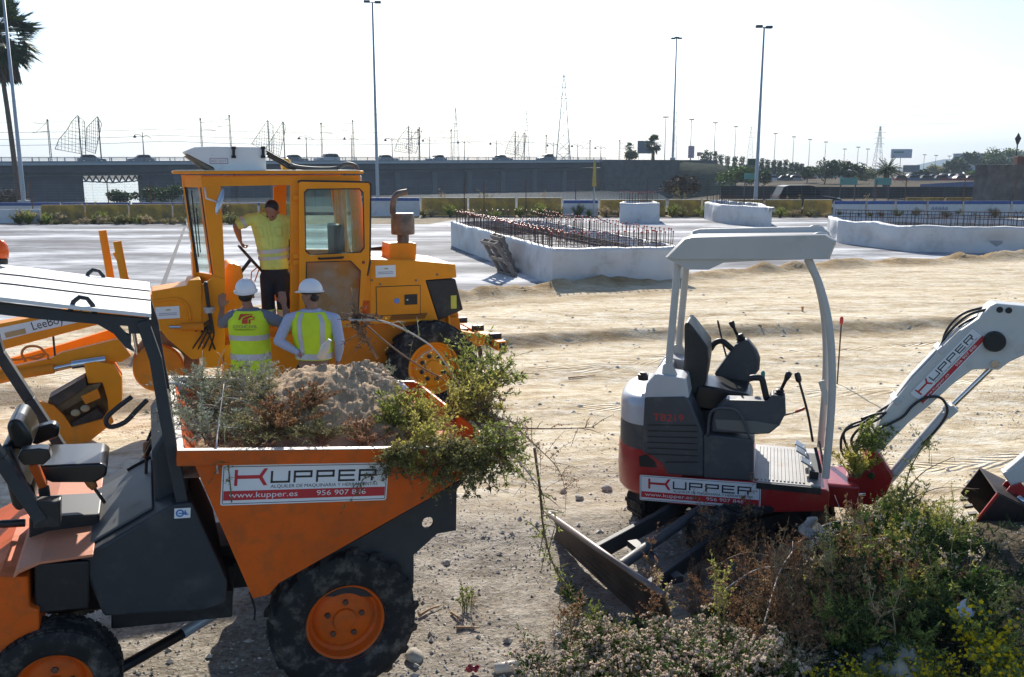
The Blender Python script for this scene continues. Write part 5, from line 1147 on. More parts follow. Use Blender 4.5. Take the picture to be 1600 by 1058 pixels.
    mb = MB(); p = M.y(558, 280, y0+.1); mb.box(p, (.10, .1, .09)); mb.build('rear_work_lamp', exsil, root, bevel=.02)
    # ---- steps, lower cab and front box
    PR('lower_cab_panel', [(336, 432), (352, 436), (352, 545), (345, 575), (318, 575), (315, 500), (316, 445)], y0-.02, y0+.05, yel)
    PR('step_housing', [(350, 540), (470, 520), (480, 580), (420, 640), (350, 640)], y0-.02, y0+.3, yel)
    bxp = [(237, 455), (292, 446), (295, 438), (314, 437), (316, 445), (316, 560), (300, 562), (262, 530), (238, 500)]
    PR('front_box', bxp, y0-.03, y0+.42, yel, bevel=.012)
    notice(244, 478, 280, 499, y0-.032)
    P = [M.y(u, v, y0-.045) for u, v in ((238, 471), (272, 467), (285, 470), (294, 480), (298, 500))]; mb = MB(); mb.tube(bez(P, 4), .014, 7); mb.build('conduit', yel, root, smooth=True)
    mb = MB(); mb.tube([M.y(282, 511, y0-.08), M.y(318, 510, y0-.08)], .045, 12); mb.build('steering_ram', yel_d, root, smooth=True, auto=40); mb = MB(); mb.tube([M.y(264, 511, y0-.08), M.y(283, 511, y0-.08)], .02, 10); mb.build('steering_rod', chrome, root)
    mb = MB(); p = M.y(327, 485, y0-.05); mb.lathe([(.05, -.03), (.065, .03), (.06, .04)], p, n=12); mb.build('step_lamp', exsil, root); 
    mb = MB(); P = [M.y(u, v, y0-.06) for u, v in ((321, 440), (326, 480), (333, 520))]; mb.bar(P[0], P[1], .04, .10); mb.bar(P[1], P[2], .04, .08); mb.build('cab_mount', blk, root, bevel=.01)
    for k in range(5):
        P = [M.y(308+k*3+R.uniform(-6, 6), 515+R.uniform(-5, 5), y0-.05), M.y(330+R.uniform(-5, 5), 500+k*6, y0-.1), M.y(300+k*9, 545+R.uniform(-8, 8), y0-.02)]; mb = MB(); mb.tube(bez(P, 5), .010, 6); mb.build('hydraulic_hose', hose, root, smooth=True)
    # ---- front gooseneck beam (runs left, out of the picture)
    yb0, yb1 = .78, 1.08
    def ext(pts, k): return pts
    bt = [(300, 448), (0, 506), (-260, 560), (-330, 600), (-330, 650), (-260, 612), (0, 548), (60, 532), (155, 507), (300, 500)]
    PR('gooseneck_beam', bt, yb0, yb1, yel, bevel=.012)
    st_ = [(0, 513), (48, 503), (126, 489), (126, 500), (48, 522), (0, 536)]
    st_ = X([(-150, 545), (0, 512), (128, 486), (134, 501), (50, 520), (0, 533), (-150, 570)], yb0); mb = MB(); mb.prism(st_, yb0-.004, yb0-.001); stp = mb.build('white_stripe', K['white'], root)
    a, b = M.y(52, 516, yb0-.006), M.y(128, 497, yb0-.006); mb = MB(); Xd = (b-a); Xd.y = 0; L = Xd.length; Xd.normalize(); d = Decal(mb, (a.x, yb0-.0055, a.z), Xd, V(-Xd.z, 0, Xd.x), (0, -1, 0)); d.text('LeeBoy', 0, 0, .135, .001, 0, L*.64); d.text('685', L*.74, 0, .135, .001, 0, L*.36); mb.build('lettering', K['black'], stp)
    q = M.y(22, 522, yb0-.006); mb = MB(); mb.bar(M.y(8, 524, yb0-.006), M.y(40, 517, yb0-.006), .003, .06); mb.build('faded_mark', mat('faded_ochre', (.5, .33, .15), .7), stp)
    PR('front_axle_mount', [(-330, 600), (-260, 590), (-260, 760), (-330, 760)], .6, 1.3, yel_d, yref=.78)
    c = M.y(-300, 700, .78)
    for y in (.1, 1.75): wheel(root, (c.x, y, .48), .47, .30, .27, -1 if y < 1 else 1, 'ag', yel, rubber, 8, holes=True)
    mb = MB(); mb.tube([(c.x, .2, .5), (c.x, 1.65, .5)], .07, 10); mb.build('front_axle', yel_d, root)
    # drawbar
    yd0 = .55
    PR('drawbar', [(-250, 625), (0, 578), (80, 560), (95, 552), (185, 530), (196, 545), (205, 556), (190, 566), (150, 566), (80, 583), (0, 600), (-250, 650)], yd0, yd0+.12, yel, bevel=.01)
    PR('drawbar', [(-250, 625), (0, 578), (95, 552), (182, 525), (196, 545), (150, 560), (0, 590), (-250, 645)], yd0+.6, yd0+.7, yel, yref=yd0, bevel=.01)
    mb = MB(); mb.tube([M.y(0, 590, yd0-.05), M.y(84, 576, yd0-.05)], .055, 12); mb.build('side_shift_ram', yel_d, root, smooth=True, auto=40); mb = MB(); mb.tube([M.y(84, 576, yd0-.05), M.y(112, 570, yd0-.05)], .022, 10); mb.tube([M.y(112, 570, yd0-.05), M.y(165, 562, yd0-.05)], .05, 12); mb.build('ram_rod', chrome, root, smooth=True, auto=40)
    P = [M.y(u, v, yd0-.03) for u, v in ((40, 565), (34, 552), (42, 542), (60, 542), (70, 552), (60, 560), (46, 560))]; mb = MB(); mb.tube(bez(P, 5), .014, 7); mb.build('orange_hose', mat('orange_hose', (.62, .16, .01), .4), root, smooth=True)
    P = [M.y(u, v, yd0-.03) for u, v in ((0, 560), (30, 562), (70, 553), (76, 562))]; mb = MB(); mb.tube(bez(P, 5), .012, 7); mb.build('orange_hose', MATS['orange_hose'], root, smooth=True)
    mb = MB(); mb.tube([M.y(83, 523, .9), M.y(86, 556, .6)], .012, 6); mb.build('linkage_rod', blk, root)
    # turntable bracket, circle and moldboard
    PR('blade_bracket', [(131, 568), (150, 565), (178, 570), (190, 590), (191, 625), (184, 640), (170, 650), (168, 625), (160, 598), (137, 600)], yd0-.12, yd0-.02, yel, bevel=.012)
    PR('blade_bracket', [(131, 568), (150, 565), (178, 570), (190, 590), (191, 625), (184, 640), (170, 650), (168, 625), (160, 598), (137, 600)], yd0+.1, yd0+.2, yel_d, yref=yd0-.1, bevel=.012)
    m0 = [(44, 636), (62, 627), (84, 634), (100, 650), (112, 668), (160, 655), (170, 640), (178, 660), (140, 690), (92, 702), (84, 700), (82, 682), (62, 655)]
    PR('moldboard_end', m0, yd0-.20, yd0-.16, yel_d, bevel=.006)
    PR('moldboard', [(76, 622), (132, 590), (136, 604), (88, 636)], yd0-.18, yd0+.10, blade_m, yref=yd0-.18, bevel=.006)
    PR('moldboard', [(88, 636), (96, 645), (150, 615), (158, 600), (136, 604)], yd0-.14, yd0+.12, mat('caked_blade', (.15, .105, .05), .9, var=.4, scale=6, bump=.05), yref=yd0-.18, bevel=.006)
    PR('cutting_edge', [(84, 690), (90, 676), (150, 640), (165, 652), (150, 672), (92, 702)], yd0-.15, yd0+.1, blade_m, yref=yd0-.18, bevel=.004)
    PR('moldboard_back', [(76, 622), (132, 592), (158, 602), (176, 655), (140, 688), (94, 700), (84, 682), (66, 655)], yd0+.02, yd0+.07, mat('oily_dirt_plate', (.11, .075, .03), .9, var=.6, scale=9, bump=.06), yref=yd0-.18, bevel=.004)
    PR('slide_plate', [(126, 620), (152, 608), (157, 622), (134, 632)], yd0-.22, yd0-.17, yel_d, bevel=.004)
    p = M.y(118, 645, yd0-.2); 
    for dx in (0, .1): mb = MB(); mb.ball((p.x+dx, p.y, p.z+dx*.4), (.05, .03, .04), 10, 6); mb.build('grease_cap', mat('dusty_tan', (.35, .28, .17), .9), root, smooth=True)
    # circle disc seen edge-on beside the front box
    c = M.y(245, 575, .5); mb = MB(); mb.lathe([(.02, .0), (.26, .0), (.28, .03), (.28, .07), (.26, .10), (.02, .1)], V(c.x+.02, c.y-.05, c.z), 'y', 32); mb.build('circle_plate', yel_d, root, smooth=True, auto=35)
    c2 = M.y(278, 566, .55); mb = MB(); rg = []
    mb.lathe([(.20, -.10), (.34, -.10), (.37, -.05), (.37, .10), (.34, .15), (.20, .15)], V(c2.x-.12, c2.y+.2, c2.z-.02), 'y', 30, cap=False); mb.build('mud_guard', mat('striped_mud', (.25, .17, .1), .9, var=.6, scale=4, bump=.08), root, smooth=True, auto=35)
    P = [M.y(u, v, .1) for u, v in ((206, 620), (180, 640), (166, 655), (172, 667), (195, 660), (215, 640), (230, 625))]; mb = MB(); mb.tube(bez(P, 5), .028, 9); mb.build('drain_hose', hose, root, smooth=True)
    # lift rams beside the beam
    for u0, u1, y in ((160, 175, 1.25), (183, 197, .55)):
        p, q = M.y(u0, 360 if y > 1 else 377, y), M.y(u1+4, 470, y); mb = MB(); mb.tube([p, q], .045, 14); mb.build('blade_lift_ram', yel, root, smooth=True, auto=40)
        mb = MB(); mb.tube([q, V(q.x+.06, q.y, .8)], .022, 10); mb.build('lift_rod', chrome, root)
    mb = MB(); mb.bar(M.y(178, 395, .9), M.y(205, 445, .9), .03); mb.build('ram_brace', yel, root)
    # ripper
    rb = []
    mb = MB(); a, b = V(.97+.02, 2.10, .78), V(.97+.02, .12, .78); mb.bar(a, b, .13, .12); rp = mb.build('ripper_bar', yel_d, root, bevel=.008)
    mb = MB(); mb.box((.99, .118, .78), (.08, .006, .08)); mb.build('bar_opening', blk, rp)
    for y in (1.75, 1.05, .38):
        mb = MB(); mb.box((.99, y, .83), (.16, .09, .15)); mb.build('ripper_clamp', blk, rp, bevel=.01)
    mb = MB(); mb.bar((.96, .95, .72), (1.02, .95, .30), .04, .08); mb.build('ripper_shank', steelw, rp)
    for y in (.55, 1.4):
        mb = MB(); mb.prism([(.35, .95), (.62, .93), (.92, .86), (.92, .72), (.7, .70), (.4, .72)], y, y+.05); mb.build('ripper_arm', yel, root, bevel=.006)
    mb = MB(); mb.prism([(.1, 1.22), (.5, 1.22), (.55, .95), (.75, .9), (.72, .75), (.1, .75)], .45, 1.4); mb.build('ripper_mount', yel_d, root, bevel=.01)
    P = [V(.0, .40, 1.18), V(.15, .38, 1.27), V(.33, .38, 1.22), V(.36, .4, 1.05)]; mb = MB(); mb.tube(bez(P, 4), .02, 7); mb.build('hydraulic_hose', yel, root)
    return M
MF = grader()
# ================================================================ people
skin_m = mat('skin', (.30, .165, .11), .5, var=.08, scale=9, spec=.35)
skin_d = mat('tanned_skin', (.30, .15, .095), .5, var=.08, scale=9, spec=.35)
hair_m = mat('dark_hair', (.012, .01, .009), .6, var=.4, scale=60, bump=.04, bscale=120)
hv = mat('hi_vis_yellow', (.62, .80, .02), .75, var=.10, scale=6, bump=.03, bscale=14)
hvs = mat('hi_vis_shirt', (.62, .66, .16), .8, var=.14, scale=6, bump=.04, bscale=12)
refl = mat('reflective_tape', (.50, .50, .50), .4, .2, var=.1, scale=9)
navy = mat('navy_trousers', (.012, .014, .022), .85, var=.3, bump=.03, bscale=15)
greyt = mat('grey_tshirt', (.16, .175, .20), .85, var=.12, bump=.03, bscale=14)
checks = mat('pale_checked_shirt', (.42, .46, .58), .8, var=.18, scale=90, bump=.02, bscale=14)
helm = mat('white_helmet', (.80, .80, .78), .3, var=.03, coat=.3, dirt=.06, dcol=(.5, .47, .4))
boots = mat('work_boots', (.05, .035, .025), .8, var=.3)
def caps(mb, pts, rs, n=14):
    pts = [Vector(p) for p in pts]
    for i in range(len(pts)-1):
        a, b = pts[i], pts[i+1]; k = 5
        mb.tube([a+(b-a)*j/k for j in range(k+1)], [rs[i]+(rs[i+1]-rs[i])*j/k for j in range(k+1)], n)
    for p, r in zip(pts, rs): mb.ball(p, r, 12, 8)
def fuse(o, v, sm=5, f=.5):
    r = o.modifiers.new('fuse', 'REMESH'); r.mode = 'VOXEL'; r.voxel_size = v; r.use_smooth_shade = True
    s = o.modifiers.new('soften', 'SMOOTH'); s.factor = f; s.iterations = sm; return o
def hand(mb, wrist, d, palm_n, s=1.0, curl=.5, side=1):
    "d: direction wrist->fingers, palm_n: direction the palm faces"
    d = Vector(d).normalized(); n = Vector(palm_n); n = (n-d*n.dot(d)).normalized(); x = d.cross(n)*side; w = Vector(wrist)
    for i in range(4):
        mb.tube([w+x*(.012*(i-1.5))*s, w+d*.05*s+x*(.019*(i-1.5))*s, w+d*.088*s+x*(.021*(i-1.5))*s], [.016*s, .017*s, .012*s], 8)
    for i, L in enumerate((.066, .076, .071, .056)):
        p = w+d*.085*s+x*(.0215*(i-1.5))*s; q1 = p+(d*cos(curl*.7)+n*sin(curl*.7)+x*.06*(i-1.5))*L*.5*s; q2 = q1+(d*cos(curl*1.7)+n*sin(curl*1.7))*L*.5*s
        mb.tube([p-d*.012, p, q1, q2, q2+(q2-q1)*.12], [.0105*s, .010*s, .0092*s, .008*s, .004*s], 8)
    p = w+d*.025*s-x*.030*s; q1 = p+(d*.6-x*.7+n*.35).normalized()*.036*s; q2 = q1+(d*.9-x*.2+n*.4).normalized()*.032*s
    mb.tube([w+d*.01, p, q1, q2, q2+(q2-q1)*.15], [.014*s, .015*s, .0115*s, .0095*s, .005*s], 8)
def head(mb, c, f, up, s=1.0):
    c, f, up = Vector(c), Vector(f).normalized(), Vector(up); up = (up-f*up.dot(f)).normalized(); r = f.cross(up)
    P = lambda a, b, h: c+r*a*s+f*b*s+up*h*s
    def eb(p, ra, rb, rh):
        m = MB(); m.ball((0, 0, 0), (ra*s, rb*s, rh*s), 16, 10); mb.add([p+r*v[0]+f*v[1]+up*v[2] for v in m.v], m.f)
    eb(P(0, -.012, .03), .074, .094, .088); eb(P(0, .018, -.035), .058, .072, .078); eb(P(0, .055, -.082), .030, .030, .022)
    eb(P(0, .072, .012), .052, .02, .012)
    mb.tube([P(0, .082, .012), P(0, .101, -.022), P(0, .108, -.034)], [.010*s, .014*s, .012*s], 8); eb(P(0, .092, -.038), .018, .014, .009)
    eb(P(0, .080, -.058), .024, .012, .006); eb(P(0, .078, -.067), .020, .012, .006)
    for k in (-1, 1): eb(P(k*.078, -.008, -.008), .010, .019, .032); eb(P(k*.04, .058, -.02), .02, .018, .016)
    return P, r
class Torso:
    def __init__(s, rings, yaw): s.R = rings; s.c, s.s = cos(yaw), sin(yaw)   # rings: (center, rx, ry) bottom -> top
    def at(s, k):
        k = max(0, min(len(s.R)-1.0001, k)); i = int(k); t = k-i; a, b = s.R[i], s.R[i+1]; return Vector(a[0])*(1-t)+Vector(b[0])*t, a[1]*(1-t)+b[1]*t, a[2]*(1-t)+b[2]*t
    def pt(s, th, k, off=0):
        c, rx, ry = s.at(k); e = .85; cx, sy = cos(th), sin(th); x = (rx+off)*abs(cx)**e*(1 if cx > 0 else -1); y = (ry+off)*abs(sy)**e*(1 if sy > 0 else -1)
        w = .006*noise.noise(Vector((th*2.3, k*2.1, rx*40)))+.004*noise.noise(Vector((th*6, k*7, 3)))
        x *= 1+w*4; y *= 1+w*4; return c+V(x*s.c-y*s.s, x*s.s+y*s.c, 0)
    def mesh(s, mb, off, k0=0, k1=None, nk=30, n=40, cap=True):
        k1 = len(s.R)-1 if k1 is None else k1; mb.loft([[s.pt(2*pi*i/n, k0+(k1-k0)*j/nk, off) for i in range(n)] for j in range(nk+1)], cap)
    def patch(s, mb, t0, t1, k0, k1, off, nt=8, nk=14, th=.003):
        mb.loft([[s.pt(t0+(t1-t0)*i/nt, k0+(k1-k0)*j/nk, off) for i in range(nt+1)]+[s.pt(t1+(t0-t1)*i/nt, k0+(k1-k0)*j/nk, off-th) for i in range(nt+1)] for j in range(nk+1)])
def build_person(label, base, T, arms, hd, skin, shirt_m, sleeves, trs, hips, legs, shirt_name='shirt', trouser_m=navy, short=None, k0=0):
    root = empty('person', base, 0, label, 'person'); B = Vector(base)
    def L(p): return Vector(p)-B
    # body : one fused surface
    mb = MB(); T.mesh(mb, -.012); 
    hc, hf, hu = hd; P, r = head(mb, hc, hf, hu)
    top = T.at(99)[0]; caps(mb, [top-V(0, 0, .05), Vector(hc)-Vector(hu)*.07-Vector(hf)*.02], [.062, .052])
    for a in arms:
        s_, e_, w_ = map(Vector, a['p']); caps(mb, [s_, e_], [.050, .041]); caps(mb, [e_, e_+(w_-e_)*.35, w_], [.041, .042, .026])
        hand(mb, w_, a['d'], a['n'], 1.05, a.get('curl', .5), a.get('side', 1))
    for lg in legs:
        h_, k_, a_ = map(Vector, lg); caps(mb, [h_, k_, a_], [.085, .058, .042]); caps(mb, [a_-V(0, 0, .03), a_+V(0, .0, -.03)], [.045, .045])
    mb.v = [tuple(L(p)) for p in mb.v]; fuse(mb.build('body', skin, root, smooth=True), .0085, 4)
    # shirt with sleeves
    mb = MB(); T.mesh(mb, .004, k0)
    for a, sl in zip(arms, sleeves):
        s_, e_, w_ = map(Vector, a['p']); inner = T.at(99)[0]-V(0, 0, .06)
        if sl == 'short': caps(mb, [inner, s_, s_+(e_-s_)*.72], [.07, .072, .064])
        else: caps(mb, [inner, s_, e_], [.07, .068, .056]); caps(mb, [e_, e_+(w_-e_)*.4, w_-(w_-e_)*.04], [.056, .052, .036])
    mb.v = [tuple(L(p)) for p in mb.v]; sh = fuse(mb.build(shirt_name, shirt_m, root, smooth=True), .0095, 3)
    # trousers
    mb = MB(); hp = Vector(hips); mb.ball(hp, (.165, .125, .13), 16, 10); mb.ball(hp+V(0, 0, .09), (.155, .115, .10), 16, 10)
    for lg in legs:
        h_, k_, a_ = map(Vector, lg); a2 = a_ if short is None else k_+(a_-k_)*short; caps(mb, [h_, k_, a2], [.105, .082, .070 if short is None else .082])
    mb.v = [tuple(L(p)) for p in mb.v]; fuse(mb.build('trousers', trouser_m, root, smooth=True), .011, 4)
    for lg in legs:
        a_ = Vector(lg[2]); mb = MB(); f = V(hf[0], hf[1], 0).normalized() if Vector(hf).xy.length > .2 else V(0, 1, 0); mb.ball(a_+V(0, 0, -.03), (.052, .052, .06), 10, 7); mb.ball(a_+f*.07+V(0, 0, -.058), (.052, .052, .035), 10, 7); mb.ball(a_+f*.13+V(0, 0, -.064), (.045, .045, .028), 10, 7); mb.ball(a_-f*.02+V(0, 0, -.065), (.045, .045, .03), 10, 7)
        mb.v = [tuple(L(p)) for p in mb.v]; fuse(mb.build('boot', boots, root, smooth=True), .01, 3)
    for k in (-1, 1):
        mb = MB(); mb.ball(L(P(k*.031, .079, -.004)), .0095, 8, 6); mb.build('eye', mat('eye_dark', (.05, .04, .035), .2), root, smooth=True)
    return root, B, P, r
def helmet(root, B, c, f, up, s=1.0):
    f = Vector(f).normalized(); up = Vector(up); up = (up-f*up.dot(f)).normalized(); r = f.cross(up); c = Vector(c)-B
    W = lambda x, y, z: c+r*x+f*y+up*z
    mb = MB(); rg = []; n = 32
    for t in range(11):
        a = pi/2*t/10; rr = cos(a)**.8; rg.append([W(.118*s*rr*cos(2*pi*i/n), .142*s*rr*sin(2*pi*i/n), .02+.138*s*sin(a)) for i in range(n)])
    mb.loft(rg); h = mb.build('helmet', helm, root, smooth=True)
    mb = MB(); rg = []
    for off, z in ((-.004, .018), (.012, .016), (.013, .024), (-.002, .03)): rg.append([W((.118+off)*s*cos(2*pi*i/n), (.142+off+(.042 if sin(2*pi*i/n) > .55 and off > 0 else 0)*max(0, (sin(2*pi*i/n)-.55)/.45))*s*sin(2*pi*i/n), z-(.012*max(0, sin(2*pi*i/n)) if off > 0 else 0)) for i in range(n)])
    mb.loft(rg+[rg[0]], cap=False); mb.build('helmet_brim', helm, h, smooth=True)
    mb = MB()
    for x in (-.022, .022): mb.tube([W(x*s, .142*s*cos(a)*.98, .02+.14*s*sin(a)) for a in [radians(25+130*i/12) for i in range(13)]], .004, 5)
    mb.build('helmet_ridge', helm, h, smooth=True)
    mb = MB(); mb.loft([[W(.098*s*cos(2*pi*i/n), .118*s*sin(2*pi*i/n)-.008, z) for i in range(n)] for z in (-.006, .03)]); mb.build('helmet_band', mat('helmet_strap', (.03, .03, .03), .8), h)
    return h
class Curved:
    def __init__(s, mb, T, th0, k0, sx, sk, off, B): s.mb, s.T, s.th0, s.k0, s.sx, s.sk, s.off, s.B = mb, T, th0, k0, sx, sk, off, B
    def P(s, x, y, h): return s.T.pt(s.th0+x*s.sx, s.k0+y*s.sk, s.off+h)-s.B
    poly = Decal.poly; text = Decal.text
    def rect(s, x0, y0, x1, y1, h, mi=0):
        n = 5; s.poly([(x0+(x1-x0)*i/n, y0) for i in range(n+1)]+[(x1+(x0-x1)*i/n, y1) for i in range(n+1)], h, mi)
def tor(pc, zs, yaw):   # pc: list of (u, v, Y, rx, ry)
    return Torso([(PY(u, v, Y), rx, ry) for u, v, Y, rx, ry in pc], yaw)
def vest(root, B, T, m, k0, k1, off, bands, vert=(), name='vest'):
    mb = MB(); T.mesh(mb, off, k0, k1, cap=False); T.mesh(mb, off-.006, k0, k1, cap=False); mb.v = [tuple(Vector(p)-B) for p in mb.v]; v = mb.build(name, m, root, smooth=True)
    for a, b in bands:
        mb = MB(); n = 40; mb.loft([[T.pt(2*pi*i/n, a+(b-a)*j/3, off+.003)-B for i in range(n)] for j in range(4)], cap=False); mb.build('reflective_band', refl, v, smooth=True)
    for t0, t1, a, b in vert:
        mb = MB(); T.patch(mb, t0, t1, a, b, off+.0035); mb.v = [tuple(Vector(p)-B) for p in mb.v]; mb.build('reflective_band', refl, v, smooth=True)
    return v
# -- worker with printed vest (back to the camera)
Y1 = 9.88
T1 = tor([(393, 585, Y1, .205, .15), (393, 560, Y1, .20, .145), (391, 535, Y1+.02, .195, .14), (389, 512, Y1+.02, .205, .14), (389, 497, Y1+.03, .205, .13), (390, 488, Y1+.03, .165, .11), (389, 481, Y1+.03, .09, .085)], None, 0)
b1 = PY(393, 585, Y1); b1.z = 0; hp1 = PY(393, 575, Y1)
f1 = V(-.25, .95, .18)
arms1 = [dict(p=[PY(364, 494, Y1), PY(345, 508, Y1+.12), PY(347, 480, Y1+.30)], d=(0.02, .15, 1), n=(0, 1, -.15), curl=.15, side=1), dict(p=[PY(415, 494, Y1+.02), PY(452, 509, Y1+.08), PY(443, 474, Y1+.22)], d=(-.15, .1, 1), n=(-.2, 1, 0), curl=.7, side=-1)]
h1 = PY(385, 462, Y1+.03)
r1, B1, P1, _ = build_person('worker in printed yellow vest and white helmet, raising both arms against the machine', b1, T1, arms1, (h1, f1, V(0, 0, 1)), skin_d, greyt, ['short', 'short'], None, hp1, [(hp1+V(s*.09, 0, -.05), V(b1.x+s*.11, Y1+.02, .50), V(b1.x+s*.12, Y1-.02, .10)) for s in (-1, 1)], 't_shirt')
helmet(r1, B1, h1+V(0, -.01, .035), f1, V(0, -.15, 1))
mb = MB(); mb.ball(h1+V(.0, -.04, -.005)-B1, (.078, .07, .06), 14, 8); mb.build('hair', hair_m, r1, smooth=True)
v1 = vest(r1, B1, T1, hv, 0, 5.55, .022, [(1.05, 1.42), (2.28, 2.62)])
mb = MB(); c = Curved(mb, T1, -pi/2-.46, 2.85, 1/.20, 1/.125, .0275, B1)
RED, GRY = 0, 1
# emblem: red curved mark over the company name
def q_arc(cx, cy, r0, r1_, a0, a1, n=8): return arc(cx, cy, r1_, a0, a1, n)+arc(cx, cy, r0, a1, a0, n)
c.poly([(.035, .15), (.035, .275), (.155, .275), (.155, .262)]+arc(.155, .162, .10, 90, 180, 7)+[(.055, .15)], .001, RED)
c.poly(q_arc(.155, .162, .045, .083, 90, 180), .001, RED); c.poly([(.155, .207), (.178, .207), (.178, .182), (.155, .182)], .001, RED); c.poly([(.118, .10), (.135, .10), (.135, .165), (.118, .165)], .001, RED); c.poly(q_arc(.155, .15, .0, .02, 0, 180), .001, RED); c.poly([(.072, .10), (.110, .10), (.110, .16), (.072, .16)], .001, RED)
c.text('GYOCIVIL', -.022, .045, .055, .001, GRY, .225); c.rect(-.02, .028, .20, .031, .001, GRY); c.rect(.0, .018, .18, .020, .001, GRY)
mb.build('printed_emblem', [mat('print_red', (.55, .05, .01), .6), mat('print_grey', (.14, .16, .08), .6)], v1)
# -- worker with hand on hip
Y2 = 9.80
T2 = tor([(489, 582, Y2, .185, .14), (491, 562, Y2, .18, .135), (491, 540, Y2+.01, .19, .14), (489, 518, Y2+.01, .215, .145), (488, 500, Y2+.02, .215, .135), (487, 490, Y2+.02, .17, .11), (486, 482, Y2+.02, .09, .085)], None, radians(-6))
b2 = PY(489, 582, Y2); b2.z = 0; hp2 = PY(489, 572, Y2); f2 = V(-.92, .35, -.02); h2 = PY(485, 463, Y2+.01)
arms2 = [dict(p=[PY(452, 499, Y2), PY(435, 533, Y2-.10), PY(465, 551, Y2-.12)], d=(1, .15, -.1), n=(0, .9, -.3), curl=.9, side=1), dict(p=[PY(523, 499, Y2), PY(531, 535, Y2-.05), PY(528, 562, Y2+.06)], d=(-.05, .3, -1), n=(-.8, 0, 0), curl=.6, side=1)]
r2, B2, P2, _ = build_person('worker in plain yellow vest and white helmet with his hand on his hip', b2, T2, arms2, (h2, f2, V(0, 0, 1)), skin_m, checks, ['long', 'long'], None, hp2, [(hp2+V(s*.09, 0, -.05), V(b2.x+s*.12, Y2+.02, .50), V(b2.x+s*.15, Y2-.02, .10)) for s in (-1, 1)], k0=1.2)
helmet(r2, B2, h2+V(.005, 0, .035), f2, V(.12, 0, 1))
mb = MB(); mb.ball(h2+V(.045, -.01, .0)-B2, (.055, .08, .06), 14, 8); mb.build('hair', hair_m, r2, smooth=True)
mb = MB(); mb.tube(bez([(PY(u, v, Y2-.03)-B2) for u, v in ((472, 488), (486, 484), (502, 489))], 4), .016, 8); mb.build('shirt_collar', checks, r2, smooth=True)
vest(r2, B2, T2, hv, 1.12, 5.5, .02, [(1.18, 1.58)], [(-pi/2-.50, -pi/2-.24, 1.5, 5.35), (-pi/2+.52, -pi/2+.80, 1.5, 5.2)])
# -- driver in the cab doorway
def Dm(u, v, y=.62): return MF.w(MF.y(u, v, y))
zf3 = 1.03
T3 = Torso([(Dm(429, 420), .165, .12), (Dm(428, 408), .165, .125), (Dm(427, 392), .175, .13), (Dm(424, 368), .20, .13), (Dm(420, 348), .21, .125), (Dm(420, 338), .17, .105), (Dm(421, 331), .085, .08)], radians(8))
hp3 = Dm(430, 428); b3 = Vector((hp3.x, hp3.y, zf3)); f3 = V(-.12, -.80, -.60); h3 = Dm(425, 331, .52)
arms3 = [dict(p=[Dm(390, 343), Dm(369, 353, .60), Dm(375, 375, .72)], d=(.28, .2, -.8), n=(.7, .2, .2), curl=1.3, side=-1), dict(p=[Dm(450, 347), Dm(456, 374, .66), Dm(455, 396, .60)], d=(0, 0, -1), n=(-1, 0, 0), curl=.5, side=1)]
r3, B3, P3, _ = build_person('dark-haired driver in yellow shirt standing in the cab doorway looking down', b3, T3, arms3, (h3, f3, V(0, -.5, .86)), skin_d, hvs, ['short', 'short'], None, hp3, [(hp3+V(s*.085, 0, -.04), V(b3.x+s*.09, b3.y-.05, zf3+.50), V(b3.x+s*.10, b3.y, zf3+.10)) for s in (-1, 1)], short=.5)
for k, a in ((.40, 1), (3.72, 0)):
    pass
mb = MB(); rr_ = Vector(f3).normalized(); up3 = V(0, -.5, .86); up3 = (up3-rr_*up3.dot(rr_)).normalized(); mb.ball(h3+up3*.048-rr_*.028-B3, (.082, .088, .088), 16, 10); mb.build('hair', hair_m, r3, smooth=True)
for a_, b_ in ((1.9, 2.2), (1.28, 1.58)):
    mb = MB(); n = 40; mb.loft([[T3.pt(2*pi*i/n, a_+(b_-a_)*j/3+.12*sin(2*pi*i/n+1), .013)-B3 for i in range(n)] for j in range(4)], cap=False); mb.build('reflective_band', refl, r3, smooth=True)
s_, e_ = Vector(arms3[0]['p'][0]), Vector(arms3[0]['p'][1])
for a in arms3:
    s_, e_ = map(Vector, a['p'][:2]); p, q = s_+(e_-s_)*.40, s_+(e_-s_)*.60; mb = MB(); mb.tube([p-B3, q-B3], [.075, .072], 16, cap=False); mb.build('sleeve_band', refl, r3, smooth=True)
for s in (-1, 1):
    k = V(b3.x+s*.09, b3.y-.05, zf3+.50)-B3; a = V(b3.x+s*.10, b3.y, zf3+.10)-B3; mb = MB(); mb.tube([k+(a-k)*.40, k+(a-k)*.95], [.086, .078], 14); tr = mb.build('trouser_leg', hvs, r3, smooth=True); mb = MB(); mb.tube([k+(a-k)*.44, k+(a-k)*.60], [.089, .086], 14, cap=False); mb.build('reflective_band', refl, tr, smooth=True)
# shirt placket, collar, pockets
mb = MB(); T3.patch(mb, -pi/2-.06, -pi/2+.06, .2, 5.0, .010, 4, 14)
for t in (-.5, .5): T3.patch(mb, -pi/2+t-.22, -pi/2+t+.22, 3.0, 3.7, .010, 5, 5)
mb.v = [tuple(Vector(p)-B3) for p in mb.v]; mb.build('shirt_placket', hvs, r3, smooth=True)
mb = MB()
for s in (-1, 1):
    p0, p1, p2 = T3.pt(-pi/2, 4.6, .015), T3.pt(-pi/2+s*.9, 5.6, .02), T3.at(6)[0]+V(s*.07, .04, .02); mb.tube([p-B3 for p in (p0, p1, p2)], [.012, .022, .018], 7)
mb.build('shirt_collar', hvs, r3, smooth=True)
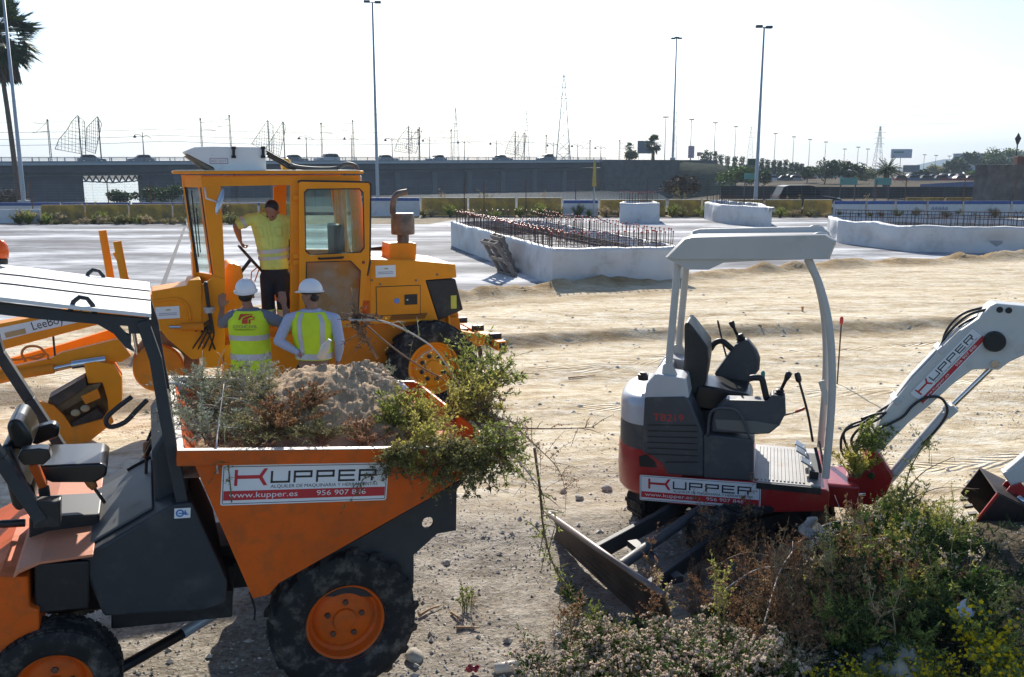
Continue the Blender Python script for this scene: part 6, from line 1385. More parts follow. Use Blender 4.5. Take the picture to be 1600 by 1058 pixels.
# ================================================================ footings wrapped in sheet, with capped rebar
sheet = mat('white_sheet', (.56, .55, .54), .55, var=.08, scale=1.2, bump=.07, bscale=2.6, dirt=.32, dcol=(.36, .335, .30), dscale=1.5)
rebar_m = mat('rusty_rebar', (.085, .04, .025), .8, var=.3)
capm = mat('red_cap', (.42, .035, .025), .25, island=1, var=.25)
conc = mat('footing_concrete', (.30, .30, .30), .9, var=.2, bump=.04)
def footing(name, poly, h, label, rows, cap=None, inner=.0, thick=.0, wob=.06, hr=.5, caps_on=True, seed=1):
    rr = random.Random(seed); P = [Vector((p.x, p.y, 0)) for p in poly]; c0 = P[0]
    root = empty(name, c0, 0, label, 'footing', 'wrapped concrete footings'); n = len(P)
    cen = sum(P, Vector())/n
    mb = MB()
    for a, b in zip(P, P[1:]+P[:1]):
        L = (b-a).length; d = (b-a)/L; nr = V(d.y, -d.x, 0)
        if nr.dot(cen-a) > 0: nr = -nr
        nu, nv = max(6, int(L/.22)), 8; rows_ = []
        for j in range(nv+1):
            t = j/nv; row = []
            for i in range(nu+1):
                s = i/nu; fold = noise.noise(Vector((s*L*.9+a.x, t*.8, seed*3.1)))*.17+noise.noise(Vector((s*L*3.2, t*2+s*L, seed)))*.05
                k = min(1, 6*min(s, 1-s)); off = (.02*k)+fold*(.35+.8*(1-abs(2*t-1)))*k
                ht = h*t+(wob*noise.noise(Vector((s*L*.7+seed, a.y, 2)))+.02*noise.noise(Vector((s*L*3, 0, seed)))) *t*k
                row.append(a+d*(s*L)+nr*off-c0+V(0, 0, ht+.02))
            rows_.append(row)
        rows_.append([p-nr*.16+V(0, 0, .015+.02*rr.random()) for p in rows_[-1]]); rows_.append([p-nr*.03-V(0, 0, .25) for p in rows_[-1]])
        mb.loft(rows_, cap=False, close=False)
    mb.build('sheet_wrap', sheet, root, smooth=True)
    mb = MB(); q = [p+(cen-p)*.035-c0 for p in P]; mb.prism([(p.x, p.y) for p in q], .03, h-.45, 'z'); mb.build('concrete', conc, root)
    bars = []
    for (a, b, m, z0, z1, two) in rows:
        for i in range(m):
            t = i/(m-1); p = a*(1-t)+b*t; bars.append((p.x+rr.uniform(-.03, .03)-c0.x, p.y+rr.uniform(-.03, .03)-c0.y, z0, z1+rr.uniform(-.03, .03)))
    bars.sort(key=lambda q: q[1]); 
    def one(mbr, mbc, q):
        lean = V(rr.uniform(-.02, .02), rr.uniform(-.02, .02), 0); mbr.tube([(q[0], q[1], q[2]), V(q[0], q[1], q[3])+lean], .011, 5)
        if caps_on:
            k = V(q[0], q[1], q[3])+lean; mbc.lathe([(.012, -.03), (.022, -.026), (.026, .0), (.022, .014), (.005, .017)], k, n=8)
    for q in bars[:100]:
        a_, b_ = MB(), MB(); one(a_, b_, q); o = a_.build('rebar', rebar_m, root)
        if caps_on: b_.build('safety_cap', capm, o)
    if len(bars) > 100:
        a_, b_ = MB(), MB()
        for q in bars[100:]: one(a_, b_, q)
        tag(a_.build('rebar', rebar_m, root), kind='stuff')
        if caps_on: tag(b_.build('safety_cap', capm, root), kind='stuff')
    return root, P, cen, c0
A, B_, C_, D_ = V(1.06, 23.46, 0), V(4.65, 24.35, 0), V(1.25, 36.1, 0), V(-2.4, 35.4, 0)
def ins(p, q, k=.35): return p
cen = (A+B_+C_+D_)/4; I = lambda p, k=.07: p+(cen-p)*k
a, b, c, d = I(A), I(B_), I(C_), I(D_)
root, P, cen_, c0 = footing('footing', [A, B_, C_, D_], .93, 'largest white-wrapped footing full of red-capped rusty rebar', [
    (d, a, 52, .4, 1.40, 1), (a, b, 20, .4, 1.34, 1), (b, c, 44, .4, 1.38, 1), (c, d, 16, .4, 1.42, 1),
    (d+V(.35, -.1, 0), a+V(.35, .6, 0), 46, .4, 1.36, 1), (b+V(-.4, .3, 0), c+V(-.4, -.6, 0), 38, .4, 1.34, 1), (a+V(.2, .8, 0), b+V(-.3, .8, 0), 14, .4, 1.30, 1), (a+(d-a)*.5, b+(c-b)*.5, 14, .4, 1.33, 1), (a+(d-a)*.55, b+(c-b)*.55, 14, .4, 1.36, 1)])
mb = MB()
for k in range(13):
    t = k/12; p = d+(a-d)*t; q = c+(b-c)*t
    for z in (.95,): mb.bar(p-c0+V(0, 0, z), q-c0+V(0, 0, z), .016)
for k in range(6):
    t = k/5; p = d+(c-d)*t; q = a+(b-a)*t
    for z in (1.0,): mb.bar(p-c0+V(0, 0, z), q-c0+V(0, 0, z), .016)
tag(mb.build('rebar_mat', rebar_m, root), kind=None)
def gp(u, v): return G(u, v)
p1, p2 = G(968, 349), G(1030, 349)
q3, q4 = p2+V(.2, 3.2, 0), p1+V(.6, 3.2, 0); cn = (p1+p2)/2
footing('footing', [p1, p2, q3, q4], 1.08, 'small white-wrapped footing standing alone behind the largest one', [(p1+V(.1, .25, 0), p2+V(-.1, .25, 0), 14, .5, 1.72, 1), (p1+V(.3, 2.6, 0), p2+V(0, 2.6, 0), 14, .5, 1.66, 1)], seed=2)
p0, p1, p2 = G(1100, 343), G(1125, 349), G(1205, 356)
q3 = p2+V(1.0, 6.0, 0); q4 = p0+V(1.4, 3, 0)
footing('footing', [p0, p1, p2, q3, q4], 1.0, 'white-wrapped footing with a fence of rebar in front of the black car', [(p0+V(.4, .3, 0), p1+V(.2, .4, 0), 8, .5, 1.55, 1), (p1+V(.2, .4, 0), p2+V(-.2, .4, 0), 24, .5, 1.55, 1), (p0+V(1, 2, 0), p2+V(.2, 3.4, 0), 18, .5, 1.5, 1)], seed=3, caps_on=False)
p0, p1, p2, p3 = G(1307, 380), G(1420, 394), G(1600, 398), G(1900, 405)
q3 = p3+V(1, 6, 0); q4 = p0+V(.8, 3.5, 0)
r4 = footing('footing', [p0, p1, p2, p3, q3, q4], .92, 'long sagging white-wrapped footing at the right edge of the site', [(p0+V(.8, 2.6, 0), q3+V(-1, -.8, 0), 70, .3, 1.25, 1), (p0+V(1, 1.4, 0), p3+V(0, 3.5, 0), 50, .3, 1.15, 1)], seed=4, wob=.11, caps_on=False)
mb = MB(); c0 = r4[3]; a_, b_ = p0+V(.8, 2.6, 0)-c0, q3+V(-1, -.8, 0)-c0
for z in (.95, 1.1, 1.24): mb.bar(a_+V(0, 0, z), b_+V(0, 0, z), .03)
mb.build('rebar_rail', rebar_m, r4[0])
# blue tarp strip of dark water membrane under rebar is left out; pallets leaning on the big footing
woodp = mat('weathered_pallet_wood', (.20, .17, .145), .9, var=.3, scale=8, bump=.05)
def pallet(loc, rz, tilt, label):
    root = empty('pallet', loc, 0, label, 'pallet', 'pallets leaning on the largest footing'); root.rotation_euler = (tilt, 0, rz)
    for x in (-.55, 0, .55): mb = MB(); mb.box((x, .0, .55), (.09, .10, 1.15)); mb.build('bearer', woodp, root, bevel=.004)
    for z in (.05, .32, .58, .84, 1.08): mb = MB(); mb.box((0, .062, z), (1.2, .022, .11)); mb.build('board', woodp, root, bevel=.003)
    for z in (.06, .58, 1.08): mb = MB(); mb.box((0, -.062, z), (1.2, .022, .11)); mb.build('board', woodp, root, bevel=.003)
dd = (D_-A).normalized(); rz = atan2(dd.y, dd.x)
p = G(790, 425); pallet((p.x+.15, p.y+.2, .03), rz+pi, radians(22), 'grey wooden pallet leaning on the side of the largest footing')
p = G(800, 428); pallet((p.x-.12, p.y-.4, .03), rz+pi+.1, radians(30), 'second wooden pallet propped askew in front of the first one')
# ================================================================ barriers
ycon = mat('yellow_barrier_paint', (.40, .25, .05), .85, var=.3, scale=2, bump=.05, dirt=.65, dcol=(.15, .12, .07), dscale=1.6)
wcon = mat('white_barrier_concrete', (.50, .50, .50), .8, var=.15, scale=1.5, dirt=.35, dcol=(.25, .23, .2), dscale=1.5, bump=.03)
bluep = mat('blue_stripe_paint', (.03, .07, .22), .6, var=.2, dirt=.2, dcol=(.2, .2, .22))
def barrier(a, b, h, m, label, group, stripe=False, name='concrete_barrier', cap=False):
    L = (b-a).length; root = empty(name, a, atan2(b.y-a.y, b.x-a.x), label, 'barrier', group)
    mb = MB(); prof = [(-.28, 0), (.28, 0), (.28, .06), (.14, .22), (.09, h), (-.09, h), (-.14, .22), (-.28, .06)]
    mb.loft([[V(x, y, z) for y, z in prof] for x in (.03, L-.03)]); mb.build('body', m, root, bevel=.015)
    if stripe: mb = MB(); mb.prism([(-.115, h-.19), (-.098, h+.01), (.098, h+.01), (.115, h-.19)], .031, L-.031, 'x'); mb.build('blue_top', bluep, root)
    if cap: mb = MB(); mb.prism([(-.10, h+.001), (-.10, h+.03), (.10, h+.03), (.10, h+.001)], .031, L-.031, 'x'); mb.build('pale_top_edge', mat('pale_edge', (.5, .47, .38), .8), root)
    return root
def GL(u, Yl): p = PY(u, 262, Yl); return V(p.x, p.y, 0)
idx = 0
for i, (u0, u1) in enumerate(((58, 127), (128, 196), (197, 265), (266, 334), (335, 400), (402, 465))):
    barrier(GL(u0, 50.5+i*.4), GL(u1, 50.9+i*.4), 1.0, ycon, 'dirty yellow barrier in the left front row, %s from the left edge' % ORD[i], 'yellow barriers, left front row')
barrier(GL(-40, 50), GL(57, 50.4), .78, wcon, 'low grubby white barrier at the left edge of the site', None)
for i, (u0, u1) in enumerate(((-60, 90), (92, 200), (202, 330), (332, 450))):
    barrier(GL(u0, 56), GL(u1, 56.3), .92, wcon, 'white barrier with blue top behind the yellow ones, %s from the left edge' % ORD[i], 'blue-topped barriers, left back row', True)
barrier(GL(560, 58), GL(655, 58), 1.15, wcon, 'white barrier with blue top behind the rusty exhaust', None, True)
for i, (u0, u1) in enumerate(((657, 730), (732, 806), (808, 878), (938, 1042), (1046, 1098), (1100, 1196), (1198, 1256), (1259, 1304))):
    barrier(GL(u0, 58.5), GL(u1, 58.5), 1.12 if u0 < 900 else 1.0, ycon, 'worn yellow barrier behind the footings, %s from the exhaust stack' % ORD[i], 'yellow barriers behind the footings', cap=True)
barrier(GL(880, 57.5), GL(936, 57.5), 1.02, wcon, 'white barrier with blue top set between two yellow ones', None, True)
for i, (u0, u1) in enumerate(((1306, 1356), (1358, 1402), (1404, 1452), (1454, 1508), (1510, 1584), (1586, 1660))):
    o = barrier(GL(u0, 57), GL(u1, 57.1), .98, wcon, 'white barrier with blue top in the right row, %s from the black car' % ORD[i], 'blue-topped barriers, right row', True)
    if i == 3:
        mb = MB(); z0 = .42
        for k in range(5): mb.tube(bez([(.2+.22*k, -.155, z0), (.3+.22*k, -.15, z0+.22), (.36+.22*k, -.155, z0+.02), (.28+.22*k, -.155, z0+.1)], 4), .012, 4)
        mb.build('graffiti_scrawl', bluep, o)
for i, (u0, u1) in enumerate(((1420, 1480), (1482, 1540), (1542, 1640))):
    barrier(GL(u0, 71.5), GL(u1, 71.5), .75, ycon, 'yellow barrier on the far side of the road, %s from the left' % ORD[i], 'yellow barriers across the road')
# mesh fence with reddish posts
fence = empty('mesh_fence', (GL(0, 49).x, 49, 0), 0, 'tall see-through mesh fence on thin reddish posts along the barriers', 'fence')
mb = MB(); O = V(*fence.location)
us = [45, 165, 232, 310, 725, 756, 822, 900, 1012, 1107, 1195, 1372, 1418, 1510, 1590]
pos = rust
for u in us:
    p = GL(u, 52.5 if u < 500 else 57.9)-O; mb = MB(); mb.tube([p, p+V(0, 0, 2.3)], .028, 6); mb.build('fence_post', rust, fence)
mb = MB()
for ua, ub, Yq in ((-60, 470, 52.5), (560, 1680, 57.9)):
    a, b = GL(ua, Yq)-O, GL(ub, Yq)-O
    for k in range(9): mb.bar(a+V(0, 0, 1.0+k*.155), b+V(0, 0, 1.0+k*.155), .006)
    n = int((b.x-a.x)/.9)
    for k in range(n+1): q = a+(b-a)*k/n; mb.bar(q+V(0, 0, .95), q+V(0, 0, 2.25), .006)
mb.build('wire_mesh', mat('fence_wire', (.16, .15, .15), .6), fence)
# yellow-flagged pole, red survey stake, little wooden peg
def stake(name, p, h, r, m, capm_, label, cat, capz=.05, capr=.03):
    root = empty(name, p, 0, label, cat); mb = MB(); mb.tube([(0, 0, 0), (0, 0, h)], r, 8); mb.build('rod', m, root); mb = MB(); mb.lathe([(r, h-capz), (capr, h-capz*.8), (capr, h+capz*.5), (capr*.5, h+capz*.8)], n=10); mb.build('cap', capm_, root, smooth=True, auto=40)
p = G(1308, 600); stake('survey_stake', p, .93, .011, rust, mat('stake_red', (.55, .04, .03), .5), 'thin rusty survey rod with red cap behind the excavator canopy post', 'stake', .06, .026)
p = G(1253, 497); stake('wooden_peg', p, .22, .022, mat('peg_wood', (.45, .28, .12), .8), mat('peg_top', (.5, .2, .08), .8), 'short wooden peg in the sand behind the excavator', 'peg', .03, .026)
p = GL(929, 56.5); root = empty('marker_pole', p, 0, 'thin pole wrapped in yellow at its top behind the rebar', 'pole'); mb = MB(); mb.tube([(0, 0, 0), (0, 0, 3.5)], .045, 8); mb.build('pole', steel_gr, root); mb = MB(); mb.tube([(0, 0, 1.9), (0, 0, 2.0), (0, 0, 3.3), (0, 0, 3.45)], [.16, .13, .075, .06], 8); mb.build('yellow_wrap', mat('faded_yellow', (.38, .28, .06), .8), root, smooth=True)
# ================================================================ signs, billboards, wall, lantern
def board(name, u0, u1, v0, v1, Y, m, label, posts=1, post_to=0, cat='sign', group=None, th=.12, marks=None, zb=0):
    a, b = PY(u0, v1, Y), PY(u1, v0, Y); root = empty(name, ((a.x+b.x)/2, Y, zb), 0, label, cat, group); w, z0, z1 = b.x-a.x, a.z-zb, b.z-zb
    mb = MB(); mb.box((0, 0, (z0+z1)/2), (w, th, z1-z0)); p = mb.build('panel', m, root, bevel=.01)
    for i in range(posts):
        x = 0 if posts == 1 else -w*.42+w*.84*i/(posts-1); mb = MB(); mb.bar((x, th*.5+.02, 0), (x, th*.5+.02, z1*.98), max(.08, w*.02)); mb.build('post', dark_steel, root)
    if marks:
        mb = MB(); d = Decal(mb, (-w/2, -th/2-.003, z0), (1, 0, 0), (0, 0, 1), (0, -1, 0))
        for r in marks: d.rect(r[0]*w, r[1]*(z1-z0), r[2]*w, r[3]*(z1-z0), .002, 0)
        mb.build('markings', K['white'] if 0 else mat('sign_marks', (.12, .25, .22), .6), p)
    return root
gs = mat('faded_green_sign', (.10, .26, .24), .6, var=.1); pale = mat('pale_billboard', (.42, .45, .52), .7, var=.1); dgrey = mat('billboard_grey', (.13, .15, .17), .7)
board('direction_sign', 1163, 1182, 271, 280, 82, gs, 'small green sign beside the mast left of the black car', 2, group='green signs', marks=[(.4, .3, .55, .7)])
board('direction_sign', 1312, 1340, 278, 289, 80, gs, 'green sign on two posts right of the black car', 2, group='green signs', marks=[(.2, .35, .8, .45)])
board('direction_sign', 1366, 1393, 278, 289, 80, gs, 'green sign on two posts in front of the squat palm', 2, group='green signs', marks=[(.6, .4, .7, .6)])
board('billboard', 1392, 1425, 233, 247, 230, pale, 'pale billboard high on a single post beside the squat palm', 1, cat='billboard', th=.5, marks=[(.1, .55, .6, .75)])
board('billboard', 1411, 1437, 258, 269, 235, dgrey, 'low dark billboard under the pale one', 2, cat='billboard', th=.5)
board('billboard', 996, 1020, 220, 240, 215, dgrey, 'dark billboard next to the bigger abutment palm', 2, cat='billboard', th=.5, zb=4.5)
board('advert_panel', 1075, 1085, 228, 247, 215, mat('pinkish_panel', (.40, .30, .34), .7), 'narrow upright pinkish advert panel right of the abutment mast', 1, cat='billboard', th=.3)
board('advert_panel', 1089, 1095, 238, 244, 220, mat('rosy_panel', (.35, .22, .22), .7), 'tiny square reddish sign beside the row of clipped trees', 1, cat='sign', th=.2)
board('kiosk_sign', 1168, 1183, 248, 258, 120, mat('dark_green_box', (.05, .08, .05), .8), 'dark box sign on the mast beside the row of clipped trees', 2, cat='sign', th=.6)
wall_thing('stone_wall', [(PY(1564, 262, 63).x, 63), (PY(1700, 262, 63).x, 63.5)], 0, [3.25, 3.3], 3, mat('old_stone', (.14, .12, .105), .95, var=.35, scale=1.4, bump=.12, bscale=4), 'old dark stone wall at the right edge', 'wall')
for k in range(3):
    mb = MB(); x = PY(1597+k*9, 262, 64).x; mb.box((x, 64.6, 3.55), (.35, .5, .6)); tag(mb.build('stone_merlon', mat('red_brick_block', (.2, .1, .08), .9), bevel=.03, off=(x, 64.6, 3.25)), 'reddish block on top of the old stone wall, %s from the left' % ORD[k], 'block', 'blocks on the stone wall')
p = PY(1586, 262, 75); root = empty('street_lantern', (p.x, 75, 0), 0, 'old-fashioned street lantern behind the stone wall', 'lamp post'); zt = PY(1591, 207, 75).z; mb = MB(); mb.tube([(0, 0, 0), (.0, 0, zt-.9)], [.09, .05], 8); mb.build('pole', dark_steel, root)
mb = MB(); mb.lathe([(.08, zt-.95), (.22, zt-.55), (.26, zt-.5), (.12, zt-.25), (.03, zt-.05)], n=8); mb.build('lantern', dark_steel, root)
wall_thing('ramp_parapet', [(PY(1440, 262, 118).x, 118), (PY(1568, 262, 112).x, 112)], -.2, [PY(800, 288, 118).z, PY(800, 281, 112).z], .4, mat('bluish_parapet', (.12, .15, .26), .8), 'blue-grey parapet rising to the right below the car park', 'wall')
wall_thing('boundary_wall', [(PY(1128, 262, 96).x, 96), (PY(1330, 262, 96).x, 96), (PY(1600, 262, 100).x, 100)], -.2, [1.15, 1.05, 1.0], .3, mat('dark_render', (.05, .05, .05), .9, spec=.1, var=.3, scale=.5), 'low dark boundary wall between the road and the car park', 'wall')
# distant buildings
def building(u0, u1, v, Y, m, label, dep=10):
    a, b = PY(u0, 262, Y), PY(u1, 262, Y); z = PY(u0, v, Y).z; root = empty('building', ((a.x+b.x)/2, Y, 0), 0, label, 'building'); w = b.x-a.x
    mb = MB(); mb.box((0, dep/2, z/2), (w, dep, z)); mb.build('wall', m, root); mb = MB(); mb.box((0, dep/2, z+.2), (w+.4, dep+.4, .38)); mb.build('roof', mat('flat_roof', (.3, .3, .3), .9), root)
    n = max(3, int(w/4))
    for i in range(n):
        for k in range(max(1, int(z/4))): mb = MB(); mb.box((-w/2+(i+.5)*w/n, -.02, 2+k*3.4), (w/n*.45, .08, 1.3)); mb.build('window', car_glass, root)
building(1506, 1595, 241, 380, mat('distant_wall', (.28, .30, .34), .9), 'pale block of flats half hidden by trees at right')
building(1440, 1478, 268, 330, mat('pale_shed', (.5, .5, .5), .9), 'low pale shed behind the car park')
building(1585, 1620, 238, 390, mat('distant_wall_b', (.24, .27, .33), .9), 'bluish building beyond the lantern')
# ================================================================ vegetation
def leafm(n, c, tr=.35, var=.45): return mat(n, c, .55, var=var, island=1, trans=tr, spec=.3)
L_green = leafm('leaf_green', (.065, .115, .02), .35, .6); L_dark = leafm('leaf_dark_green', (.032, .058, .016), .3, .6); L_yel = leafm('leaf_yellow_green', (.46, .42, .10), .45, .45); L_ygr = leafm('leaf_light_green', (.25, .29, .07), .45, .5)
L_grey = leafm('leaf_grey_green', (.24, .275, .19), .3); L_brown = leafm('dry_brown_seed', (.36, .19, .085), .3, .5); L_white = leafm('pale_seed_tuft', (.70, .58, .46), .35, .4); L_straw = leafm('straw', (.42, .33, .19), .3, .35)
L_flow = leafm('yellow_flower', (.80, .62, .02), .3, .2); L_olive = leafm('olive_leaf', (.20, .19, .075), .4, .5); L_palm = leafm('palm_leaf', (.045, .075, .025), .2, .4)
stem_b = mat('stem_brown', (.12, .075, .045), .8, var=.3); stem_g = mat('stem_green', (.13, .14, .05), .7, var=.3); twig_w = mat('bleached_twig', (.48, .44, .38), .8, var=.3); twig_b = mat('woody_twig', (.20, .13, .08), .85, var=.4)
class Lf:
    "fast collector of small leaf faces"
    def __init__(s): s.v = []; s.f = []
    def leaf(s, p, d, l, w, rg):
        d = d.normalized(); x = d.cross(Vector((rg.uniform(-1, 1), rg.uniform(-1, 1), rg.uniform(-1, 1)))); x = x.normalized() if x.length > 1e-4 else Vector((1, 0, 0)); nn = d.cross(x)
        n = len(s.v); m = p+d*l*.45+nn*l*.08; s.v += [p, m+x*w*.5, p+d*l, m-x*w*.5]; s.f.append((n, n+1, n+2, n+3))
    def tuft(s, p, r, rg, k=3):
        for _ in range(k):
            d = Vector((rg.gauss(0, 1), rg.gauss(0, 1), rg.gauss(0, 1)+.3)).normalized(); s.leaf(p-d*r*.5, d, r*1.2, r*.9, rg)
    def build(s, name, m, parent):
        me = bpy.data.meshes.new(name); me.from_pydata([tuple(q) for q in s.v], [], s.f); me.materials.append(m); o = bpy.data.objects.new(name, me); COL.objects.link(o); o.parent = parent; return o
def make_plant(nm, label, cat, seed, nst, H, spread, twigs, leaves, ll, lw, lm, sm, heads=0, hr=.01, hm=None, hk=3, lean=(0, 0, 0), droop=.3, sr=.004, base=.05, topheavy=0, spire=0, group=None, headspread=.035):
    rg = random.Random(seed); root = empty(nm, (0, 0, 0), 0, label, cat, group); st = MB(); lf = Lf(); hd = Lf()
    for i in range(nst):
        a = rg.uniform(0, 2*pi); r = rg.random()**.6; out = Vector((cos(a), sin(a), 0)); h = H*rg.uniform(.6, 1.05)*(1-.25*r)
        p0 = out*base*rg.random(); P = []; n = 7
        for k in range(n+1):
            t = k/n; P.append(p0+out*(spread*r*(t**1.3))+Vector(lean)*t*t+Vector((rg.gauss(0, .012), rg.gauss(0, .012), 0))*t*H*2+V(0, 0, h*(t-droop*r*t*t*.6)))
        st.tube(P, [sr*(1-.75*k/n) for k in range(n+1)], 3, cap=False)
        pts = []
        for k in range(twigs):
            t = rg.uniform(.25, .97); q = P[int(t*n)]; b = rg.uniform(0, 2*pi); L = H*.22*rg.uniform(.4, 1)*(1.15-t if not topheavy else .5+t*.5)
            d = Vector((cos(b), sin(b), rg.uniform(.15, 1.1))).normalized(); e = q+d*L; m_ = q+d*L*.5+V(0, 0, .01); st.tube([q, m_, e], [sr*.5, sr*.4, sr*.2], 3, cap=False); pts += [(q, e)]
        segs = [(P[k], P[k+1]) for k in range(2 if not topheavy else 4, n)]+pts*2
        for k in range(leaves):
            q, e = rg.choice(segs); t = rg.random(); pp = q+(e-q)*t; d = (e-q).normalized()*.8+Vector((rg.gauss(0, .6), rg.gauss(0, .6), rg.gauss(0, .5))); lf.leaf(pp, d, ll*rg.uniform(.5, 1.2), lw*rg.uniform(.6, 1.2), rg)
        if heads:
            tips = [(P[-1])]+[e for q, e in pts if topheavy == 0 or e.z > h*.45]
            for k in range(heads):
                if spire: 
                    q, e = rg.choice(pts+[(P[-3], P[-1])]*2); pp = q+(e-q)*rg.uniform(.3, 1.05)+Vector((rg.gauss(0, .006),)*1+(rg.gauss(0, .006), rg.gauss(0, .006)))
                else: pp = rg.choice(tips)+Vector((rg.gauss(0, headspread), rg.gauss(0, headspread), rg.gauss(0, headspread*.6)))
                hd.tuft(pp, hr*rg.uniform(.6, 1.3), rg, hk)
    st.build('stems', sm, root)
    if leaves: lf.build('leaves', lm, root)
    if heads: hd.build('flower_heads' if hm in (L_flow, L_white) else 'seed_heads', hm, root)['kind'] = 'stuff'
    return root
DESC = {}
def scatter(proto_list, pts, labels, group):
    "first uses move the prototypes, then copies"
    used = scatter.used
    for i, (x, y, s) in enumerate(pts):
        k = R.randrange(len(proto_list)) if i >= len(proto_list) else i; pr = proto_list[k]
        o = pr if pr not in used else copy_tree(pr); used.append(pr)
        o.location = (x, y, gh(x, y)-.02); o.rotation_euler = (R.uniform(-.12, .12), R.uniform(-.12, .12), R.uniform(0, 6.28)); o.scale = (s, s, s*R.uniform(.85, 1.15)); o['label'] = labels[i] if isinstance(labels, list) else labels; o['group'] = group
scatter.used = []
def kinds():
    k = {}
    k['white'] = [make_plant('pale_tufted_weed', 'x', 'weed', 10+i, 18, .50, .36, 7, 70, .045, .012, L_green, stem_g, 22, .024, L_white, 5, topheavy=1, headspread=.020) for i in range(3)]
    k['brown'] = [make_plant('dry_brown_weed', 'x', 'weed', 20+i, 20, .85, .34, 10, 26, .02, .006, L_straw, stem_b, 95, .011, L_brown, 2, spire=1) for i in range(3)]
    k['green'] = [make_plant('leafy_green_weed', 'x', 'weed', 30+i, 24, .50, .36, 9, 85, (.055, .040, .050)[i], (.017, .011, .014)[i], (L_green, L_dark, L_ygr)[i], stem_g) for i in range(3)]
    k['yellow'] = [make_plant('yellow_flowering_weed', 'x', 'weed', 40+i, 16, .62, .22, 7, 90, .045, .012, L_ygr, stem_g, 20, .020, L_flow, 5, topheavy=1, headspread=.03) for i in range(2)]
    k['olive'] = [make_plant('yellow_green_shrub', 'x', 'shrub', 50+i, 30, .80, .40, 9, 120, .034, .011, (L_yel, L_ygr)[i], stem_b) for i in range(2)]
    k['straw'] = [make_plant('dry_grass_tuft', 'x', 'grass tuft', 60+i, 44, .42, .26, 0, 10, .05, .004, L_straw, mat('straw_stem', (.36, .28, .15), .8, var=.3), sr=.0028) for i in range(2)]
    k['twig'] = [make_plant('leafless_twiggy_weed', 'x', 'weed', 70+i, 18, .60, .5, 9, 0, .03, .01, L_straw, twig_b, 0, sr=.004) for i in range(2)]
    return k
KD = kinds()
def at_px(u, v):   # ground point (iterating on relief)
    z = 0
    for _ in range(6):
        p = G(u, v, z); z = gh(p.x, p.y)
    return p.x, p.y
def belt(kind, pxs, what, group, s0=.8, s1=1.2):
    P = []; lab = []
    for i, q in enumerate(pxs):
        x, y = at_px(q[0], q[1]); s = q[2] if len(q) > 2 else 1; P.append((x, y, s*R.uniform(s0, s1))); lab.append(what[i] if isinstance(what, list) else what)
    scatter(KD[kind], P, lab, group)
def where(n, fmt): return [fmt % ORD[i] for i in range(n)] if n <= 20 else [fmt % ORD[i] if i < 20 else fmt % ('%s' % 'far') for i in range(n)]
def ordl(fmt, n):
    big = ORD+['twenty-'+o for o in ORD[:9]]+['thirtieth']+['thirty-'+o for o in ORD[:9]]
    return [fmt % big[i] for i in range(n)]
# pale tufted weeds along the near bottom edge
pw = [(868, 1062), (905, 1020, .8), (935, 1075), (952, 1005, .7), (985, 1040, .9), (1010, 1090), (1035, 1040, .85), (1060, 1085), (1085, 1035, .9), (1105, 1100), (1130, 1050, .8), (1155, 1095), (1180, 1060, .8), (1205, 1110), (1000, 1130, 1.1), (1080, 1140, 1.1), (930, 1130, 1.1), (1150, 1150, 1.1), (1230, 1140), (870, 1120, .9)]
pw.sort(key=lambda q: q[0]); belt('white', pw, ordl('weed with pale fluffy tufts near the bottom edge, %s from the left', len(pw)), 'pale tufted weeds by the bottom edge', .75, .95)
pb = [(1090, 925, .8), (1120, 900, .9), (1150, 930), (1175, 890, .9), (1205, 935), (1235, 900, .8), (1110, 965, .8), (1160, 975), (1215, 985, .9), (1260, 950, .8), (1140, 870, .65), (1290, 985, .7), (1085, 960, .6), (1305, 905, .6), (1180, 1010, .8), (1250, 1010, .8), (1190, 850, .6)]
pb.sort(key=lambda q: q[0]); belt('brown', pb, ordl('feathery dry brown weed beside the dozer blade, %s from the left', len(pb)), 'dry brown weeds beside the excavator', .6, .8)
pg = [(1330, 880, .8), (1360, 910), (1395, 870, .9), (1420, 920), (1450, 890), (1480, 940, .9), (1345, 950, .9), (1385, 985), (1430, 975), (1465, 1005), (1500, 960, .8), (1310, 1010, .8), (1355, 1030), (1290, 940, .7), (1520, 1010, .8), (1410, 1035), (900, 960, .45), (925, 975, .5), (950, 990, .5), (885, 930, .4), (975, 1000, .5), (1550, 940, .6), (1440, 850, .7), (1480, 880, .7), (1370, 845, .7), (1320, 850, .6)]
pg.sort(key=lambda q: q[0]); belt('green', pg, ordl('low leafy green weed on the bank, %s from the left', len(pg)), 'leafy green weeds on the bank', .7, .95)
po = [(1345, 830, .8), (1385, 815, .95), (1415, 835, 1), (1445, 850, .9), (1365, 870, .8), (1330, 800, .6), (1475, 870, .75), (1405, 880, .8)]
po.sort(key=lambda q: q[0]); belt('olive', po, ordl('tall yellow-green shrub under the red boom foot, %s from the left', len(po)), 'yellow-green shrubs under the boom', .6, .8)
py = [(1300, 1090, .8), (1345, 1080, .8), (1390, 1100, .8), (1440, 1095, .8), (1495, 1105, .9), (1545, 1070, 1.1), (1560, 1110, .9), (1590, 1090, .9), (1530, 1120), (1270, 1100, .6), (1475, 1125, .8)]
py.sort(key=lambda q: q[0]); belt('yellow', py, ordl('weed with small yellow flowers at bottom right, %s from the left', len(py)), 'yellow flowering weeds at bottom right', .7, .9)
px_ = [(1350, 900, .8), (1400, 940, .9), (1450, 930, .7), (1380, 1000, .8), (1310, 960, .9), (1500, 930, .6), (1430, 1010, .8), (1270, 1020, .8), (1340, 860, .7), (1480, 970, .7)]
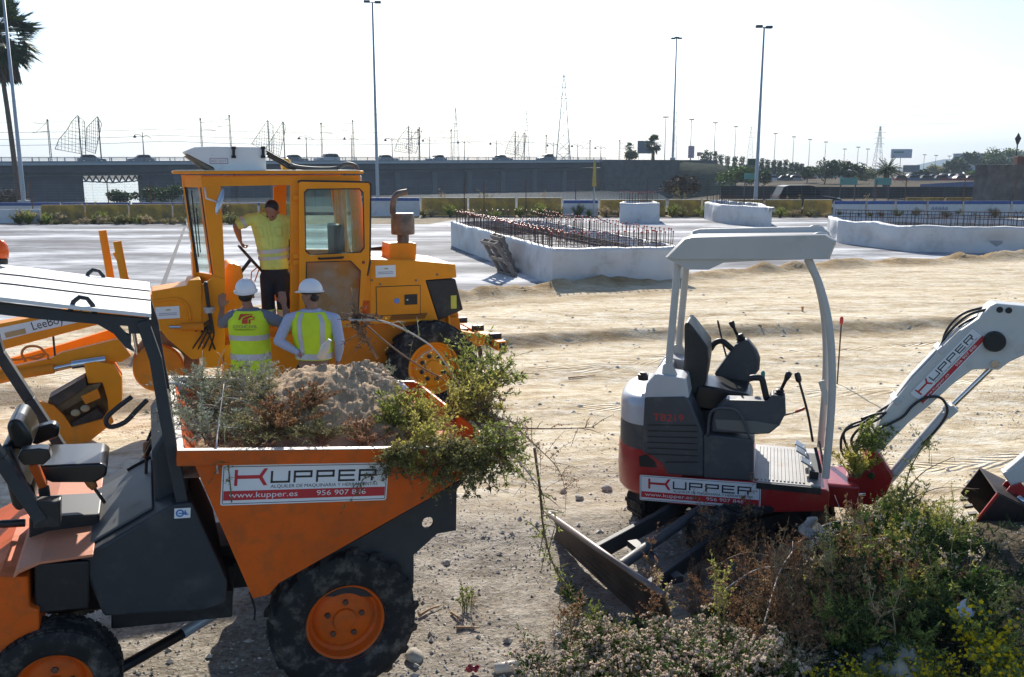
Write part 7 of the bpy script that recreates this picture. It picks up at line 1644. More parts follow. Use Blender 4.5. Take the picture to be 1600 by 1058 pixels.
px_.sort(key=lambda q: q[0]); belt('brown', px_, ordl('rust-brown dry weed standing among the green ones on the bank, %s from the left', len(px_)), 'dry weeds among the greenery', .5, .75)
pt = [(1280, 870, .7), (1240, 960, .8), (1320, 930, .8), (1470, 830, .7), (1430, 800, .7), (1200, 900, .7), (1500, 900, .5), (1560, 900, .4)]
belt('twig', pt, ordl('bare twiggy weed among the greenery, %s of several', len(pt)), 'bare twiggy weeds on the bank', .7, 1)
ps = [(1580, 1000, .5), (1540, 900, .45), (1590, 940, .5), (1500, 860, .5), (1560, 860, .4), (1230, 1050, .7), (1170, 960, .6), (1270, 905, .6), (735, 945, .35), (870, 1000, .5)]
belt('straw', ps, ordl('small tuft of dry straw-coloured grass on the bank, %s of several', len(ps)), 'dry grass tufts on the bank', .8, 1.1)
x, y = at_px(728, 955); o = make_plant('seedling', 'small lone yellow-green seedling on gravel right of the front wheel', 'weed', 99, 7, .22, .06, 3, 50, .022, .009, L_ygr, stem_g); o.location = (x, y, 0)
# tall dry stalk in front of the decal of the excavator
for i, (u, v, h, sd, lb) in enumerate(((1092, 905, .98, 5, 'tall feathery dry stalk standing in front of the excavator blade'), (1010, 1010, .9, 6, 'thin brown stalk rising in front of the dozer blade'), (1165, 870, .85, 7, 'dry brown stalk leaning in front of the red skirt'))):
    x, y = at_px(u, v); o = make_plant('dry_stalk', lb, 'weed', 80+sd, 3, h, .10, 14, 6, .02, .005, L_straw, stem_b, 120, .011, L_brown, 2, spire=1, sr=.005); o.location = (x, y, gh(x, y))
for i, (u, v, h, sc) in enumerate(((880, 990, .5, 1), (1040, 990, .6, 1), (1130, 1000, .8, 1), (1200, 960, .9, 1), (1255, 930, .8, 1), (1300, 960, .9, 1), (1345, 920, .8, 1), (1400, 900, .75, 1), (1440, 960, .8, 1), (1385, 1030, .8, 1), (1500, 940, .6, 1), (1540, 990, .7, 1), (1310, 880, .7, 1), (970, 1060, .5, 1), (1480, 860, .6, 1))):
    x, y = at_px(u, v); o = make_plant('straggly_stalk', 'tall straw-coloured straggly stalk rising over the bank, %s of several' % ORD[i], 'weed', 600+i, 5, h, .16, 9, 26, .035, .008, (L_straw, L_yel, L_ygr)[i % 3], mat('straw_stem', (.36, .28, .15), .8, var=.3), 60, .011, (L_brown, L_white, L_yel)[i % 3], 2, spire=1, sr=.0042, group='straggly stalks on the bank'); o.location = (x, y, gh(x, y)-.02); o.rotation_euler = (R.uniform(-.15, .15), R.uniform(-.15, .15), 0)
# weeds along the barriers
bar_weed = [make_plant('barrier_weed', 'x', 'weed', 300+i, 16, .75, .45, 4, 60, .10, .035, (L_olive, L_straw, L_ygr)[i], stem_b, sr=.012) for i in range(3)]
pts = []
rg = random.Random(5)
for k in range(39): u = 20+k*11.4+rg.uniform(-6, 6); p = GL(u, rg.uniform(48.9, 49.9)); pts.append((p.x, p.y, rg.uniform(.5, 1.35)))
lab = ordl('scruffy weed at the foot of the left barriers, %s from the left', 39)
scatter(bar_weed, pts, lab, 'scruffy weeds along the left barriers')
pts = []
for k in range(39): u = 655+k*24.5+rg.uniform(-10, 10); p = GL(u, rg.uniform(56.4, 57.2)); pts.append((p.x, p.y, rg.uniform(.5, 1.45)))
scatter(bar_weed, pts, ordl('scruffy weed at the foot of the far barriers, %s from the exhaust', 39), 'scruffy weeds along the far barriers')
for i, (u, h) in enumerate(((690, 2.2), (757, 2.4), (850, 1.9), (1060, 2.6), (1235, 1.4), (1250, 1.6), (1355, 1.6), (1447, 1.6), (132, 1.7), (300, 1.6), (338, 1.8))):
    p = GL(u, 59.2 if u > 500 else 51.6); o = make_plant('tall_roadside_weed', 'tall straggly weed growing up through the fence, %s of several' % ORD[i], 'weed', 400+i, 9, h, .7, 7, 60, .11, .035, L_olive if i % 2 else L_straw, stem_b, sr=.018, group='tall weeds by the fence'); o.location = p
# ---------------------------------------------------------------- skip load
def heap():
    D = DF; Mx = D.matrix(); rg = random.Random(3); n1, n2 = 130, 90; x0, x1 = -.97, .62; y0, y1 = .02, 1.74; vs = []
    zr = 1.50
    for j in range(n2+1):
        for i in range(n1+1):
            a, b = i/n1, j/n2; x, y = x0+(x1-x0)*a, y0+(y1-y0)*b
            e = min(a, 1-a, 1)*5; e2 = min(b, 1-b)*5; edge = min(1, e)*min(1, e2)
            g = .18*math.exp(-(((x-.04)/.46)**2+((y-1.1)/.52)**2)**1.2)+.14*math.exp(-(((x+.22)/.3)**2+((y-.8)/.4)**2))+.12*math.exp(-(((x-.36)/.3)**2+((y-.9)/.4)**2))
            z = zr-.12+edge*.13+g*edge**.5+edge*(.05*fbm(x, y, 4, 4, 3)+.022*fbm(x, y, 16, 3, 5)+.010*fbm(x, y, 45, 2, 7)); vs.append(V(x, y, z))
    mb = MB(); mb.add(vs, [(j*(n1+1)+i, j*(n1+1)+i+1, (j+1)*(n1+1)+i+1, (j+1)*(n1+1)+i) for j in range(n2) for i in range(n1)])
    m = mat('heaped_soil', (.40, .265, .15), .95, var=.32, scale=7, bump=.10, bscale=55, dirt=.35, dcol=(.54, .39, .24), dscale=14)
    root = empty('soil_heap', M=Mx, label='heap of grey-brown soil filling the orange skip', cat='soil heap'); mb.build('soil', m, root, smooth=True)
    def hz(x, y):
        i = max(0, min(n1, int((x-x0)/(x1-x0)*n1))); j = max(0, min(n2, int((y-y0)/(y1-y0)*n2))); return vs[j*(n1+1)+i].z
    st = MB()
    for k in range(420):
        x, y = rg.uniform(x0+.08, x1-.03), rg.uniform(y0+.05, y1-.05)
        if rg.random() < .6: x, y = rg.gauss(.33, .12), rg.gauss(.95, .3)
        r = rg.uniform(.006, .018)*(1.6 if rg.random() < .12 else 1); c = V(x, y, hz(x, y)+r*.3); st.ball(c, (r*rg.uniform(.7, 1.2), r*rg.uniform(.7, 1.2), r*rg.uniform(.6, 1)), 6, 4)
    st.build('clods', mat('soil_clod', (.48, .36, .24), .95, island=1, var=.35, bump=.05), root)['kind'] = 'stuff'
    return hz
HZ = heap()
def in_skip(o, x, y, dz=-.03, rot=(0, 0, 0), s=1.0):
    o.matrix_world = DF.matrix() @ Matrix.Translation((x, y, HZ(x, y)+dz)) @ Matrix.Rotation(rot[2], 4, 'Z') @ Matrix.Rotation(rot[1], 4, 'Y') @ Matrix.Rotation(rot[0], 4, 'X') @ Matrix.Scale(s, 4)
# big bright bush at the front of the skip and trailing branches
def on_rim(o, x, y, z, rot=(0, 0, 0), s=1.0): o.matrix_world = DF.matrix() @ Matrix.Translation((x, y, z)) @ Matrix.Rotation(rot[2], 4, 'Z') @ Matrix.Rotation(rot[1], 4, 'Y') @ Matrix.Rotation(rot[0], 4, 'X') @ Matrix.Scale(s, 4)
bushes = [('upright green cut bush at the skip nose in front of the machine wheel', .98, 1.25, 1.40, (0, .42, 0), 1.0, .82, .36, L_ygr, L_yel), ('large yellow-green cut bush leaning over the front of the skip', .74, .85, 1.46, (.35, .7, 0), .85, .62, .40, L_yel, L_straw),
 ('dense olive cuttings piled on the load behind the plate', .25, .50, 1.46, (.7, .25, 0), .75, .50, .40, L_ygr, L_yel), ('yellow-green cuttings spilling over the near rim beside the plate', .30, .10, 1.50, (1.35, .2, 0), .66, .5, .42, L_yel, L_straw),
 ('pale olive cuttings hanging low over the orange side of the skip', .52, -.02, 1.55, (2.15, .3, 0), .80, .5, .40, L_olive, L_yel), ('fine cuttings hanging over the right end of the plate', .14, .0, 1.53, (2.1, -.1, 0), .50, .5, .36, L_olive, L_yel),
 ('bushy cuttings drooping around the very nose of the skip', .74, .05, 1.53, (1.8, .7, 0), .72, .55, .42, L_ygr, L_straw), ('yellowish cuttings on top of the load at the right', .42, .45, 1.50, (.5, .2, 0), .72, .45, .40, L_yel, L_yel)]
for i, (lb, x, y, z, rot, s_, H_, sp_, lm_, hm_) in enumerate(bushes):
    o = make_plant('cut_bush', lb, 'bush', 200+i, 46, H_, sp_, 12, 66, .038, .014, lm_, stem_b, 12, .011, hm_, 2, sr=.005, droop=.5); on_rim(o, x, y, z, rot, s_)
for i, (x, y, z, rot, s_, lb) in enumerate(((.80, .75, 1.50, (0, 1.45, -.05), .75, 'straggly brown and green branch sticking out beyond the skip nose'), (.78, .45, 1.45, (.3, 1.95, 0), .80, 'drooping feathery branch hanging from the skip nose'), (.82, .95, 1.5, (0, 1.1, -.1), .6, 'light feathery spray rising beyond the skip nose'))):
    o = make_plant('feathery_branch', lb, 'branch', 215+i, 14, .95, .30, 12, 90, .026, .007, (L_olive, L_grey, L_ygr)[i], twig_b, 90, .009, L_brown, 2, spire=1, sr=.005, droop=.9); on_rim(o, x, y, z, rot, s_)
for i, (x, y, s, mt, lb) in enumerate(((-.80, 1.40, 1.0, L_grey, 'grey-green brushwood in the far rear corner of the skip'), (-.82, .90, 1.0, L_grey, 'tangle of grey twigs by the dark canopy post in the skip'), (-.80, .42, 1.0, L_grey, 'grey-green brushwood in the near rear corner of the skip'), (-.52, .28, .85, L_olive, 'low olive brushwood along the near rim of the skip'), (-.45, 1.5, .85, L_grey, 'grey brushwood against the far rim of the skip behind the heap'), (.42, 1.55, .8, L_grey, 'short grey-green cuttings on the far rim near the machine wheel'), (-.55, .85, .9, L_olive, 'dull green cuttings at the left foot of the soil heap'), (-.22, .25, .7, L_olive, 'thin green cuttings on the near rim below the heap'))):
    o = make_plant('brushwood', lb, 'brushwood', 220+i, 36, .40, .42, 10, 80, .032, .006, mt, twig_w if i % 2 == 0 else twig_b, sr=.0038, droop=1.2, group='brushwood in the skip'); in_skip(o, x, y, .0, (R.uniform(-.2, .2), R.uniform(-.2, .2), 0), s)
L_rust = leafm('rusty_seed', (.42, .24, .13), .3, .4)
for i, (x, y, s, lb) in enumerate(((-.42, .34, .8, 'clump of dry brown seed heads left of the soil heap foot'), (.02, .2, .62, 'rusty brown dry clump on the near rim below the heap'), (-.75, 1.1, .75, 'brown seed heads among the rear brushwood'), (-.62, .14, .6, 'small brown clump above the plate left end'), (-.25, .5, .6, 'pale brown clump on the front slope of the heap'))):
    o = make_plant('dry_seed_clump', lb, 'dry plant', 240+i, 22, .34, .3, 9, 10, .02, .005, L_straw, stem_b, 150, .012, L_rust if i % 2 else L_brown, 2, spire=1, sr=.003, group='dry clumps in the skip'); in_skip(o, x, y, .0, (0, 0, 0), s)
def twig(pts, r, m, label, name='branch', leaves=0, lm=None, cat='branch', ll=.03, lw=.01, side=0):
    rg = random.Random(len(label)); P = bez([Vector(p) for p in pts], 6); root = empty(name, P[0], 0, label, cat); O = P[0]; mb = MB(); mb.tube([p-O for p in P], [r*(1-.7*i/len(P)) for i in range(len(P))], 6); 
    tw = []
    for k in range(side):
        q = P[rg.randrange(len(P)//4, len(P))]; d = Vector((rg.gauss(0, 1), rg.gauss(0, 1), rg.gauss(0, .8))).normalized(); e = q+d*rg.uniform(.08, .22); mb.tube([q-O, (q+e)/2-O+V(0, 0, .01), e-O], [r*.35, r*.3, r*.15], 4); tw.append((q, e))
    mb.build('wood', m, root, smooth=True)
    if leaves:
        lf = Lf()
        for k in range(leaves):
            if tw and rg.random() < .75: q, e = rg.choice(tw); p = q+(e-q)*rg.random()
            else: p = P[rg.randrange(len(P)//5, len(P))]+Vector((rg.gauss(0, .015),)*3)
            lf.leaf(p-O, Vector((rg.gauss(0, 1), rg.gauss(0, 1), rg.gauss(0, 1))), ll*rg.uniform(.5, 1.2), lw, rg)
        lf.build('leaves', lm, root)
def sk(u, v, y): return DF.w(DF.y(u, v, y))
twig([sk(545, 500, 1.3), sk(600, 503, 1.2), sk(655, 528, 1.1), sk(690, 560, 1.0), sk(740, 640, .9)], .009, twig_w, 'long pale curved branch arching over the machine wheel', leaves=40, lm=L_ygr, side=6)
twig([sk(556, 494, 1.35), sk(610, 540, 1.2), sk(655, 572, 1.1), sk(705, 605, 1.0), sk(770, 700, .9)], .007, twig_b, 'second dark curved branch crossing the machine wheel', leaves=30, lm=L_olive, side=6)
twig([sk(590, 560, 1.3), sk(570, 525, 1.3), sk(556, 500, 1.3), sk(562, 492, 1.3)], .012, twig_b, 'short dark twisted branch with withered leaves behind the heap', leaves=420, lm=mat('withered', (.11, .08, .06), .9, island=1, var=.5, trans=.2), side=26, ll=.035, lw=.012)
twig([sk(290, 640, .7), sk(330, 634, .6), sk(380, 655, .5), sk(430, 662, .4), sk(465, 690, .3)], .009, twig_b, 'long bent stick lying on the left of the load', side=3)
twig([sk(340, 740, -.02), sk(338, 700, .0), sk(342, 660, .2), sk(350, 600, .5)], .006, twig_w, 'white forked twig standing against the near rim by the plate', side=7)
twig([sk(362, 785, -.03), sk(358, 740, -.03), sk(352, 705, .0), sk(350, 660, .2)], .004, stem_g, 'thin green sprig hanging down over the left of the plate', leaves=150, lm=L_olive, side=9, ll=.02, lw=.006)
twig([sk(350, 612, 1.2), sk(400, 612, 1.0), sk(440, 606, 1.0)], .005, twig_w, 'straight bleached stick across the left of the heap', side=2)
twig([sk(345, 600, 1.2), sk(340, 570, 1.2), sk(352, 545, 1.2)], .004, twig_w, 'thin white twig rising by the far rim of the skip', side=4)
twig([sk(420, 660, .5), sk(470, 640, .5), sk(500, 622, .5)], .003, stem_g, 'bright feathery green sprig lying across the soil heap', leaves=260, lm=L_green, side=14, ll=.022, lw=.004)
twig([sk(760, 660, .9), sk(800, 668, .8), sk(860, 670, .8), sk(925, 668, .8)], .008, twig_b, 'long straight brown branch pointing right from the skip nose', leaves=60, lm=L_brown, side=12, ll=.02)
twig([sk(750, 690, .6), sk(800, 712, .5), sk(830, 745, .45), sk(845, 765, .4)], .008, twig_w, 'pale crooked branch hanging off the skip nose', leaves=60, lm=L_olive, side=8)
twig([sk(835, 700, .4), sk(843, 760, .38), sk(850, 830, .36), sk(868, 890, .34), sk(900, 935, .3)], .011, twig_b, 'dark upright stem dropping from the skip nose to the dozer blade', leaves=330, lm=L_ygr, side=22, ll=.03, lw=.011)
twig([sk(790, 650, .7), sk(830, 690, .6), sk(870, 730, .5), sk(885, 770, .45)], .005, twig_b, 'feathery brown branch beyond the skip nose', leaves=420, lm=L_brown, side=26, ll=.02, lw=.006)
twig([sk(690, 715, .0), sk(650, 735, -.03), sk(575, 745, -.04), sk(560, 770, -.05)], .004, twig_b, 'leafy cutting hanging across the right end of the plate', leaves=240, lm=L_olive, side=16, ll=.024, lw=.009)
# greenery caught on the excavator boom foot
EX = Fr((1.9, 6.9, 0), -16, 0)
def ex(u, v, y): return EX.w(EX.y(u, v, y))
o = make_plant('climbing_sprigs', 'bright leafy sprigs caught on the red boom foot', 'sprigs', 260, 30, .34, .20, 8, 90, .034, .010, L_yel, stem_g, sr=.004); p = ex(1335, 745, .3); o.location = p
o = make_plant('climbing_sprigs', 'leafy sprigs lying along the lower boom hoses', 'sprigs', 261, 22, .40, .14, 8, 80, .034, .010, L_ygr, stem_g, sr=.004); p = ex(1335, 700, .3); o.location = p; o.rotation_euler = (0, .85, -.28); 
twig([ex(1405, 800, .2), ex(1420, 740, .2), ex(1440, 700, .2), ex(1452, 690, .2)], .006, stem_g, 'tall leafy shoot rising below the boom ram', leaves=260, lm=L_ygr, side=18)
twig([ex(1400, 790, .1), ex(1440, 740, .15), ex(1490, 714, .2)], .006, twig_b, 'thin dry stick pointing up right over the sand', side=3)
twig([ex(1420, 780, .1), ex(1470, 762, .15), ex(1530, 764, .2)], .004, twig_b, 'thin dry stick lying level over the sand', side=4)
twig([ex(1232, 860, -.5), ex(1290, 820, -.4), ex(1345, 812, -.3)], .009, twig_w, 'pale broken stick beside the white plastic scrap', side=2)
for i, q in enumerate(((1100, 960, 1230, 925), (1110, 985, 1250, 930), (1190, 1000, 1235, 905))):
    a, b = at_px(q[0], q[1]), at_px(q[2], q[3]); twig([(a[0], a[1], .45), ((a[0]+b[0])/2, (a[1]+b[1])/2, .6), (b[0], b[1], .55)], .006, twig_w if i else twig_b, 'long dry reed lying across the brown weeds, %s of three' % ORD[i], side=2)
# ---------------------------------------------------------------- litter, sticks and stones
plas = mat('translucent_plastic', (.62, .60, .55), .25, var=.2, trans=.35, dirt=.3, dcol=(.4, .28, .15)); silver = mat('foil', (.6, .6, .62), .25, .7)
def bottle(M, label, m=None, L=.22, r=.033):
    root = empty('plastic_bottle', M=M, label=label, cat='bottle'); mb = MB(); mb.lathe([(r*.6, 0), (r, .01), (r*.93, L*.3), (r, L*.35), (r, L*.65), (r*.45, L*.88), (r*.4, L*.95)], n=12); mb.build('shell', m or plas, root, smooth=True); mb = MB(); mb.lathe([(r*.45, L*.95), (r*.45, L*1.03)], n=10); mb.build('cap', mat('cap_white', (.7, .7, .72), .4), root)
def lay(p, rz, tilt=pi/2): return Matrix.Translation(p) @ Matrix.Rotation(rz, 4, 'Z') @ Matrix.Rotation(tilt, 4, 'Y')
bottle(lay(sk(588, 672, .45), .75, 1.2), 'crushed plastic bottle on the load above the plate', silver, .2)
bottle(lay(sk(500, 560, 1.15), .1, .5), 'clear bottle lying on top of the soil heap', None, .14, .03)
x, y = at_px(772, 1052); bottle(lay((x, y, .035), .3), 'white plastic bottle on the ground at the bottom edge', None, .2)
def scrap(name, p, s, m, label, rz=0, tilt=.5, cat='litter'):
    rg = random.Random(len(label)); mb = MB(); n = 9; T = Matrix.Translation(p) @ Matrix.Rotation(rz, 4, 'Z') @ Matrix.Rotation(tilt, 4, 'X'); vs = []
    for j in range(n+1):
        for i in range(n+1):
            a, b = i/n-.5, j/n-.5; k = 1-.35*abs(a*b)*4; vs.append(Vector((a*s[0]*k, b*s[1]*k, s[2]*noise.noise(Vector((a*3, b*3, len(label)))))))
    mb.add(vs, [(j*(n+1)+i, j*(n+1)+i+1, (j+1)*(n+1)+i+1, (j+1)*(n+1)+i) for j in range(n) for i in range(n)]); o = mb.build(name, m, smooth=True); o.matrix_world = T; sl = o.modifiers.new('thick', 'SOLIDIFY'); sl.thickness = .004; tag(o, label, cat)
scrap('plastic_scrap', ex(1272, 832, -.5), (.17, .24, .10), plas, 'dirty white plastic scrap hanging in the weeds below the excavator', .4, 1.0)
scrap('paper_scrap', DF.w((.42, .9, HZ(.42, .9)+.03)), (.1, .07, .04), mat('paper_white', (.7, .7, .72), .5, trans=.2), 'crumpled white paper on the right of the load', .3, .3)
scrap('foil_scrap', sk(538, 680, .35), (.05, .09, .04), silver, 'shiny foil scrap in the load above the plate', .5, 1.0)
scrap('plastic_sheet', sk(272, 605, 1.5), (.26, .2, .10), mat('white_sack', (.6, .6, .58), .6, trans=.3), 'torn white sack in the far rear corner of the skip', .2, .5)
x, y = at_px(738, 1054); scrap('red_scrap', (x, y, .04), (.1, .05, .04), mat('red_plastic', (.3, .02, .03), .4), 'small dark red plastic scrap at the bottom edge', .2, .3)
x, y = at_px(870, 1000); scrap('paper_scrap', (x, y, .05), (.08, .07, .04), MATS['paper_white'], 'bright white scrap among the pale weeds', .8, .3)
x, y = at_px(1505, 1000); scrap('paper_scrap', (x, y, gh(x, y)+.18), (.16, .10, .05), MATS['paper_white'], 'white scrap among the yellow flowers', .8, .6)
rocks = mat('pale_rock', (.40, .36, .30), .9, island=0, var=.25, scale=12, bump=.08)
def rock(p, r, label, m=rocks, sq=.6):
    rg = random.Random(int(p[0]*977+p[1]*131)); mb = MB(); mb.ball((0, 0, 0), (r, r*.8, r*sq), 12, 8); mb.v = [tuple(Vector(v)*(1+.28*noise.noise(Vector(v)/r*1.3+Vector((p[0]*9, p[1]*7, 0))))) for v in mb.v]; o = mb.build('rock', m, smooth=True, auto=30); o.location = (p[0], p[1], gh(p[0], p[1])+r*sq*.5); o.rotation_euler = (0, 0, rg.uniform(0, 6)); tag(o, label, 'rock', 'loose rocks')
for u, v, r, lb in ((948, 765, .055, 'brown lump of earth left of the excavator counterweight'), (698, 880, .035, 'pale pebble right of the black dumper plate'), (646, 1030, .07, 'yellowish stone beside the front wheel of the dumper'), (1400, 1045, .20, 'broad flat grey stone at the bottom right'), (1470, 1060, .16, 'second flat stone beside the yellow flowers'), (862, 805, .05, 'pale stone by the left end of the dozer blade'), (905, 780, .05, 'flat pale stone above the dozer blade'), (880, 770, .04, 'small pale stone near the dry branches'), (1385, 790, .08, 'tan stone under the red boom foot')):
    x, y = at_px(u, v); rock((x, y), r, lb)
for i, (u0, v0, u1, v1, lb) in enumerate(((655, 965, 690, 949, 'brown stick on the gravel beside the front wheel'), (713, 984, 750, 984, 'short reddish stick lying level on the gravel'), (888, 592, 930, 588, 'stick lying on the sand left of the excavator'), (705, 960, 720, 972, 'thin broken stick on gravel near the seedling'))):
    a, b = at_px(u0, v0), at_px(u1, v1); twig([(a[0], a[1], gh(*a)+.015), ((a[0]+b[0])/2, (a[1]+b[1])/2, gh(*a)+.02), (b[0], b[1], gh(*b)+.015)], .012, mat('dry_stick', (.33, .21, .12), .85), lb, 'stick', cat='stick')
# gravel spread over the near ground
rg = random.Random(12); gv = Lf(); V_, F_ = [], []
for k in range(26000):
    y = 4.4+rg.random()**1.4*8; x = rg.uniform(-.62*y-1, .62*y+1.2)
    d = fbm(x, y, .8, 3, 31)
    if rg.random() > .6+d*1.6-sstep(7.5, 10, y)*.5: continue
    r = rg.uniform(.004, .013)*(2.4 if rg.random() < .05 else 1); z = gh(x, y)+r*.25; n = len(V_); a = rg.uniform(0, 6.28); q = rg.uniform(.7, 1.4)
    for dx, dy in ((1, 0), (0, 1), (-1, 0), (0, -1)): V_.append((x+r*q*(dx*cos(a)-dy*sin(a))*rg.uniform(.7, 1.2), y+r*(dx*sin(a)+dy*cos(a))*rg.uniform(.7, 1.2), z))
    V_.append((x+rg.uniform(-.3, .3)*r, y+rg.uniform(-.3, .3)*r, z+r*rg.uniform(.5, .95))); F_ += [(n, n+1, n+4), (n+1, n+2, n+4), (n+2, n+3, n+4), (n+3, n, n+4)]
for k in range(2600):
    y = rg.uniform(8, 22); x = rg.uniform(-.6*y-1, .62*y+1.5); d = fbm(x*.5, y*1.6, .7, 3, 41); e = poly_signed(x, y, EDGE); s_ = poly_signed(x, y, SCARP)
    near = math.exp(-((e+.6)/.5)**2)+math.exp(-(s_/.35)**2)
    if e > .2 or rg.random() > .16+d*.9+near: continue
    r = rg.uniform(.012, .035)*(1.6 if rg.random() < .06 else 1); z = gh(x, y)+r*.1; n = len(V_); a = rg.uniform(0, 6.28)
    for dx, dy in ((1, 0), (0, 1), (-1, 0), (0, -1)): V_.append((x+r*1.3*(dx*cos(a)-dy*sin(a))*rg.uniform(.7, 1.2), y+r*(dx*sin(a)+dy*cos(a))*rg.uniform(.7, 1.2), z))
    V_.append((x+rg.uniform(-.3, .3)*r, y, z+r*rg.uniform(.35, .7))); F_ += [(n, n+1, n+4), (n+1, n+2, n+4), (n+2, n+3, n+4), (n+3, n, n+4)]
me = bpy.data.meshes.new('gravel'); me.from_pydata(V_, [], F_); me.materials.append(mat('gravel_stone', (.52, .47, .40), .9, island=1, var=.5)); o = bpy.data.objects.new('gravel', me); COL.objects.link(o); tag(o, 'loose pebbles and grit scattered over the near ground', 'gravel', kind='stuff')
# dense low ground cover on the bank
lf = Lf(); rg = random.Random(44)
for k in range(26000):
    x = rg.uniform(.9, 5.2); y = rg.uniform(3.6, 7.4); m_ = mound(x, y)
    if m_ < .12 or rg.random() > m_*2.6: continue
    if x > 3.4 and y > 5.6 and rg.random() < .8: continue
    d = Vector((rg.gauss(0, .6), rg.gauss(0, .6), 1)); lf.leaf(V(x, y, gh(x, y)-.01+rg.random()*.05), d, rg.uniform(.03, .10), rg.uniform(.006, .016), rg)
o = lf.build('ground_cover', L_dark, None); tag(o, 'low tangled ground cover over the bank', 'ground cover', kind='stuff')
# ---------------------------------------------------------------- trees
bark = mat('bark', (.12, .09, .07), .9, var=.3, scale=6, bump=.05); thatch = mat('dead_fronds', (.12, .09, .065), .9, island=1, var=.4)
def tree(p, H, Wd, label, lm, seed, n=2600, trunk=.25, group=None, cat='tree', lsz=.30, name='tree', squash=1.0):
    rg = random.Random(seed); root = empty(name, p, 0, label, cat, group); mb = MB(); th = H*trunk; limbs = []
    mb.tube([(0, 0, -.3), (.03*H, 0, th*.6), (0, 0, th), (0, .02*H, H*.6)], [.035*H, .03*H, .026*H, .01*H], 8)
    cl = []
    for k in range(11):
        a = rg.uniform(0, 6.28); r = Wd*.5*rg.uniform(.25, .85); z = th+(H-th)*rg.uniform(.15, .9); e = V(r*cos(a), r*sin(a), z); mb.tube([(0, 0, th*rg.uniform(.7, 1.1)), e*.5+V(0, 0, z*.15), e], [.018*H, .012*H, .004*H], 5); cl.append((e, Wd*rg.uniform(.14, .27)))
    mb.build('trunk', bark, root, smooth=True); lf = Lf()
    for k in range(n):
        c, r = rg.choice(cl); d = Vector((rg.gauss(0, 1), rg.gauss(0, 1), rg.gauss(0, 1))).normalized(); pp = c+Vector((d.x, d.y, d.z*.75*squash))*r*(rg.random()**.35)
        lf.leaf(pp, Vector((rg.gauss(0, 1), rg.gauss(0, 1), rg.gauss(0, .7))), lsz*rg.uniform(.5, 1.3), lsz*.6, rg)
    lf.build('crown', lm, root); return root
def palm(p, H, R0, label, seed, fronds=46, fan=True, skirt=0, trunk_r=.2, name='palm_tree', droop=1.0, leafm_=None, lean=0):
    rg = random.Random(seed); root = empty(name, p, 0, label, 'palm tree'); mb = MB(); k = 14
    mb.tube([(lean*(t/k)**2, 0, H*t/k) for t in range(k+1)], [trunk_r*(1.25-.35*t/k+.03*(t % 2)) for t in range(k+1)], 12); mb.build('trunk', bark, root, smooth=True)
    top = V(lean, 0, H); lf = Lf(); st = MB(); sk_ = Lf()
    for i in range(fronds):
        a = rg.uniform(0, 6.28); el = rg.uniform(-.9, 1.3) if fan else rg.uniform(-.15, 1.35); L = R0*rg.uniform(.8, 1.05); d = V(cos(a)*cos(el), sin(a)*cos(el), sin(el))
        if fan:
            hub = top+d*L*.5-V(0, 0, L*.05); st.tube([top, hub], [.03, .02], 4); side = d.cross(V(0, 0, 1)).normalized(); upv = side.cross(d)
            for j in range(17):
                t = (j-8)/8*1.25; dd = d*cos(t)+side*sin(t)+upv*.05; e = hub+dd*L*.5*(1-.2*abs(t)); n = len(lf.v); w = dd.cross(upv).normalized()*L*.028; lf.v += [hub, hub+dd*L*.28+w-V(0, 0, .01), e-V(0, 0, L*.10*rg.random()), hub+dd*L*.28-w]; lf.f.append((n, n+1, n+2, n+3))
        else:
            P = []; 
            for q in range(9): t = q/8; P.append(top+d*L*t-V(0, 0, droop*L*.55*t*t*(1.2-el*.4)))
            st.tube(P, [.05*(1-.8*q/8) for q in range(9)], 4, cap=False)
            for q in range(1, 9):
                for h in (0, .5):
                    pp = P[q]*(1-h)+P[q-1]*h; tg = (P[q]-P[q-1]).normalized(); side = tg.cross(V(0, 0, 1)).normalized()
                    for s in (-1, 1): dd = side*s*.8+tg*.6-V(0, 0, .25); lf.leaf(pp, dd, L*.17*(1.15-q/9), L*.022, rg)
    for i in range(skirt):
        a = rg.uniform(0, 6.28); z = rg.uniform(.1, 1)*R0*.95; dd = V(cos(a)*.45, sin(a)*.45, -1).normalized(); pp = top-V(0, 0, z*.8)+V(cos(a), sin(a), 0)*R0*(.12+.13*rg.random()); sk_.leaf(pp+V(0, 0, .3), dd, R0*.45, R0*.09, rg)
    lf.build('fronds', leafm_ or L_palm, root); st.build('frond_stalks', stem_g, root)
    if skirt: sk_.build('dead_skirt', thatch, root)
p = GL(24, 84); palm((p.x, 84, -.3), PY(12, 45, 84).z, 4.3, 'very tall palm with a shaggy skirt at the left edge', 1, 90, True, 300, .19, lean=-.6)
p = PY(1020, 262, 206); palm((p.x, 206, 4.5), PY(1020, 224, 206).z-4.5, 2.6, 'bigger fan palm on the stone abutment beside the dark billboard', 2, 46, True, 60, .3)
p = PY(983, 262, 210); palm((p.x, 210, 4.3), PY(983, 231, 210).z-4.3, 1.6, 'small fan palm on the abutment left of the dark billboard', 3, 34, True, 20, .2)
p = PY(1386, 262, 120); palm((p.x, 120, -.1), PY(1386, 262, 120).z-.4, 2.9, 'squat date palm with arching fronds behind the green sign', 4, 70, False, 0, .38, droop=.8)
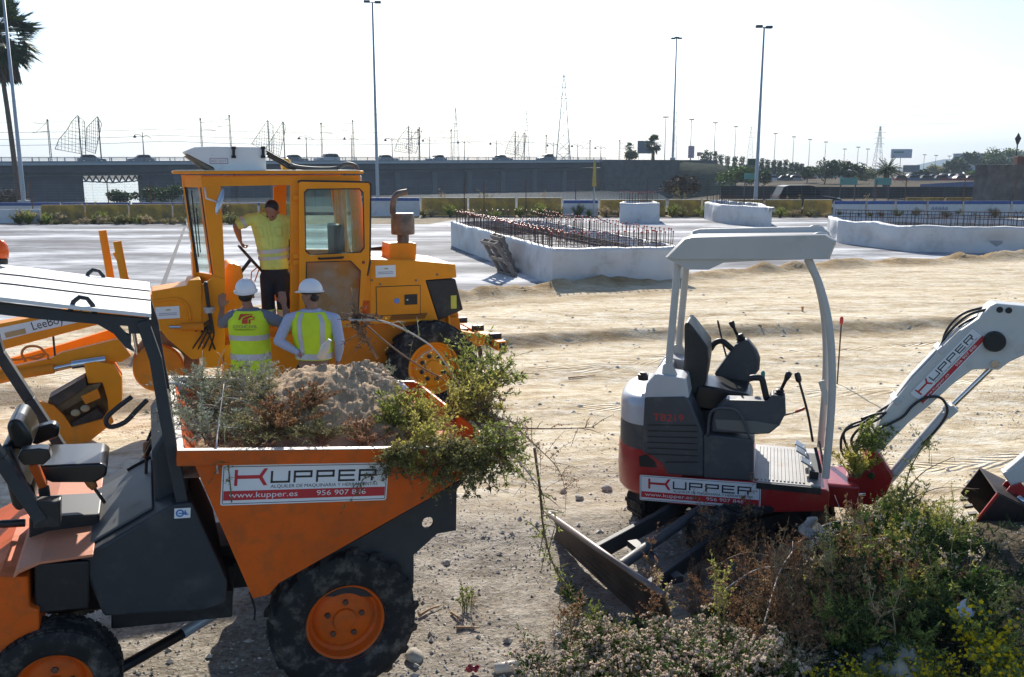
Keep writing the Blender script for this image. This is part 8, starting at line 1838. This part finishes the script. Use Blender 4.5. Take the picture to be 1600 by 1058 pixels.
for i, (u, vt, vb, Y, w_, lb, lm) in enumerate(((1290, 253, 285, 190, 6.2, 'left dark green tree of the pair behind the car park', L_dark), (1325, 254, 287, 185, 6.0, 'right dark green tree of the pair behind the car park', L_dark), (1508, 240, 275, 300, 9, 'tall dark tree on the right skyline before the flats', L_dark), (1532, 236, 275, 310, 9, 'rounded dark tree directly before the flats', L_dark), (1572, 232, 272, 300, 11, 'wide open-crowned tree left of the lantern', L_green), (1555, 248, 275, 290, 8, 'low tree between the flats and the lantern', L_dark), (1490, 250, 278, 290, 6, 'small tree leading the right skyline group', L_dark), (1470, 260, 276, 300, 8, 'pale low tree by the hill behind the car park', L_olive), (1440, 266, 277, 250, 4, 'small bush beside the low dark billboard', L_dark), (1530, 270, 280, 230, 6, 'rounded bush on the ramp parapet', L_green), (1262, 262, 285, 200, 4, 'small scrub tree left of the dark green pair', L_dark), (1355, 264, 285, 220, 5, 'scrub tree between the dark pair and the squat palm', L_olive), (1150, 262, 292, 150, 6, 'green shrub at the end of the embankment', L_green), (1186, 266, 290, 160, 6, 'dark shrub on the embankment by the mast', L_dark), (1065, 278, 310, 76, 3.2, 'brownish bush behind the far barriers', thatch), (252, 296, 315, 96, 4, 'dark bush on the river bank behind the cab', L_dark), (185, 303, 315, 100, 3.5, 'rounded bush against the bright water under the bridge', L_dark), (985, 240, 250, 208, 3.5, 'grey-green bush on top of the abutment', L_olive), (12, 300, 318, 88, 3.5, 'brown bush at the foot of the tallest palm', thatch), (1230, 268, 284, 240, 5, 'dark shrub behind the roof of the black car', L_dark))):
    p = PY(u, 262, Y); zt = PY(u, vt, Y).z; zb = PY(u, vb, Y).z; zb = max(zb, -3.5); tree((p.x, Y, zb), zt-zb, w_*1.0, lb, lm, 500+i, 1500, group='trees and shrubs in the distance', lsz=.42*Y/200+.12)
for i, (u, v) in enumerate(((1098, 239), (1102.5, 235), (1108.5, 239), (1117, 237), (1125.5, 243), (1136, 245), (1148, 246), (1159, 246), (1190, 249), (1199, 250.5), (1209, 252), (1218, 253), (1227, 251), (1236, 255), (1244, 256), (1252, 257))):
    p = PY(u, 262, 260); zt = PY(u, v, 260).z; h = zt-.5; rg = random.Random(700+i); root = empty('clipped_tree', (p.x, 260, .3), 0, 'narrow clipped dark tree behind the embankment, %s from the left' % ORD[i], 'tree', 'row of narrow clipped trees'); lf = Lf(); mb = MB(); mb.tube([(0, 0, 0), (0, 0, h*.8)], [.12, .05], 5); mb.build('trunk', bark, root)
    for k in range(420):
        t = rg.random(); r = (.62 if i not in (1, 3) else 1.3)*((1-t*.75) if i in (1, 3) else 1); a = rg.uniform(0, 6.28); lf.leaf(V(r*cos(a)*rg.random()**.4, r*sin(a), .3+t*h), Vector((rg.gauss(0, 1), rg.gauss(0, 1), rg.gauss(0, 1))), .55, .3, rg)
    lf.build('crown', L_dark, root)
# hedge behind the car park
lf = Lf(); rg = random.Random(77); a, b = PY(1128, 262, 305), PY(1300, 262, 305); O = V(a.x, 305, 0)
for k in range(9000):
    t = rg.random(); x = (b.x-a.x)*t; hgt = 3.6-1.6*t+1.0*fbm(x, 0, .15, 3, 4); z = hgt*(rg.random()**.6); lf.leaf(V(x, rg.uniform(-1.5, 1.5)*(1-.5*z/hgt), z), Vector((rg.gauss(0, 1), rg.gauss(0, 1), rg.gauss(0, 1))), rg.uniform(.5, 1.0), .5, rg)
root = empty('hedge', O, 0, 'long dark hedge behind the distant parked cars', 'hedge'); lf.build('foliage', L_dark, root)
mb = MB(); [mb.tube([(q, 0, 0), (q+.2, 0, 1.6)], .12, 5) for q in (2, )]; mb.build('stem', bark, root)
# ---------------------------------------------------------------- haze
hm = bpy.data.materials.new('haze_air'); hm.use_nodes = True; nt = hm.node_tree; N = nt.nodes
for n_ in list(N):
    if n_.type == 'BSDF_PRINCIPLED': N.remove(n_)
pv = N.new('ShaderNodeVolumePrincipled'); pv.inputs['Color'].default_value = (.68, .84, 1, 1); pv.inputs['Density'].default_value = .00028; pv.inputs['Anisotropy'].default_value = .1; lk(nt, pv.outputs[0], N['Material Output'].inputs['Volume'])
mb = MB(); mb.box((0, 2490, 60), (9500, 5060, 138)); o = mb.build('haze', hm); tag(o, 'thin pale haze over the whole place', 'haze', kind='stuff')
